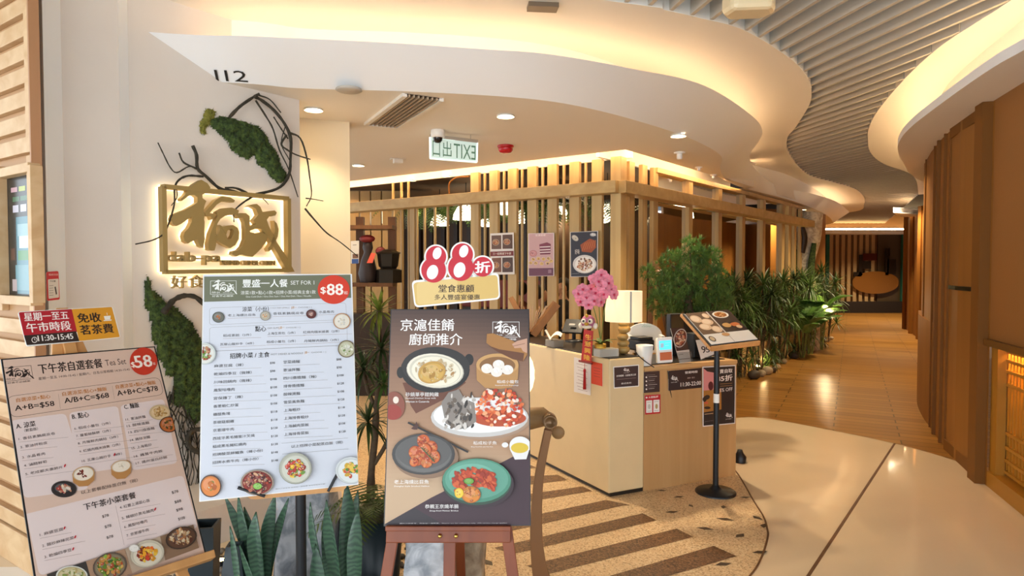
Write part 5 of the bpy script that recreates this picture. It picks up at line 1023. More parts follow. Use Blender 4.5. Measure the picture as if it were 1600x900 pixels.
def mq(P, c): fm_.poly_uv([mp(*k) for k in P], c)
fm_.mb.prism([fm_.p(*mp(*k)) for k in ((.02, .02), (.98, .02), (.98, .98), (.02, .98))], fm_.N*.004, 0); fm_.k = 90
mq([(.02, .02), (.98, .02), (.98, .98), (.02, .98)], 'e8e2da'); mq([(.02, .3), (.48, .3), (.48, .98), (.02, .98)], '6a5442'); mq([(.5, .3), (.98, .3), (.98, .98), (.5, .98)], '3a2c28'); mq([(.49, .02), (.505, .02), (.505, .98), (.49, .98)], 'b8b0a8')
def me(a, b, ra, rb, c): fm_.poly_uv([mp(a+ra*math.cos(t), b+rb*math.sin(t)) for t in [2*PI*i/20 for i in range(20)]], c)
for a, b, ra, rb in ((.15, .78, .11, .12), (.32, .66, .12, .1), (.2, .52, .12, .1), (.4, .85, .07, .08), (.38, .42, .1, .1)): me(a, b, ra, rb, 'd8b898'); me(a-.01, b+.01, ra*.7, rb*.7, 'e8d0b4')
me(.72, .84, .17, .11, 'e0dcd4'); me(.72, .84, .13, .085, 'a86a34')
rnd = random.Random(8)
for i in range(30): me(.72+rnd.uniform(-.1, .1), .84+rnd.uniform(-.06, .06), .02, .015, rnd.choice(['c88a50', '7a3c1c', 'd8a870']))
me(.64, .5, .09, .07, 'c89a60'); me(.82, .5, .1, .06, 'c87040'); me(.86, .42, .06, .05, 'e0b890'); me(.12, .16, .06, .08, '4a4038'); me(.12, .16, .045, .06, 'c8b090'); me(.45, .24, .08, .05, 'c89868')
fm_.mb.build('menu_pages', [M['white'], INKG], mn)
# ------------------------------------------------------------------ black foot behind the counter corner
p = gz(1156, 722); tag(MB().lathe([(.05, 0), (.055, .05), (.03, .08), (.02, .11), (0, .11)], p, 20).build('rubber_stopper', M['black']), 'small black rubber door stopper on the tile behind the counter', 'stopper')
# ------------------------------------------------------------------ floor lamp with curved arm beside the chef poster
Yl = 3.25; hb = at(859, 657, Yl); fb = V(at(845, 890, Yl).x, Yl, 0)
fl2 = thing('lantern_floor_lamp', 'floor lamp with curved bronze arm, wooden hub and glowing paper lantern', 'lamp', fb)
Pc = catmull([V(fb.x+.03, Yl, .03), at(843, 890, Yl), at(838, 830, Yl), at(841, 760, Yl), at(849, 710, Yl), at(857, 672, Yl)], 6); m = MB()
lo_, ro_ = [], []
for i in range(len(Pc)):
    t = i/(len(Pc)-1); w = .06*(1-t)**2+.04; d = (Pc[min(i+1, len(Pc)-1)]-Pc[max(i-1, 0)]).normalized(); n_ = V(d.z, 0, -d.x); lo_.append(Pc[i]-n_*w/2); ro_.append(Pc[i]+n_*w/2)
m.prism(lo_+ro_[::-1], (0, .035, 0))
m.build('curved_arm', nmat('bronze_brown', '8a6240', .35, .5), fl2, bevel=.004); m = MB(); m.lathe([(.12, 0), (.12, .02), (.05, .035)], fb, 32); m.build('base', nmat('lamp_base', '6a4a30', .4, .4), fl2)
RX = Matrix.Rotation(PI/2, 3, 'X'); dw_ = wood('drift_wood', '9a7448', 'b08a5c', .5, 'X', 12, 6)
m = MB(); m.lathe([(.022, -.03), (.036, -.03), (.036, .045), (.026, .045), (.02, .03), (0, .03)], hb, 24, 0, RX); m.build('hub', nmat('hub_brown', '8a6844', .3, .3), fl2)
m = MB(); c = at(822, 655, Yl+.1); m.tube([V(c.x-.12, Yl+.1, c.z-.01), V(c.x, Yl+.1, c.z), V(hb.x-.03, Yl+.06, hb.z+.005), V(hb.x+.0, Yl+.04, hb.z)], [.06, .06, .05, .03], 16); c2 = at(872, 676, Yl+.08); m.ball(c2, .035, 14, 0, (1, .5, 1)); m.build('wood_cylinder', dw_, fl2)
lc_ = at(815, 585, Yl+.12); m = MB()
m.lathe([(.068*math.sin(PI*i/16)+.002*(i % 2), -.122*math.cos(PI*i/16)) for i in range(17)], lc_, 28); m.build('paper_lantern', glow('lantern_paper', (1, .8, .48), 1.6), fl2)
MB().tube([lc_-V(0, 0, .11), V(lc_.x, Yl+.1, c.z+.02)], .016, 10).build('stem', M['brass'], fl2)
# ------------------------------------------------------------------ timber kiosk at the far left
kb = gz(67, 905); kd = V(-.83, .557, 0).normalized(); kn = V(-kd.y, kd.x, 0)
if kn.y > 0: kn = -kn
def KP(s, o, z): q = kb+kd*s+kn*o; return V(q.x, q.y, z)
kk = thing('timber_kiosk', 'pale slatted timber kiosk with an inset screen at the left edge', 'kiosk', kb)
kw = M['kiosk']
m = MB(); m.prism([KP(.012, -.03, 0), KP(1.3, -.03, 0), KP(1.3, -.036, 0), KP(0.012, -.036, 0)], (0, 0, 3.9)); m.build('back_panel', nmat('kiosk_back', 'b48a5c', .55), kk)
m = MB(); m.prism([KP(-.004, .012, 0), KP(.012, .012, 0), KP(.012, -.038, 0), KP(-.004, -.038, 0)], (0, 0, 3.9)); m.build('edge_panel', M['kside'], kk)
def kz(px, py): q = onp(px, py, kb, kb+kd); return (V(q.x, q.y, 0)-kb).dot(kd), q.z
s0, zt = kz(51, 268); s1, zb_ = kz(10, 462)
kbar = lambda m, s, t, z, h, o, d: m.bar(KP(s, o, z), KP(t, o, z), d, h)
for a, b in ((0.0, .022),): m = MB(); m.bar(KP(.012, -.015, 1.95), KP(.012, -.015, 1.951), .01, .01); 
zj = kz(66, 236)[1]
for z0, z1 in ((.12, zj-.008), (zj+.008, 3.9)): m = MB(); m.box(KP(.035, -.015, (z0+z1)/2), (.07, .05, z1-z0), math.atan2(kd.y, kd.x)); m.build('stile', kw, kk, bevel=.003)
m = MB(); m.box(KP(.4, -.01, .1), (.8, .06, .2), math.atan2(kd.y, kd.x)); m.build('plinth', kw, kk, bevel=.003)
z = .25; i = 0
while z < 3.9:
    m = MB(); t0 = .07
    if zb_-.06 < z < zt+.06:
        m.bar(KP(s1+.05, -.012, z), KP(1.3, -.012, z), .036, .085)
    else: m.bar(KP(t0, -.012, z), KP(1.3, -.012, z), .036, .085)
    m.build('slat', kw, kk, bevel=.004); z += .125; i += 1
m = MB()
for a, b in (((s0-.02, zt+.02), (s1+.06, zt+.02)), ((s0-.02, zb_-.02), (s1+.06, zb_-.02))): m.bar(KP(a[0], .0, a[1]), KP(b[0], .0, b[1]), .06, .05)
for s in (s0-.03, s1+.04): m.box(KP(s, 0, (zt+zb_)/2), (.04, .06, zt-zb_+.06), math.atan2(kd.y, kd.x))
sf_o = m.build('screen_frame', kw, kk, bevel=.003)
kf = Flat(KP(0, -.028, 0), -kd, V(0, 0, 1), 1, 1); kf.mb = MB()
kf.mb.prism([kf.p(-s1-.02, zb_, 0), kf.p(-s0, zb_, 0), kf.p(-s0, zt, 0), kf.p(-s1-.02, zt, 0)], kf.N*.006, 0); kf.k = 170
def kq(a, b, c, d, col): u = lambda t: -s1+(s1-s0)*t; v = lambda t: zb_+(zt-zb_)*t; kf.poly_uv([(u(a), v(b)), (u(c), v(b)), (u(c), v(d)), (u(a), v(d))], col)
kq(.0, 0, 1, 1, '1a2224'); kq(.25, .02, 1, .66, '4a8290'); kq(.3, .5, .95, .6, '8ab0b8'); kq(.35, .4, .8, .5, 'd0e4e8'); kq(.3, .3, .8, .38, '4a8a54'); kq(.2, .05, .9, .26, '6a9aa4')
for i, x in enumerate((.15, .42, .7)): kq(x, .7, x+.2, .76, 'c8c4d0'); kq(x, .79, x+.24, .83, '3a6a4c')
for i, x in enumerate((.1, .38, .66)): kq(x, .87, x+.22, .91, ('c8a0a8', 'a8b44a', '9ab0b4')[i])
kq(.08, .04, .24, .14, 'b8a8a8'); kq(.05, .3, .2, .4, '5a3c34')
kf.mb.build('screen', [M['black'], INKG], sf_o)
# red and white sticker on the white wall edge
sa = onp(62, 420, outl[0], outl[2]); wq0, wq1 = outl[1], outl[2]
yw = math.atan2((outl[2]-outl[0]).y, (outl[2]-outl[0]).x)
pw = onp(82, 446, outl[1], outl[2])
def dk(b):
    b.rr([z3(280, 62), z3(342, 58), z3(345, 168), z3(284, 176)], .006, 'e8e6e4'); b.text('7分鐘', z3(292, 78), z3(325, 74), 2.8, '4a4444', .02); b.text('稻成分店', z3(285, 40), z3(340, 36), 3, 'f4d8d8', .02)
    dlines(b, [(z3(288, 100+i*14), z3(312, 98+i*14)) for i in range(5)], 'a09c9c', .003); b.line(z3(322, 105), z3(330, 150), .012, '4a4646')
sheet('wall_sticker', 'red and white rounded sticker on the white wall edge beside the kiosk', 'sticker', pw+(V(-(outl[2]-outl[1]).y, (outl[2]-outl[1]).x, 0).normalized()*-.004), math.atan2((outl[2]-outl[1]).y, (outl[2]-outl[1]).x), [z3(270, 18), z3(342, 13), z3(350, 180), z3(274, 188)], 'd02a38', dk, r=.012)
# ------------------------------------------------------------------ moss and branches on the sign wall
def mossmat(name, a, b, c):
    m = nmat(name, a, .95); nt = m.node_tree; bb = nt.nodes['Principled BSDF']; tc = nt.nodes.new('ShaderNodeTexCoord'); n = nt.nodes.new('ShaderNodeTexNoise'); n.inputs['Scale'].default_value = 38; n.inputs['Detail'].default_value = 8
    nt.links.new(tc.outputs['Object'], n.inputs['Vector']); r = nt.nodes.new('ShaderNodeValToRGB'); e = r.color_ramp.elements; e[0].position = .32; e[0].color = (*hexc(a), 1); e[1].position = .7; e[1].color = (*hexc(c), 1); x = e.new(.5); x.color = (*hexc(b), 1)
    nt.links.new(n.outputs[0], r.inputs[0]); nt.links.new(r.outputs[0], bb.inputs['Base Color']); u = nt.nodes.new('ShaderNodeBump'); u.inputs['Strength'].default_value = 1; u.inputs['Distance'].default_value = .02; nt.links.new(n.outputs[0], u.inputs['Height']); nt.links.new(u.outputs[0], bb.inputs['Normal']); return m
moss_m = mossmat('moss_green', '26301a', '3f5226', '5a6c30')
def inside(u, v, P):
    c = False; j = len(P)-1
    for i in range(len(P)):
        if (P[i][1] > v) != (P[j][1] > v) and u < (P[j][0]-P[i][0])*(v-P[i][1])/(P[j][1]-P[i][1])+P[i][0]: c = not c
        j = i
    return c
def edist(u, v, P):
    d = 9
    for (a, b) in zip(P, P[1:]+P[:1]):
        ex, ey = b[0]-a[0], b[1]-a[1]; t = max(0, min(1, ((u-a[0])*ex+(v-a[1])*ey)/(ex*ex+ey*ey+1e-12))); d = min(d, math.hypot(u-a[0]-ex*t, v-a[1]-ey*t))
    return d
from mathutils import noise as mnoise
def moss(px, label, seed, mat, thick=.05, g=.011):
    P = [qs.uv(*k) for k in px]; us = [k[0] for k in P]; vs_ = [k[1] for k in P]; mb = MB(); idx = {}; V_ = []; nu = int((max(us)-min(us))/g)+2; nv = int((max(vs_)-min(vs_))/g)+2
    for i in range(nu):
        for j in range(nv):
            u, v = min(us)+i*g, min(vs_)+j*g; nz = mnoise.noise(V(u*14, v*14, seed))*.02
            ins = inside(u, v, P); d = edist(u, v, P)
            if ins or d < .012+nz:
                h = (thick*min(1, d/.06)**.5 if ins else 0)*(.7+.5*mnoise.noise(V(u*30, v*30, seed)))+.012*mnoise.noise(V(u*90, v*90, seed))+.006
                idx[(i, j)] = len(V_); V_.append(qs.p(u, v, max(.001, h)))
    fs = [(idx[(i, j)], idx[(i+1, j)], idx[(i+1, j+1)], idx[(i, j+1)]) for (i, j) in idx if (i+1, j) in idx and (i+1, j+1) in idx and (i, j+1) in idx]
    mb.add(V_, fs, 0, True); rnd = random.Random(seed)
    for q in V_:
        for _ in range(2):
            d = qs.R*rnd.uniform(-1, 1)+qs.U*rnd.uniform(-1, .6)+qs.N*rnd.uniform(.3, 1); d.normalize(); s = qs.R*.0022; L = rnd.uniform(.008, .024); mb.add([q-s, q+s, q+d*L], [(0, 1, 2)], 0)
    return tag(mb.build('moss_patch', mat), label, 'moss', 'moss on the sign wall')
z9 = Z(2.7275, 200, 130); zr = Z(2.9, 220, 430)
moss([z9(*k) for k in ((345,170),(360,150),(400,145),(440,150),(500,165),(560,195),(590,225),(600,260),(630,300),(650,350),(670,390),(665,420),(640,425),(610,400),(580,360),(550,340),(540,300),(510,320),(470,305),(430,270),(400,220),(370,195))], 'long green moss patch high on the sign wall above the logo', 3, moss_m)
moss([z9(*k) for k in ((330,120),(350,115),(372,125),(365,150),(345,170),(325,190),(325,215),(312,215),(305,185),(320,160))], 'small yellowish lichen tuft at the upper left of the high moss', 9, mossmat('lichen_yellow', '6a6428', '8c8a3a', 'a89c50'), .025, .008)
moss([zr(*k) for k in ((25,0),(35,20),(45,60),(62,80),(90,105),(140,140),(170,175),(210,200),(235,230),(250,270),(282,310),(300,600),(270,640),(240,680),(215,640),(190,600),(150,590),(130,570),(140,540),(155,500),(150,460),(110,450),(100,400),(80,370),(60,300),(50,240),(40,180),(25,130),(15,80))], 'large green moss patch on the sign wall between the two menu boards', 5, moss_m, .06, .013)
bark = nmat('branch_bark', '3a3428', .8, bump=.6, bscale=60, var=.4, vscale=30)
def branch(mb, px, r0, r1, d0=.04, d1=.05, seed=1):
    r0 *= 1.3; r1 *= 1.25
    P = [qs.p(*qs.uv(*k), d0+(d1-d0)*i/(len(px)-1)+.012*math.sin(i*1.7+seed)) for i, k in enumerate(px)]; C = catmull(P, 4); n = len(C); rnd = random.Random(seed)
    mb.tube(C, [(r0+(r1-r0)*i/(n-1))*rnd.uniform(.85, 1.2) for i in range(n)], 7)
L9 = lambda *a: [z9(*k) for k in a]
m = MB()
branch(m, L9((415,150),(460,105),(520,65),(545,50)), .009, .007, .05, .05); branch(m, L9((520,62),(560,80),(610,120),(650,180),(675,240),(680,320),(672,390),(630,445),(560,470),(500,478),(420,460),(370,450),(320,400),(285,365),(275,310),(258,270)), .009, .008, .05, .05, 2)
branch(m, L9((525,80),(570,140),(600,200),(625,290),(670,370),(712,487)), .006, .003, .06, .05, 3); branch(m, L9((545,55),(590,75),(630,132)), .005, .003, .05, .06, 4); branch(m, L9((660,225),(630,265),(650,290),(690,310),(748,330)), .006, .004, .06, .1, 5)
branch(m, L9((670,215),(710,240),(740,320),(755,400),(757,480),(732,527)), .006, .003, .06, .08, 6); branch(m, L9((520,480),(460,515),(425,550),(417,595)), .006, .003, .06, .12, 7); branch(m, L9((300,402),(240,398),(200,415),(175,450),(170,520),(150,600),(125,645),(70,672),(0,688)), .006, .003, .06, .11, 8)
branch(m, L9((112,258),(140,305),(165,360),(190,385),(245,358),(285,370)), .003, .004, .05, .05, 9); branch(m, L9((205,300),(225,340),(270,365)), .004, .005, .05, .05, 10); branch(m, L9((742,535),(780,590),(820,640),(880,680),(950,738)), .006, .003, .05, .1, 11); branch(m, L9((740,492),(770,498),(806,505)), .004, .002, .06, .08, 12)
branch(m, L9((490,470),(440,450),(400,448)), .007, .005, .05, .05, 13); branch(m, L9((180,450),(185,490),(165,525)), .003, .002, .08, .08, 14); branch(m, L9((600,150),(640,200),(668,240)), .004, .004, .06, .05, 15); branch(m, L9((655,180),(640,260),(670,330)), .003, .003, .06, .05, 16); branch(m, L9((530,470),(560,500),(570,520)), .003, .002, .06, .08, 17)
tag(m.build('dry_branch', bark), 'twisting dry branch arching over the logo sign and the high moss', 'branch')
m = MB(); Lr = lambda *a: [zr(*k) for k in a]
branch(m, Lr((80,170),(105,140),(135,112),(180,92),(230,100),(280,145)), .016, .011, .06, .06, 1); tag(m.build('bent_branch', bark), 'thick bent branch crossing the top of the large lower moss', 'branch'); m = MB(); branch(m, Lr((275,690),(225,698),(200,735),(212,780),(262,797),(290,790)), .014, .012, .05, .05, 2)
rnd = random.Random(7)
for k in range(16):
    x0, y0 = rnd.uniform(120, 260), rnd.uniform(480, 640); P = [(x0, y0)]
    for j in range(5): P.append((P[-1][0]+rnd.uniform(-22, 30), P[-1][1]+rnd.uniform(20, 70)))
    branch(m, Lr(*P), .0035, .0018, .02, .03, k)
for k in range(10):
    x0 = rnd.uniform(160, 300); P = [(x0, 640+rnd.uniform(0, 120))]
    for j in range(6): P.append((P[-1][0]+rnd.uniform(-18, 26), P[-1][1]+rnd.uniform(40, 80)))
    branch(m, Lr(*P), .003, .0018, .02, .03, k+30)
tag(m.build('hanging_roots', bark), 'dark looping roots trailing down below the large lower moss', 'roots')
# ------------------------------------------------------------------ fittings under the soffit
ca = [gz(*k, ZB) for k in ((572, 192), (640, 143), (702, 143), (628, 193))]
ac = thing('air_grille', 'long linear air conditioning grille in the soffit near the fascia', 'air vent', (ca[0]+ca[2])/2)
d_ = ((ca[1]-ca[0])+(ca[2]-ca[3])).normalized(); w_ = (ca[3]-ca[0]); w_ = w_-d_*w_.dot(d_); wl_ = w_.length; wn = w_.normalized(); L_ = (ca[1]-ca[0]).dot(d_)-.06
def G(a, b, z): q = ca[0]+d_*a+wn*b; return V(q.x, q.y, ZB+z)
m = MB()
for a, b in ((G(0, 0, -.012), G(L_, 0, -.012)), (G(0, wl_, -.012), G(L_, wl_, -.012))): m.bar(a, b, .035, .026)
m.bar(G(0, 0, -.012), G(0, wl_, -.012), .035, .026); m.build('frame', M['plaster'], ac)
MB().bar(G(.01, wl_/2, -.003), G(L_, wl_/2, -.003), wl_, .004).build('backing', nmat('grille_dark', '3a2c20', .7), ac)
gm = nmat('grille_slat', 'b09c84', .5)
for i in range(7): MB().bar(G(.02, wl_*(i+1)/8, -.012), G(L_, wl_*(i+1)/8, -.012), .011, .022).build('slat', gm, ac)
# exit sign: clear panel with mirrored text
es = thing('exit_sign', 'hanging illuminated exit sign seen from behind with mirrored letters', 'sign', at(709, 214, 6.1))
eY = 6.1; ea, eb = at(672, 214, eY), at(746, 222, eY+.18); ye = math.atan2(eb.y-ea.y, eb.x-ea.x)
bx = Board((ea.x, ea.y, 0), ye, 0, 1, 1); bx.clip = False; qd = [(672, 214), (746, 222.5), (745, 253.5), (672.5, 247.5)]
epl = bpy.data.materials.new('exit_panel'); epl.use_nodes = True; nt = epl.node_tree; b_n = nt.nodes['Principled BSDF']; b_n.inputs['Base Color'].default_value = (.5, .6, .55, 1); b_n.inputs['Emission Color'].default_value = (.72, .9, .82, 1); b_n.inputs['Emission Strength'].default_value = .28
o_ = [bx.uv(*k) for k in qd][::-1]; m = MB(); m.prism([bx.p(u, v, -.01) for u, v in o_], bx.N*.01); ep_o = m.build('panel', epl, es)
m = MB(); U4 = [bx.uv(*k) for k in qd]
for a, b in zip(U4, U4[1:]+U4[:1]): m.bar(bx.p(*a, -.005), bx.p(*b, -.005), .012, .02, up=bx.N)
m.build('frame', glow('exit_edge', (.85, 1, .95), .7), es)
etx = nmat('exit_letter', '5f8a70', .5)
for t, a, b, h_ in (('口', (687.5, 244.8), (676, 243.5), 24), ('出', (705.5, 246), (692, 244.5), 24), ('EXIT', (743, 250), (709, 246.5), 22)):
    vs, fs = textmesh(t); x0 = min(v[0] for v in vs); x1 = max(v[0] for v in vs); y0 = min(v[1] for v in vs); y1 = max(v[1] for v in vs); u0, v0 = bx.uv(*a); u1, v1 = bx.uv(*b); hh_ = bx.uv(a[0], a[1]-h_)[1]-v0
    m = MB(); m.add([bx.p(u0+(x-x0)/(x1-x0)*(u1-u0), v0+(v1-v0)*(x-x0)/(x1-x0)+(y-y0)/(y1-y0)*hh_, .0015) for x, y in vs], [tuple(f)[::-1] for f in fs]); m.build('letters', etx, ep_o)
m = MB(); c = (ea+eb)/2
for p in (ea.lerp(eb, .15), ea.lerp(eb, .85)): m.tube([(p.x, p.y, p.z), (p.x, p.y, ZB)], .004, 6)
m.bar(V(ea.x, ea.y, ea.z+.01), V(eb.x, eb.y, eb.z+.005), .03, .03); m.build('hanger', M['chrome'], es)
def ceil_pt(px, py, z=ZB): p = gz(px, py, z); return V(p.x, p.y, z)
p = ceil_pt(684, 203.5); o = thing('dome_camera', 'white dome security camera in front of the exit sign', 'camera', p)
hs_ = MB().lathe([(.062, 0), (.066, -.02), (.064, -.065), (.05, -.07)], p, 28).build('housing', M['white'], o); MB().lathe([(.046, -.07), (.042, -.095), (.026, -.115), (0, -.12)], p, 24).build('lens_dome', nmat('smoked_dome', '221a16', .12), hs_)
p = ceil_pt(790, 227.5); o = thing('fire_alarm', 'red fire alarm dome on the soffit right of the exit sign', 'alarm', p)
MB().lathe([(.085, 0), (.09, -.012), (.07, -.03)], p, 32).build('base', M['red'], o); MB().lathe([(.075, -.03), (.076, -.05), (.06, -.07), (.03, -.078), (0, -.08)], p, 32).build('dome', nmat('alarm_red', 'c01822', .25), o)
p = ceil_pt(622, 248); o = thing('sensor_box', 'small white sensor box on the soffit left of the exit sign', 'sensor', p)
m = MB(); m.box(p-V(0, 0, .03), (.11, .07, .05), ye); m.build('body', M['white'], o, bevel=.006); m = MB(); m.box(p-V(0, 0, .005), (.17, .1, .008), ye); m.build('mount_plate', M['plaster'], o)
p = ceil_pt(545, 138.5); tag(MB().lathe([(.09, 0), (.095, -.012), (.08, -.02), (0, -.021)], p, 32).build('ceiling_speaker', nmat('speaker_grille', 'b8b0a4', .5)), 'round grey ceiling speaker just behind the fascia edge', 'speaker')
for px, py, lb in ((1062, 238, 'white smoke detector hanging from the soffit below the third downlight'), (1092, 261, 'small white sprinkler head on the soffit, middle of the row to the right'), (1115, 273, 'small white sprinkler head on the soffit nearest the fascia bend')):
    p = ceil_pt(px, py); o = thing('smoke_detector' if px < 1080 else 'sprinkler_head', lb, 'detector' if px < 1080 else 'sprinkler', p)
    r = .05 if px < 1080 else .035; MB().lathe([(r*1.25, 0), (r*1.25, -.012), (r*.7, -.016)], p, 24).build('base', M['white'], o); MB().lathe([(r*.62, -.016), (r*.62, -.07 if px < 1080 else -.04), (r*.4, -.08 if px < 1080 else -.05), (0, -.08 if px < 1080 else -.05)], p, 20).build('head', M['white'], o)
p = at(1172, 6, 3.95); o = thing('ceiling_projector', 'cream rounded projector pod hanging under the ceiling slats', 'projector', p)
m = MB(); pts = [(p.x-.13, p.y-.08), (p.x+.1, p.y-.1), (p.x+.16, p.y+.0), (p.x+.11, p.y+.1), (p.x-.1, p.y+.12), (p.x-.16, p.y+.03)]
m.prism([(x, y, p.z-.06) for x, y in pts], (0, 0, .12)); m.build('pod', nmat('cream_plastic', 'e8d2a8', .4), o, bevel=.03); MB().tube([(p.x, p.y, p.z+.05), (p.x, p.y, 3.62)], .02, 10).build('stem', M['white'], o)
p = at(848, -1, 4.3); m = MB(); m.box((p.x, p.y, 3.435), (.2, .1, .03), .1); tag(m.build('ceiling_track', nmat('track_brown', '6a5844', .5)), 'small brown fitting on the upper ceiling above the fascia middle', 'fitting')
# ------------------------------------------------------------------ posters on the timber screen
yL = math.atan2(-KL.y, -KL.x); oS = LP(850, -.075)+V(0, 0, 1.7); z6s = Z(3.75, 540, 280)
def dpa(b):
    for i, q in enumerate(((855, 330, 912, 410), (920, 326, 978, 408), (858, 462, 912, 545), (920, 460, 980, 545))):
        b.rr([z6s(q[0], q[1]), z6s(q[2], q[1]-2), z6s(q[2]+1, q[3]-1), z6s(q[0], q[3])], .002, ('6a4a38', '5a3a2c', '7a4a30', '4a3028')[i]); cx, cy = z6s((q[0]+q[2])/2, (q[1]+q[3])/2)
        b.dish(cx-1, cy, 5.5, 5, 'c8b8a0', '9a5a34', ['c8703a', 'e0b070', '8a3a20', 'd89858'], 16, 50+i, .7, 0, .25)
    b.poly([z6s(850, 425), z6s(985, 420), z6s(986, 448), z6s(850, 452)][::-1], '7a2420'); b.text('三一起開運下午茶', z6s(865, 444), z6s(972, 440), 3.6, 'e8d8c8', .02)
sheet('screen_poster', 'white bordered poster of four dish photos on the timber screen', 'poster', oS, yL, [z6s(847, 318), z6s(985, 312), z6s(990, 557), z6s(850, 560)], 'e6ddd4', dpa)
def dpb(b):
    b.rr([z6s(1074, 320), z6s(1218, 317), z6s(1218, 565), z6s(1074, 567)], .002, 'c8a0a0'); b.poly([z6s(1074, 522), z6s(1218, 520), z6s(1218, 565), z6s(1074, 567)][::-1], '6a3a50')
    b.text('花漾甜蜜', z6s(1112, 335), z6s(1172, 333), 3, 'f4e8e4'); b.poly([z6s(1135, 382), z6s(1180, 370), z6s(1203, 380), z6s(1200, 440), z6s(1140, 442)][::-1], '7a3448')
    for y in (398, 415, 430): b.line(z6s(1138, y), z6s(1200, y-3), .012, 'e8d8d4')
    b.dish(*z6s(1100, 435), 6, 5, 'b87078', 'c88a88', ['a05a60'], 5, 60)
    for x, y in ((1100, 470), (1130, 465), (1160, 468), (1190, 465), (1085, 490), (1115, 492), (1150, 495), (1185, 492), (1205, 480)): b.dish(*z6s(x, y), 3.4, 2.8, 'f0e0d0', 'd8b068', ['5a3a4a', 'e0a040'], 3, x, .5, 0, .4)
    b.rr([z6s(1188, 530), z6s(1208, 529), z6s(1208, 550), z6s(1188, 551)], .001, '9a7484')
sheet('screen_poster', 'pink cake poster with purple foot on the timber screen', 'poster', oS, yL, [z6s(1070, 318), z6s(1222, 314), z6s(1222, 567), z6s(1070, 569)], 'e8dcd8', dpb)
def dpc(b):
    b.rr([z6s(1319, 312), z6s(1475, 306), z6s(1473, 569), z6s(1321, 570)], .002, '2c2c38'); b.poly([z6s(1375, 385), z6s(1430, 348), z6s(1465, 360), z6s(1468, 400), z6s(1440, 430), z6s(1385, 425)][::-1], '9a4a24')
    for i in range(6): b.line(z6s(1385+i*14, 420-i*4), z6s(1405+i*12, 372-i*3), .006, 'c8743a')
    b.dish(*z6s(1345, 345), 6, 4, 'a8a098', 'c8c0b0', ['8a7a60'], 4, 70, .5, .7); b.dish(*z6s(1450, 325), 5, 3, '8a8a90', 'b0b0b0', ['d8d8d8'], 3, 71); b.dish(*z6s(1401, 498), 18.5, 14.5, 'd8d4d0', 'ece8e2', ['c8906a', 'd8b088', 'a8583a', '6a4a38', 'e8d0b0'], 40, 72, .66, 0, .18)
    b.logo(z6s(1440, 335), z6s(1468, 333), 5, 'e8e4e0', False, False); b.text('好味', z6s(1345, 440), z6s(1372, 438), 8, 'e8e0d8'); b.line(z6s(1325, 555), z6s(1370, 551), .003, '9a9aa0')
sheet('screen_poster', 'dark poster of roast meat and a noodle bowl on the timber screen', 'poster', oS, yL, [z6s(1315, 310), z6s(1479, 303), z6s(1477, 571), z6s(1318, 573)], 'd8d4d0', dpc)
# ------------------------------------------------------------------ plants
def leafmat(name, a, b, rough=.45):
    m = nmat(name, a, rough); nt = m.node_tree; bb = nt.nodes['Principled BSDF']; tc = nt.nodes.new('ShaderNodeTexCoord'); n = nt.nodes.new('ShaderNodeTexNoise'); n.inputs['Scale'].default_value = 9; n.inputs['Detail'].default_value = 3
    nt.links.new(tc.outputs['Object'], n.inputs['Vector']); r = nt.nodes.new('ShaderNodeValToRGB'); r.color_ramp.elements[0].position = .35; r.color_ramp.elements[1].position = .65; r.color_ramp.elements[0].color = (*hexc(a), 1); r.color_ramp.elements[1].color = (*hexc(b), 1)
    nt.links.new(n.outputs[0], r.inputs[0]); nt.links.new(r.outputs[0], bb.inputs['Base Color']); return m
lfd = leafmat('leaf_dark', '2a3a1a', '3c5222'); lfm = leafmat('leaf_mid', '3f5c26', '5c7a34'); lfy = leafmat('leaf_lime', '6c7c28', '9aa23c'); lfp = leafmat('leaf_pine', '43602a', '6c883a', .6); lfs = leafmat('leaf_snake', '2f5038', '527a58', .35)
trunk = nmat('trunk_bark', '5a4630', .8, bump=.7, bscale=50, var=.35, vscale=25)
def rosette(mb, c, R, n, w, rnd, lo=-.5, hi=1.4, droop=.9):
    for i in range(n):
        t = (i+.5)/n; e = lo+(hi-lo)*t; mb.leaf(c, i*2.399+rnd.uniform(-.2, .2), R*rnd.uniform(.8, 1.1)*(1-.25*t), w, e, droop*rnd.uniform(.6, 1.3)*(1.1-.5*t), 5)
# tall dracaena between the menu boards
rnd = random.Random(21); db_ = gz(575, 900); db_ = V(at(578, 760, 3.55).x, 3.55, 0)
dt = thing('dracaena', 'tall branching dracaena with strap leaf crowns between the white board and the poster', 'plant', db_)
T = lambda x, y, Y=3.55: at(x, y, Y)
m = MB(); m.tube(catmull([V(db_.x, 3.55, .28), T(580, 740), T(585, 690), T(588, 640), T(592, 560), T(592, 485)], 5), [.024]*5+[.02]*10+[.014]*11, 9); m.tube(catmull([T(585, 725), T(600, 700), T(617, 665), T(632, 640)], 5), .012, 8); m.tube(catmull([T(588, 640), T(575, 610), T(568, 580)], 5), .012, 8); m.build('trunk', trunk, dt)
for (x, y), R, nn_, mt in (((592, 487), .22, 34, lfy), ((568, 578), .24, 38, lfd), ((596, 545), .24, 36, lfd), ((632, 640), .2, 26, lfd), ((575, 660), .24, 34, lfd), ((600, 600), .2, 30, lfm)): m = MB(); rosette(m, T(x, y), R, nn_, .021, rnd); m.build('leaf_crown', mt, dt)
m = MB(); m.lathe([(.13, .0), (.17, .3), (.165, .31), (.15, .28), (0, .27)], V(db_.x, 3.55, 0), 28); m.build('pot', nmat('dark_pot', '1c1e22', .4), dt)
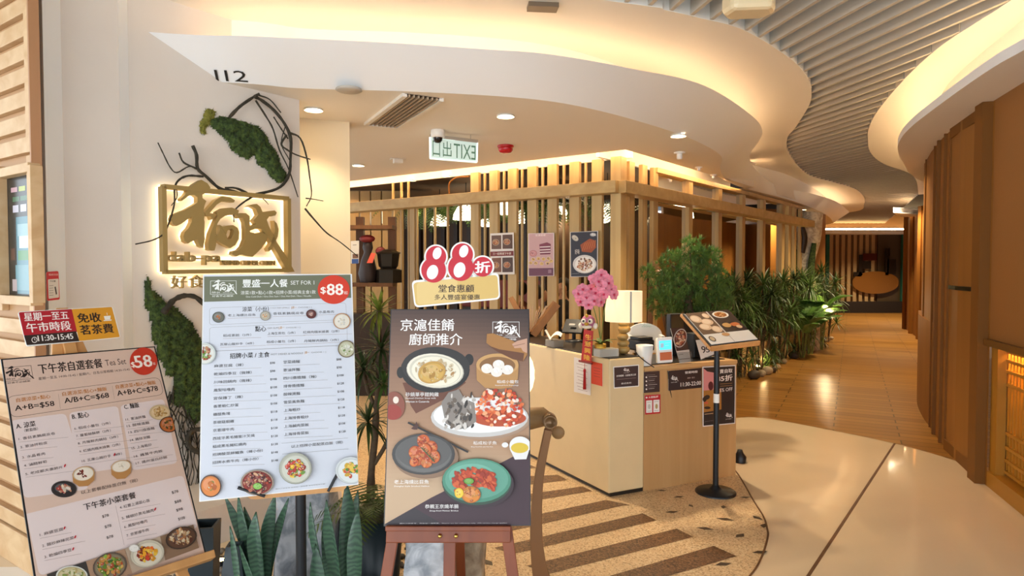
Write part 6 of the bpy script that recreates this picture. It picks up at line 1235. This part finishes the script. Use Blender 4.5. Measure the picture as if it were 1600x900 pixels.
# sansevierias
def snake(label, leaves, Yc, seed):
    rnd = random.Random(seed); cx = sum(at(k[0], 900, Yc).x for k in leaves)/len(leaves); t = thing('snake_plant', label, 'plant', (cx, Yc, 0), group='snake plants below the menu boards')
    for j, (bx_, tx, ty, w, dy) in enumerate(leaves):
        b0 = V(at(bx_, 930, Yc+dy).x, Yc+dy, .17); tp_ = at(tx, ty, Yc+dy+rnd.uniform(-.05, .05)); sd_ = V(1, rnd.uniform(-.5, .5), 0).normalized(); fwd = V(-sd_.y, sd_.x, 0); vs = []; fs = []; N = 12
        for i in range(N+1):
            s = i/N; c = b0.lerp(tp_, s)+V(0, 0, 0)+sd_*(.02*math.sin(s*3+j)); ww = w*(.55+.45*math.sin(min(1, s*1.6)*PI/2))*(1 if s < .6 else max(.02, 1-((s-.6)/.4)**1.8)); k_ = .3*ww
            vs += [c-sd_*ww/2-fwd*k_, c, c+sd_*ww/2-fwd*k_]
        for i in range(N): a = i*3; fs += [(a, a+1, a+4, a+3), (a+1, a+2, a+5, a+4)]
        m = MB(); m.add(vs, fs, 0, True); o = m.build('leaf', snm, t)
        s_ = o.modifiers.new('thick', 'SOLIDIFY'); s_.thickness = .004
    m = MB(); m.lathe([(.14, 0), (.18, .17), (.17, .18), (.155, .16), (0, .16)], (cx, Yc, 0), 30); m.build('pot', M['darkpot'], t)
M['darkpot'] = nmat('teal_black_pot', '1c2a30', .4)
snm = nmat('snake_leaf', '3a5c44', .35); nt = snm.node_tree; wv = nt.nodes.new('ShaderNodeTexWave'); wv.bands_direction = 'Z'; wv.inputs['Scale'].default_value = 14; wv.inputs['Distortion'].default_value = 9; wv.inputs['Detail'].default_value = 3; tcx = nt.nodes.new('ShaderNodeTexCoord'); rr2 = nt.nodes.new('ShaderNodeValToRGB'); rr2.color_ramp.elements[0].color = (*hexc('2e4a3a'), 1); rr2.color_ramp.elements[1].color = (*hexc('46684e'), 1)
nt.links.new(tcx.outputs['Object'], wv.inputs['Vector']); nt.links.new(wv.outputs[0], rr2.inputs[0]); nt.links.new(rr2.outputs[0], nt.nodes['Principled BSDF'].inputs['Base Color'])
snake('snake plant clump on the left, below the left half of the white menu board', [(395, 350, 775, .045, .15), (392, 376, 775, .05, .05), (402, 406, 800, .07, 0), (415, 432, 772, .06, .1), (425, 447, 778, .05, .15), (385, 352, 822, .03, -.1), (408, 372, 852, .04, -.15), (398, 385, 792, .05, .12)], 2.95, 1)
snake('snake plant clump on the right, in front of the dracaena stem', [(530, 540, 752, .075, 0), (525, 514, 782, .065, -.05), (545, 567, 793, .065, -.05), (515, 486, 785, .035, .08), (520, 488, 850, .06, -.15), (545, 553, 765, .06, .12), (512, 505, 800, .06, .15)], 2.85, 2)
# fern behind
fb_ = V(at(592, 870, 3.3).x, 3.3, 0); fo = thing('fern', 'drooping fern beside the red easel leg', 'plant', fb_); rnd = random.Random(3)
def frond(mb, base, az, L, lift, droop, nl_=16, lw=.012, ll=.09):
    d = V(math.cos(az), math.sin(az), 0); sd = V(-d.y, d.x, 0); p = V(*base); n = nl_
    for i in range(n):
        t = i/n; e = lift-droop*t; dv = d*math.cos(e)+V(0, 0, 1)*math.sin(e); q = p+dv*(L/n); mb.add([p-sd*.0015, p+sd*.0015, q+sd*.0015, q-sd*.0015], [(0, 1, 2, 3)], 0)
        if i > 1:
            l = ll*math.sin(PI*(t*.85+.12)); up_ = dv.cross(sd)
            for s in (-1, 1): e_ = p+(sd*s*.9+dv*.45-V(0, 0, .25))*l; w = dv*lw; mb.add([p-w*.4, p+w*.6, p.lerp(e_, .6)+w*.5, e_, p.lerp(e_, .6)-w*.4], [(0, 1, 2, 3, 4)] if s > 0 else [(4, 3, 2, 1, 0)], 0)
        p = q
m = MB()
for i in range(16): frond(m, (fb_.x, fb_.y, .42), i*2.399, rnd.uniform(.3, .45), rnd.uniform(.5, 1.2), rnd.uniform(1.4, 2.4))
m.build('fronds', leafmat('fern_green', '39491c', '5c6c2a'), fo); m = MB(); m.lathe([(.1, 0), (.13, .42), (.12, .42), (.11, .4), (0, .4)], fb_, 24); m.build('pot', M['darkpot'], fo)
# rocks
def rock(label, c, d, seed, mat, group):
    mb = MB(); n, k = 20, 16; vs = []; fs = []; rnd = random.Random(seed)
    for i in range(k+1):
        th = PI*i/k
        for j in range(n):
            a = 2*PI*j/n; q = V(math.sin(th)*math.cos(a), math.sin(th)*math.sin(a), -math.cos(th)); q2 = V(*[abs(x)**.6*(1 if x > 0 else -1) for x in q]); f = 1+.22*mnoise.noise(q*1.7+V(seed*3.1, 0, 0))+.1*mnoise.noise(q*5+V(seed, 2, 1)); vs.append(V(c[0]+q2.x*d[0]*f, c[1]+q2.y*d[1]*f, max(0, c[2]+q2.z*d[2]*f)))
    for i in range(k):
        for j in range(n): fs.append((i*n+j, i*n+(j+1) % n, (i+1)*n+(j+1) % n, (i+1)*n+j))
    mb.add(vs, fs, 0, True); return tag(mb.build('rock', mat), label, 'rock', group)
def rockmat(n_, a, b):
    m = nmat(n_, a, .75, bump=1, bscale=22); nt = m.node_tree; bb = nt.nodes['Principled BSDF']; tc = nt.nodes.new('ShaderNodeTexCoord'); n = nt.nodes.new('ShaderNodeTexNoise'); n.inputs['Scale'].default_value = 9; n.inputs['Detail'].default_value = 9; n.inputs['Distortion'].default_value = 1.2
    nt.links.new(tc.outputs['Object'], n.inputs['Vector']); r = nt.nodes.new('ShaderNodeValToRGB'); r.color_ramp.elements[0].position = .38; r.color_ramp.elements[1].position = .62; r.color_ramp.elements[0].color = (*hexc(a), 1); r.color_ramp.elements[1].color = (*hexc(b), 1); nt.links.new(n.outputs[0], r.inputs[0]); nt.links.new(r.outputs[0], bb.inputs['Base Color']); return m
rk1 = rockmat('grey_stone', '949aa2', 'd2d4d8'); rk2 = rockmat('tan_stone', '8a745c', 'b8a488')
c = at(485, 840, 3.55); rock('tall grey standing stone behind the pole of the white menu board', (c.x, 3.5, .3), (.17, .13, .47), 2, rk1, 'standing stones')
c = at(540, 860, 3.75); rock('small pale stone between the snake plants and the fern', (c.x+.05, 3.75, .1), (.13, .1, .22), 5, rk2, 'standing stones')
c = at(668, 880, 3.1); rock('grey stone between the legs of the red easel', (c.x, 3.12, .12), (.125, .12, .33), 3, rk1, 'standing stones')
c = at(726, 885, 3.45); rock('tan stone behind the right leg of the red easel', (c.x, 3.45, .05), (.12, .1, .22), 7, rk2, 'standing stones')
# dark vases near the sign wall with a floor uplight
for x, w0, w1, lb, Y in ((318, .05, .065, 'tall dark square vase behind the right edge of the tea set board', 3.15), (366, .085, .032, 'dark tapered planter left of the snake plants', 2.95)):
    c = V(at(x, 800, Y).x, Y, 0); z_ = at(x, 818 if x < 350 else 850, Y).z; m = MB(); h_ = z_
    pr_ = [(w0, 0), (w1, h_), (w1-.012, h_), (w1-.02, h_-.05), (0, h_-.05)]; m.lathe([(r*1.41, z) for r, z in pr_], c, 4, M=Matrix.Rotation(PI/4+.15, 3, 'Z'), smooth=False); tag(m.build('planter', M['darkpot']), lb, 'planter', 'dark planters by the sign wall')
c = gz(343, 892); c = V(c.x, c.y+.02, 0); o = thing('floor_uplight', 'small floor uplight glowing at the foot of the sign wall', 'lamp', c)
MB().lathe([(.035, 0), (.04, .06), (.034, .06), (.03, .05)], c, 20, close=False).build('housing', M['blackm'], o); MB().lathe([(.03, .052), (0, .052)], c, 20).build('lens', glow('uplight_lens', (1, .7, .3), 14), o)
lamp('SPOT', 'uplight_beam', (c.x, c.y, .07), 14, (1, .68, .3), (math.radians(168), 0, 0), spot_size=math.radians(110), spot_blend=.9, shadow_soft_size=.03)
# pebble bed at the planting
rnd = random.Random(12); pbm = rockmat('pebble', '4a4540', '8a8074'); mb = MB()
for i in range(900):
    x, y = rnd.uniform(-1.9, -.35), rnd.uniform(2.7, 4.3)
    if (y-2.7)*.8 > (-x+.9)*1.6 or x > -.15-.2*(y-2.7): continue
    if (V(x, y, 0)-V(wl.x, wl.y, 0)).dot(WN) < .6 and (V(x, y, 0)-V(wr.x, wr.y, 0)).dot(WD) < .05: continue
    r = rnd.uniform(.012, .03); mb.ball((x, y, r*.5), r, 6, 0, (1, rnd.uniform(.7, 1), .6), Matrix.Rotation(rnd.uniform(0, 3), 3, 'Z'))
tag(mb.build('pebbles', pbm), 'bed of small grey pebbles around the planters and stones', 'pebbles', kind='stuff')
# pine bonsai behind the counter
Yb = 6.3; cb = at(1082, 440, Yb); pb2 = V(cb.x, Yb, 0); bo = thing('pine_bonsai', 'rounded pine bonsai in a tall black planter behind the counter', 'plant', pb2); zpt = at(1080, 493, Yb).z
m = MB(); m.lathe([(.2, 0), (.26, zpt-.02), (.27, zpt), (.25, zpt), (.24, zpt-.05), (0, zpt-.05)], pb2, 32); m.build('planter', M['black'], bo)
m = MB(); rnd = random.Random(31); heads = []
m.tube(catmull([pb2+V(0, 0, zpt-.05), pb2+V(-.05, 0, zpt+.15), pb2+V(.03, 0, zpt+.35), cb+V(0, 0, .15)], 5), [.05-.0018*i for i in range(16)], 10)
prf = ((1078, 395, .16), (1050, 415, .15), (1105, 410, .16), (1030, 450, .13), (1070, 440, .2), (1110, 445, .19), (1040, 475, .17), (1075, 475, .2), (1115, 478, .18), (1132, 465, .1), (1012, 425, .07), (1095, 400, .12), (1060, 460, .18), (1025, 470, .1), (1125, 435, .1))
for x, y, r in prf:
    c = at(x, y, Yb+rnd.uniform(-.12, .12)); m.tube([pb2+V(0, 0, zpt+.25), (pb2+V(0, 0, zpt+.3)).lerp(c, .6)+V(0, 0, .02), c], [.015, .01, .006], 6); heads.append((c, r))
m.build('trunk', trunk, bo)
m = MB()
for c, r in heads:
    for k in range(int(95*(r/.18)**2)+10):
        d = V(rnd.gauss(0, 1), rnd.gauss(0, 1), rnd.gauss(0, 1)).normalized(); q = c+d*r*rnd.uniform(.4, 1)
        for j in range(15):
            e = (d+V(rnd.gauss(0, .75), rnd.gauss(0, .75), rnd.gauss(.3, .75))).normalized(); s = e.cross(V(.3, .5, .8))  .normalized()*.0042; m.add([q-s, q+s, q+e*rnd.uniform(.04, .075)], [(0, 1, 2)], 0)
m.build('needles', lfp, bo)
# wooden easel behind the counter
Ye = 6.6; o = thing('wooden_easel', 'dark red folded easel leaning on the screen behind the table lamp', 'easel', V(at(1040, 500, Ye).x, Ye, 0)); rm = M['brown']
for nm, a, b, w in (('mast', (1023, 408), (1042, 520), .06), ('leg', (1040, 448), (1060, 560), .05), ('leg', (1018, 445), (1012, 560), .05)):
    p = at(*a, Ye); q = at(*b, Ye); k = q.z/(p.z-q.z); g_ = q+(q-p)*k; m = MB(); m.bar(p, (g_.x, Ye-.15 if nm == 'mast' else Ye-.1, 0), w, .03, up=(0, 1, 0)); m.build(nm, rm, o)
a, b = at(1019, 431, Ye-.04), at(1045, 431, Ye-.04); m = MB(); m.bar(a, b, .07, .05); m.build('shelf', rm, o); m = MB(); m.ball(at(1032, 426, Ye-.05), .07, 14, 0, (1, .4, .5)); m.build('clamp', rm, o)
# planting along the glazed screen
protos = []
def marginata(seed, H):
    rnd = random.Random(seed); t = thing('corridor_dracaena', '', 'plant', (0, 0, 0), group='dracaenas along the glazed screen'); m = MB(); heads = []
    for k in range(5): a = k*1.256+rnd.uniform(0, .8); h = H*(1, .62, .85, .72, .9)[k]; b = V(math.cos(a)*.06, math.sin(a)*.06, 0); tp_ = V(math.cos(a)*.2, math.sin(a)*.2, h); m.tube(catmull([b, b.lerp(tp_, .5)+V(.03, 0, 0), tp_], 4), .014, 6); heads.append(tp_)
    m.build('stems', trunk, t, local=True); m = MB()
    for q in heads: rosette(m, q, .42, 52, .03, rnd, -.8, 1.4, 1.0)
    for k in range(5): a = rnd.uniform(0, 6.28); rosette(m, V(math.cos(a)*.2, math.sin(a)*.2, rnd.uniform(.1, H*.75)), .32, 30, .026, rnd, -.5, 1.4, .9)
    m.build('leaf_crowns', (lfm, lfd, lfm)[seed % 3], t, local=True); return t
def palm(seed, H):
    rnd = random.Random(seed); t = thing('areca_palm', '', 'plant', (0, 0, 0), group='palms beside the white trunk'); m = MB(); s_ = MB()
    for k in range(12):
        a = k*2.399; b = V(math.cos(a)*.05, math.sin(a)*.05, 0); l = H*rnd.uniform(.4, .8); tp_ = V(math.cos(a)*.14, math.sin(a)*.14, l); s_.tube([b, tp_], .008, 5); frond(m, tp_, a, H*rnd.uniform(.45, .65), 1.3, 1.6, 24, .035, .26)
    s_.build('stems', leafmat('palm_stem', '6a7a34', '8a9244'), t, local=True); m.build('fronds', leafmat('palm_green', '3f6428', '5e8438'), t, local=True); return t
protos = [marginata(1, 1.5), marginata(2, 1.3), marginata(3, 1.4)]
spots = [((1140, 600), .6, 0, .95), ((1152, 590), .3, 1, 1.0), ((1168, 590), .55, 2, 1.0), ((1185, 580), .2, 0, 1.0), ((1200, 576), .5, 1, 1.1), ((1216, 566), .2, 2, 1.05), ((1230, 560), .45, 0, 1.0), ((1244, 553), .15, 1, 1.15), ((1256, 548), .4, 2, 1.1), ((1268, 543), .1, 0, 1.05), ((1280, 538), .3, 1, 1.1), ((1290, 534), .2, 2, 1.15)]
words = ('first', 'second', 'third', 'fourth', 'fifth', 'sixth', 'seventh', 'eighth', 'ninth', 'tenth', 'eleventh', 'twelfth')
used = set()
for i, ((x, y), back, k, sc) in enumerate(spots):
    p = gz(x, y)-nr*(back*.3-.05); lb = 'spiky dracaena by the glazed screen, %s from the counter' % words[i]
    if k not in used: o = protos[k]; used.add(k); o.location = (p.x, p.y, 0); o.rotation_euler = (0, 0, i*.9); o['label'] = lb; o.scale = (sc,)*3
    else: copy_tree(protos[k], (p.x, p.y, 0), i*.9, sc, lb)
pp = palm(4, 1.45)
for i, (x, y, Y) in enumerate(((1254, 540, 12.2), (1266, 535, 12.7), (1282, 532, 13.4))):
    q = at(x, y, Y); lb = ('leftmost areca palm in front of the white trunk', 'middle areca palm under the white trunk', 'rightmost areca palm at the corridor turn')[i]
    if i == 0: pp.location = (q.x, q.y, 0); pp['label'] = lb; pp.scale = (.72,)*3
    else: copy_tree(pp, (q.x, q.y, 0), i*1.3, (.72, .8, .85)[i], lb)
rnd = random.Random(44); stn = [nmat('cobble_pale', 'b09a78', .6, var=.2), nmat('cobble_dark', '4a3c2c', .6, var=.2)]
for i, (x, y) in enumerate(((1190, 588), (1199, 585), (1207, 582), (1214, 577), (1225, 568), (1240, 560), (1252, 556), (1268, 549), (1282, 545), (1292, 534), (1299, 531), (1178, 592))):
    p = gz(x, y); r = rnd.uniform(.06, .11); m = MB(); m.ball((p.x, p.y, r*.6), r, 12, 0, (1, .8, .7), Matrix.Rotation(rnd.uniform(0, 3), 3, 'Z')); tag(m.build('cobble', stn[i % 3 == 2]), ('pale' if i % 3 != 2 else 'dark')+' cobble edging the corridor planting, %s towards the turn' % words[i], 'stone', 'cobbles edging the planting')
for i, (x, y) in enumerate(((1186, 567), (1237, 553), (1196, 580), (1276, 535))):
    p = gz(x, y)-nr*.12; o = thing('garden_spotlight', 'small glowing garden spotlight among the corridor plants, %s from the counter' % words[i if i not in (1, 2) else 3-i], 'lamp', p, group='garden spotlights')
    MB().lathe([(.03, 0), (.035, .07), (.03, .07)], p, 16, close=False).build('housing', M['blackm'], o); MB().ball(p+V(0, 0, .075), .028, 10).build('lens', glow('spot_lens', (1, .7, .3), 30), o)
    lamp('POINT', 'garden_glow', (p.x+.05, p.y-.08, .2), 4, (1, .68, .3), shadow_soft_size=.03)
# white tree trunk at the end of the screen
tq = at(1258, 500, 13.55); tr = thing('pale_trunk', 'pale twisted tree trunk with dark hollows at the end of the glazed screen', 'tree', (tq.x, tq.y, 0))
m = MB(); m.tube(catmull([V(tq.x, tq.y, 0), at(1258, 480, 13.55), at(1250, 420, 13.55), at(1262, 370, 13.55), at(1266, 333, 13.55)], 6), [.3-.002*i for i in range(25)], 14); m.build('trunk', rockmat('pale_bark', 'b8a488', 'e0d2b8'), tr)
m = MB(); m.tube(catmull([at(1246, 330, 13.55), at(1250, 350, 13.2), at(1256, 372, 13.2), at(1252, 395, 13.2)], 5), .07, 8); m.tube([at(1257, 334, 13.6), at(1256, 345, 13.55)], .03, 8); m.build('dark_limb', M['dbrown'], tr)
m = MB(); m.tube(catmull([at(1272, 380, 13.2), at(1268, 410, 13.2), at(1266, 440, 13.2)], 5), [.05+.004*i for i in range(11)], 8); m.tube(catmull([at(1243, 390, 13.2), at(1246, 420, 13.2), at(1247, 450, 13.2)], 5), .05, 8); m.build('mossy_limb', moss_m, tr)
lamp('POINT', 'trunk_fill', (tq.x+.1, tq.y-.7, 1.0), 18, (1, .72, .4), shadow_soft_size=.05)  # point light added to brighten the trunk, no fitting there
# ------------------------------------------------------------------ inside the restaurant
lant = bpy.data.materials.new('lantern_glow'); lant.use_nodes = True; b_n = lant.node_tree.nodes['Principled BSDF']; b_n.inputs['Base Color'].default_value = (1, .9, .7, 1); b_n.inputs['Emission Color'].default_value = (1, .84, .58, 1); b_n.inputs['Emission Strength'].default_value = 3.2
pend = [(592, 337, 11.2, 'c', .13, 'cylinder lantern left of the thin rods'), (687, 345, 10.6, 'd', .16, 'dome lantern left of the solid posts'), (728, 333, 9.8, 'd', .2, 'large dome lantern beside the first solid post'), (760, 348, 10.4, 'd', .12, 'dome lantern between the first two solid posts'),
        (787, 321, 9.2, 'c', .13, 'high square lantern between the second and third solid posts'), (812, 339, 10, 'c', .1, 'cylinder lantern right of the third solid post'), (877, 346, 9.6, 'c', .11, 'lower lantern left of the dark noodle poster'), (876, 329, 9.3, 'd', .1, 'upper lantern above the dark noodle poster'),
        (949, 315, 8.8, 'b', .15, 'ball lantern next to the corner post'), (945, 337, 9.4, 'b', .11, 'small lower ball lantern next to the corner post'), (1063, 331, 9.2, 'd', .19, 'dome lamp behind the first glazed pane'), (1112, 341, 10.4, 'd', .19, 'dome lamp behind the second glazed pane'), (1134, 374, 11.2, 'b', .09, 'round bulb lamp behind the third glazed pane'), (1173, 365, 12.2, 'd', .16, 'wide lamp behind the fourth glazed pane')]
for x, y, Y, k, r, lb in pend:
    p = at(x, y, Y); o = thing('pendant_lantern', 'glowing '+lb, 'lamp', p, group='pendant lanterns in the restaurant')
    if k == 'c': MB().lathe([(r*.8, -r), (r*.85, r), (r*.5, r*1.05)], p, 18).build('lamp_shade', lant, o)
    elif k == 'd': MB().lathe([(r, -r*.5), (r*.95, -r*.1), (r*.65, r*.45), (r*.2, r*.65)], p, 20).build('lamp_shade', lant, o)
    else: MB().ball(p, r, 16).build('lamp_shade', lant, o)
    MB().tube([p+V(0, 0, r*.6), (p.x, p.y, 3.01)], .006, 5).build('cord', M['black'], o)
hb_ = thing('hanging_fern', '', 'plant', (0, 0, 0), group='hanging greenery in the restaurant'); rnd = random.Random(9); m = MB()
for i in range(26): frond(m, (rnd.uniform(-.35, .35), rnd.uniform(-.2, .2), 0), rnd.uniform(0, 6.28), rnd.uniform(.35, .6), rnd.uniform(-.2, .6), rnd.uniform(1.2, 2.2), 12, .014, .11)
m.build('fronds', lfm, hb_, local=True); MB().box((0, 0, .03), (.8, .3, .08)).build('trough', M['dbrown'], hb_, local=True)
hp = [(640, 322, 10.8), (670, 325, 10.2), (705, 318, 10), (765, 318, 9.6), (800, 315, 9.2), (845, 318, 9), (880, 312, 8.9), (950, 318, 8.5), (1045, 322, 9.4), (1090, 332, 10.2)]
hl = ('behind the thin rods, far left', 'behind the thin rods, just left of the dome lantern', 'left of the first solid post', 'behind the first two solid posts', 'behind the third solid post', 'above the pink cake poster', 'above the dark noodle poster', 'beside the corner ball lanterns', 'behind the first glazed pane', 'behind the second glazed pane')
for i, ((x, y, Y), w) in enumerate(zip(hp, hl)):
    p = at(x, y, Y)+V(0, 0, .02); lb = 'leafy hanging greenery '+w
    if i == 0: hb_.location = p; hb_['label'] = lb
    else: copy_tree(hb_, p, i*.7, 1, lb)
# shelf behind the thin rods with its things
Ys = 8.6; zs_ = at(580, 441, Ys).z; xa, xb = at(470, 441, Ys).x, at(617, 441, Ys).x
so = thing('display_shelf', 'brown display shelf between the cream pillar and the timber screen', 'shelf', ((xa+xb)/2, Ys, 0)); bw = M['brown']
for z in (zs_-.03, at(580, 356, Ys).z): m = MB(); m.box(((xa+xb)/2, Ys, z), (xb-xa, .35, .05)); m.build('board', bw, so)
for x in (xa+.05, (xa+xb)/2+.15, xb-.05): m = MB(); m.box((x, Ys+.1, 1.2), (.1, .1, 2.4)); m.build('upright', bw, so)
m = MB(); m.box(((xa+xb)/2, Ys+.05, .55), (xb-xa, .3, 1.1)); m.build('cabinet', M['dbrown'], so)
for i in range(5): q = lambda x: at(x, 400, Ys+2.2).x; m = MB(); m.box((q(555+i*17), Ys+2.2, 1.5), (.16, .1, 3)); tag(m.build('timber_post', M['oak']), 'timber post deep behind the display shelf, %s from the cream pillar' % words[i], 'post', 'posts behind the display shelf')
def dcard(b): zz = Z(6.425, 540, 330); b.poly([zz(62, 480), zz(130, 478), zz(130, 525), zz(62, 527)][::-1], '3a5a9a'); b.poly([zz(70, 430), zz(128, 428), zz(128, 472), zz(70, 474)][::-1], '7a5848'); b.line(zz(72, 340), zz(110, 338), .01, '8a8a84')
zz = Z(6.425, 540, 330); p = at(555, 440, Ys-.1)
sheet('menu_card', 'white menu card with blue foot standing on the display shelf', 'card', (p.x, Ys-.1, zs_-.005), .15, [zz(52, 300), zz(136, 295), zz(132, 522), zz(52, 525)], 'd8d4cc', dcard)
p = at(578, 441, Ys-.05); o = thing('red_figurine', 'dark red figurine with an orange card on the display shelf', 'figurine', (p.x, Ys-.05, zs_-.005)); fr_ = nmat('figurine_red', '7a1c18', .5); fk = nmat('figurine_dark', '2a1c18', .5)
m = MB(); m.lathe([(.1, 0), (.13, .12), (.09, .3), (.05, .4), (.07, .46), (.06, .54), (0, .57)], (p.x-.03, Ys-.03, zs_), 16); m.build('body', fk, o)
m = MB(); m.ball((p.x-.03, Ys-.06, zs_+.58), .09, 12, 0, (1.2, .7, .6)); m.ball((p.x+.14, Ys-.03, zs_+.42), .07, 10, 0, (1, .5, .8)); m.ball((p.x-.08, Ys-.1, zs_+.12), .06, 10, 0, (.6, .5, 1.6)); m.build('red_trim', fr_, o)
m = MB(); a, b = at(576, 410, Ys-.18), at(586, 394, Ys-.18); m.prism([at(573, 411, Ys-.18), at(582, 411, Ys-.18), at(587, 396, Ys-.14), at(580, 395, Ys-.14)], (0, .01, 0)); m.build('card', nmat('orange_card', 'd8543c', .5), o)
p = at(606, 410, Ys-.05); m = MB(); m.lathe([(.18, 0), (.18, .17), (.1, .19), (.13, .22), (.15, .38), (.17, .4), (.08, .44), (0, .45)], (p.x, Ys-.02, zs_-.005), 6, smooth=False); tag(m.build('black_urn', M['dark']), 'black hexagonal urn on the display shelf next to the thin rods', 'urn')
# greenish bright windows far behind
for x, Y, lb in ((590, 14.6, 'left'), (612, 14.7, 'right')):
    p0, p1 = at(x-4, 450, 12.6), at(x+4, 385, 12.6); m = MB(); m.box(((p0.x+p1.x)/2, 12.6, (p0.z+p1.z)/2), (p1.x-p0.x, .06, p1.z-p0.z)); o = m.build('window_%d' % (2 if lb == 'left' else 3), glow('far_window', (.45, .75, .7), 1.1), kind='structure')
# red sofa back and diners behind the screen
m = MB(); m.bar(iK+KL*1.9+KR*2.6+V(0, 0, 1.25), iK+KL*4.6+KR*2.6+V(0, 0, 1.25), .16, .5); m.bar(iK+KL*1.9+KR*2.3+V(0, 0, .4), iK+KL*4.6+KR*2.3+V(0, 0, .4), .6, .3)
m.bar(iK+KL*1.9+KR*2.4+V(0, 0, .12), iK+KL*4.6+KR*2.4+V(0, 0, .12), .4, .26); tag(m.build('banquette', nmat('banquette_red', '6a1c16', .6), bevel=.02), 'long red banquette seat behind the timber screen', 'sofa')
skin = nmat('skin', 'c89a78', .55); hair = nmat('hair_black', '14100e', .5)
def person(x, y, Y, cloth, label, face):
    h_ = at(x, y, Y); b0 = V(h_.x, h_.y, 0); zh = h_.z; o = thing('person', label, 'person', b0); f = V(math.cos(face), math.sin(face), 0); s = V(-f.y, f.x, 0)
    J = [b0+V(0, 0, zh-.68), b0+V(0, 0, zh-.48)-f*.01, b0+V(0, 0, zh-.28), b0+V(0, 0, zh-.14)+f*.01, b0+V(0, 0, zh-.07)+f*.015, b0+V(0, 0, zh)+f*.02, b0+V(0, 0, zh+.06)+f*.015]; R_ = [.15, .14, .15, .055, .05, .082, .07]; E_ = [(i, i+1) for i in range(6)]
    for sg_ in (-1, 1):
        n = len(J); J += [b0+s*.17*sg_+V(0, 0, zh-.24), b0+s*.22*sg_+f*.06+V(0, 0, zh-.5), b0+s*.12*sg_+f*.28+V(0, 0, zh-.52), b0+s*.08*sg_+f*.37+V(0, 0, zh-.51)]; R_ += [.06, .048, .036, .028]; E_ += [(2, n), (n, n+1), (n+1, n+2), (n+2, n+3)]
        n = len(J); J += [b0+s*.1*sg_+f*.05+V(0, 0, zh-.7), b0+s*.13*sg_+f*.45+V(0, 0, zh-.68), b0+s*.13*sg_+f*.47+V(0, 0, max(.1, zh-1.1)), b0+s*.13*sg_+f*.58+V(0, 0, .05)]; R_ += [.1, .075, .055, .035]; E_ += [(0, n), (n, n+1), (n+1, n+2), (n+2, n+3)]
    me = bpy.data.meshes.new('body'); me.from_pydata([tuple(j-b0) for j in J], E_, []); bo_ = bpy.data.objects.new('body', me); COL.objects.link(bo_); bo_.parent = o
    sk_ = bo_.modifiers.new('skin', 'SKIN'); sk_.use_smooth_shade = True
    for i, r in enumerate(R_): me.skin_vertices[0].data[i].radius = (r, r)
    me.skin_vertices[0].data[0].use_root = True; su = bo_.modifiers.new('sub', 'SUBSURF'); su.levels = su.render_levels = 2; me.materials.append(skin)
    m = MB(); c = b0+V(0, 0, zh+.04); m.ball(c-f*.012, .105, 16, 0, (1, 1, 1.05)); m.build('hair', hair, o)
    m = MB(); m.ball(b0+V(0, 0, zh+.0)+f*.055, .075, 14, 0, (.9, .85, 1.15)); m.ball(b0+V(0, 0, zh-.01)+f*.128, .014, 8); m.build('face', skin, o)
    m = MB(); m.tube([b0+V(0, 0, zh-.74), b0+V(0, 0, zh-.5), b0+V(0, 0, zh-.26), b0+V(0, 0, zh-.15)], [.18, .175, .19, .07], 16)
    for sg_ in (-1, 1): m.tube([b0+s*.15*sg_+V(0, 0, zh-.24), b0+s*.22*sg_+f*.06+V(0, 0, zh-.5), b0+s*.13*sg_+f*.24+V(0, 0, zh-.52)], [.075, .062, .05], 10)
    m.build('shirt', cloth, o)
person(880, 450, 8.7, nmat('dark_shirt', '1a1614', .7), 'seated person with black hair in dark clothes behind the screen below the noodle poster', -1.9)
person(843, 462, 8.8, nmat('grey_shirt', '8a8078', .7), 'seated person with black hair in grey behind the screen below the cake poster', -.4)
person(813, 455, 9.6, nmat('rust_shirt', '6a3420', .7), 'seated person in a rust top behind the screen near the four photo poster', 2.6)
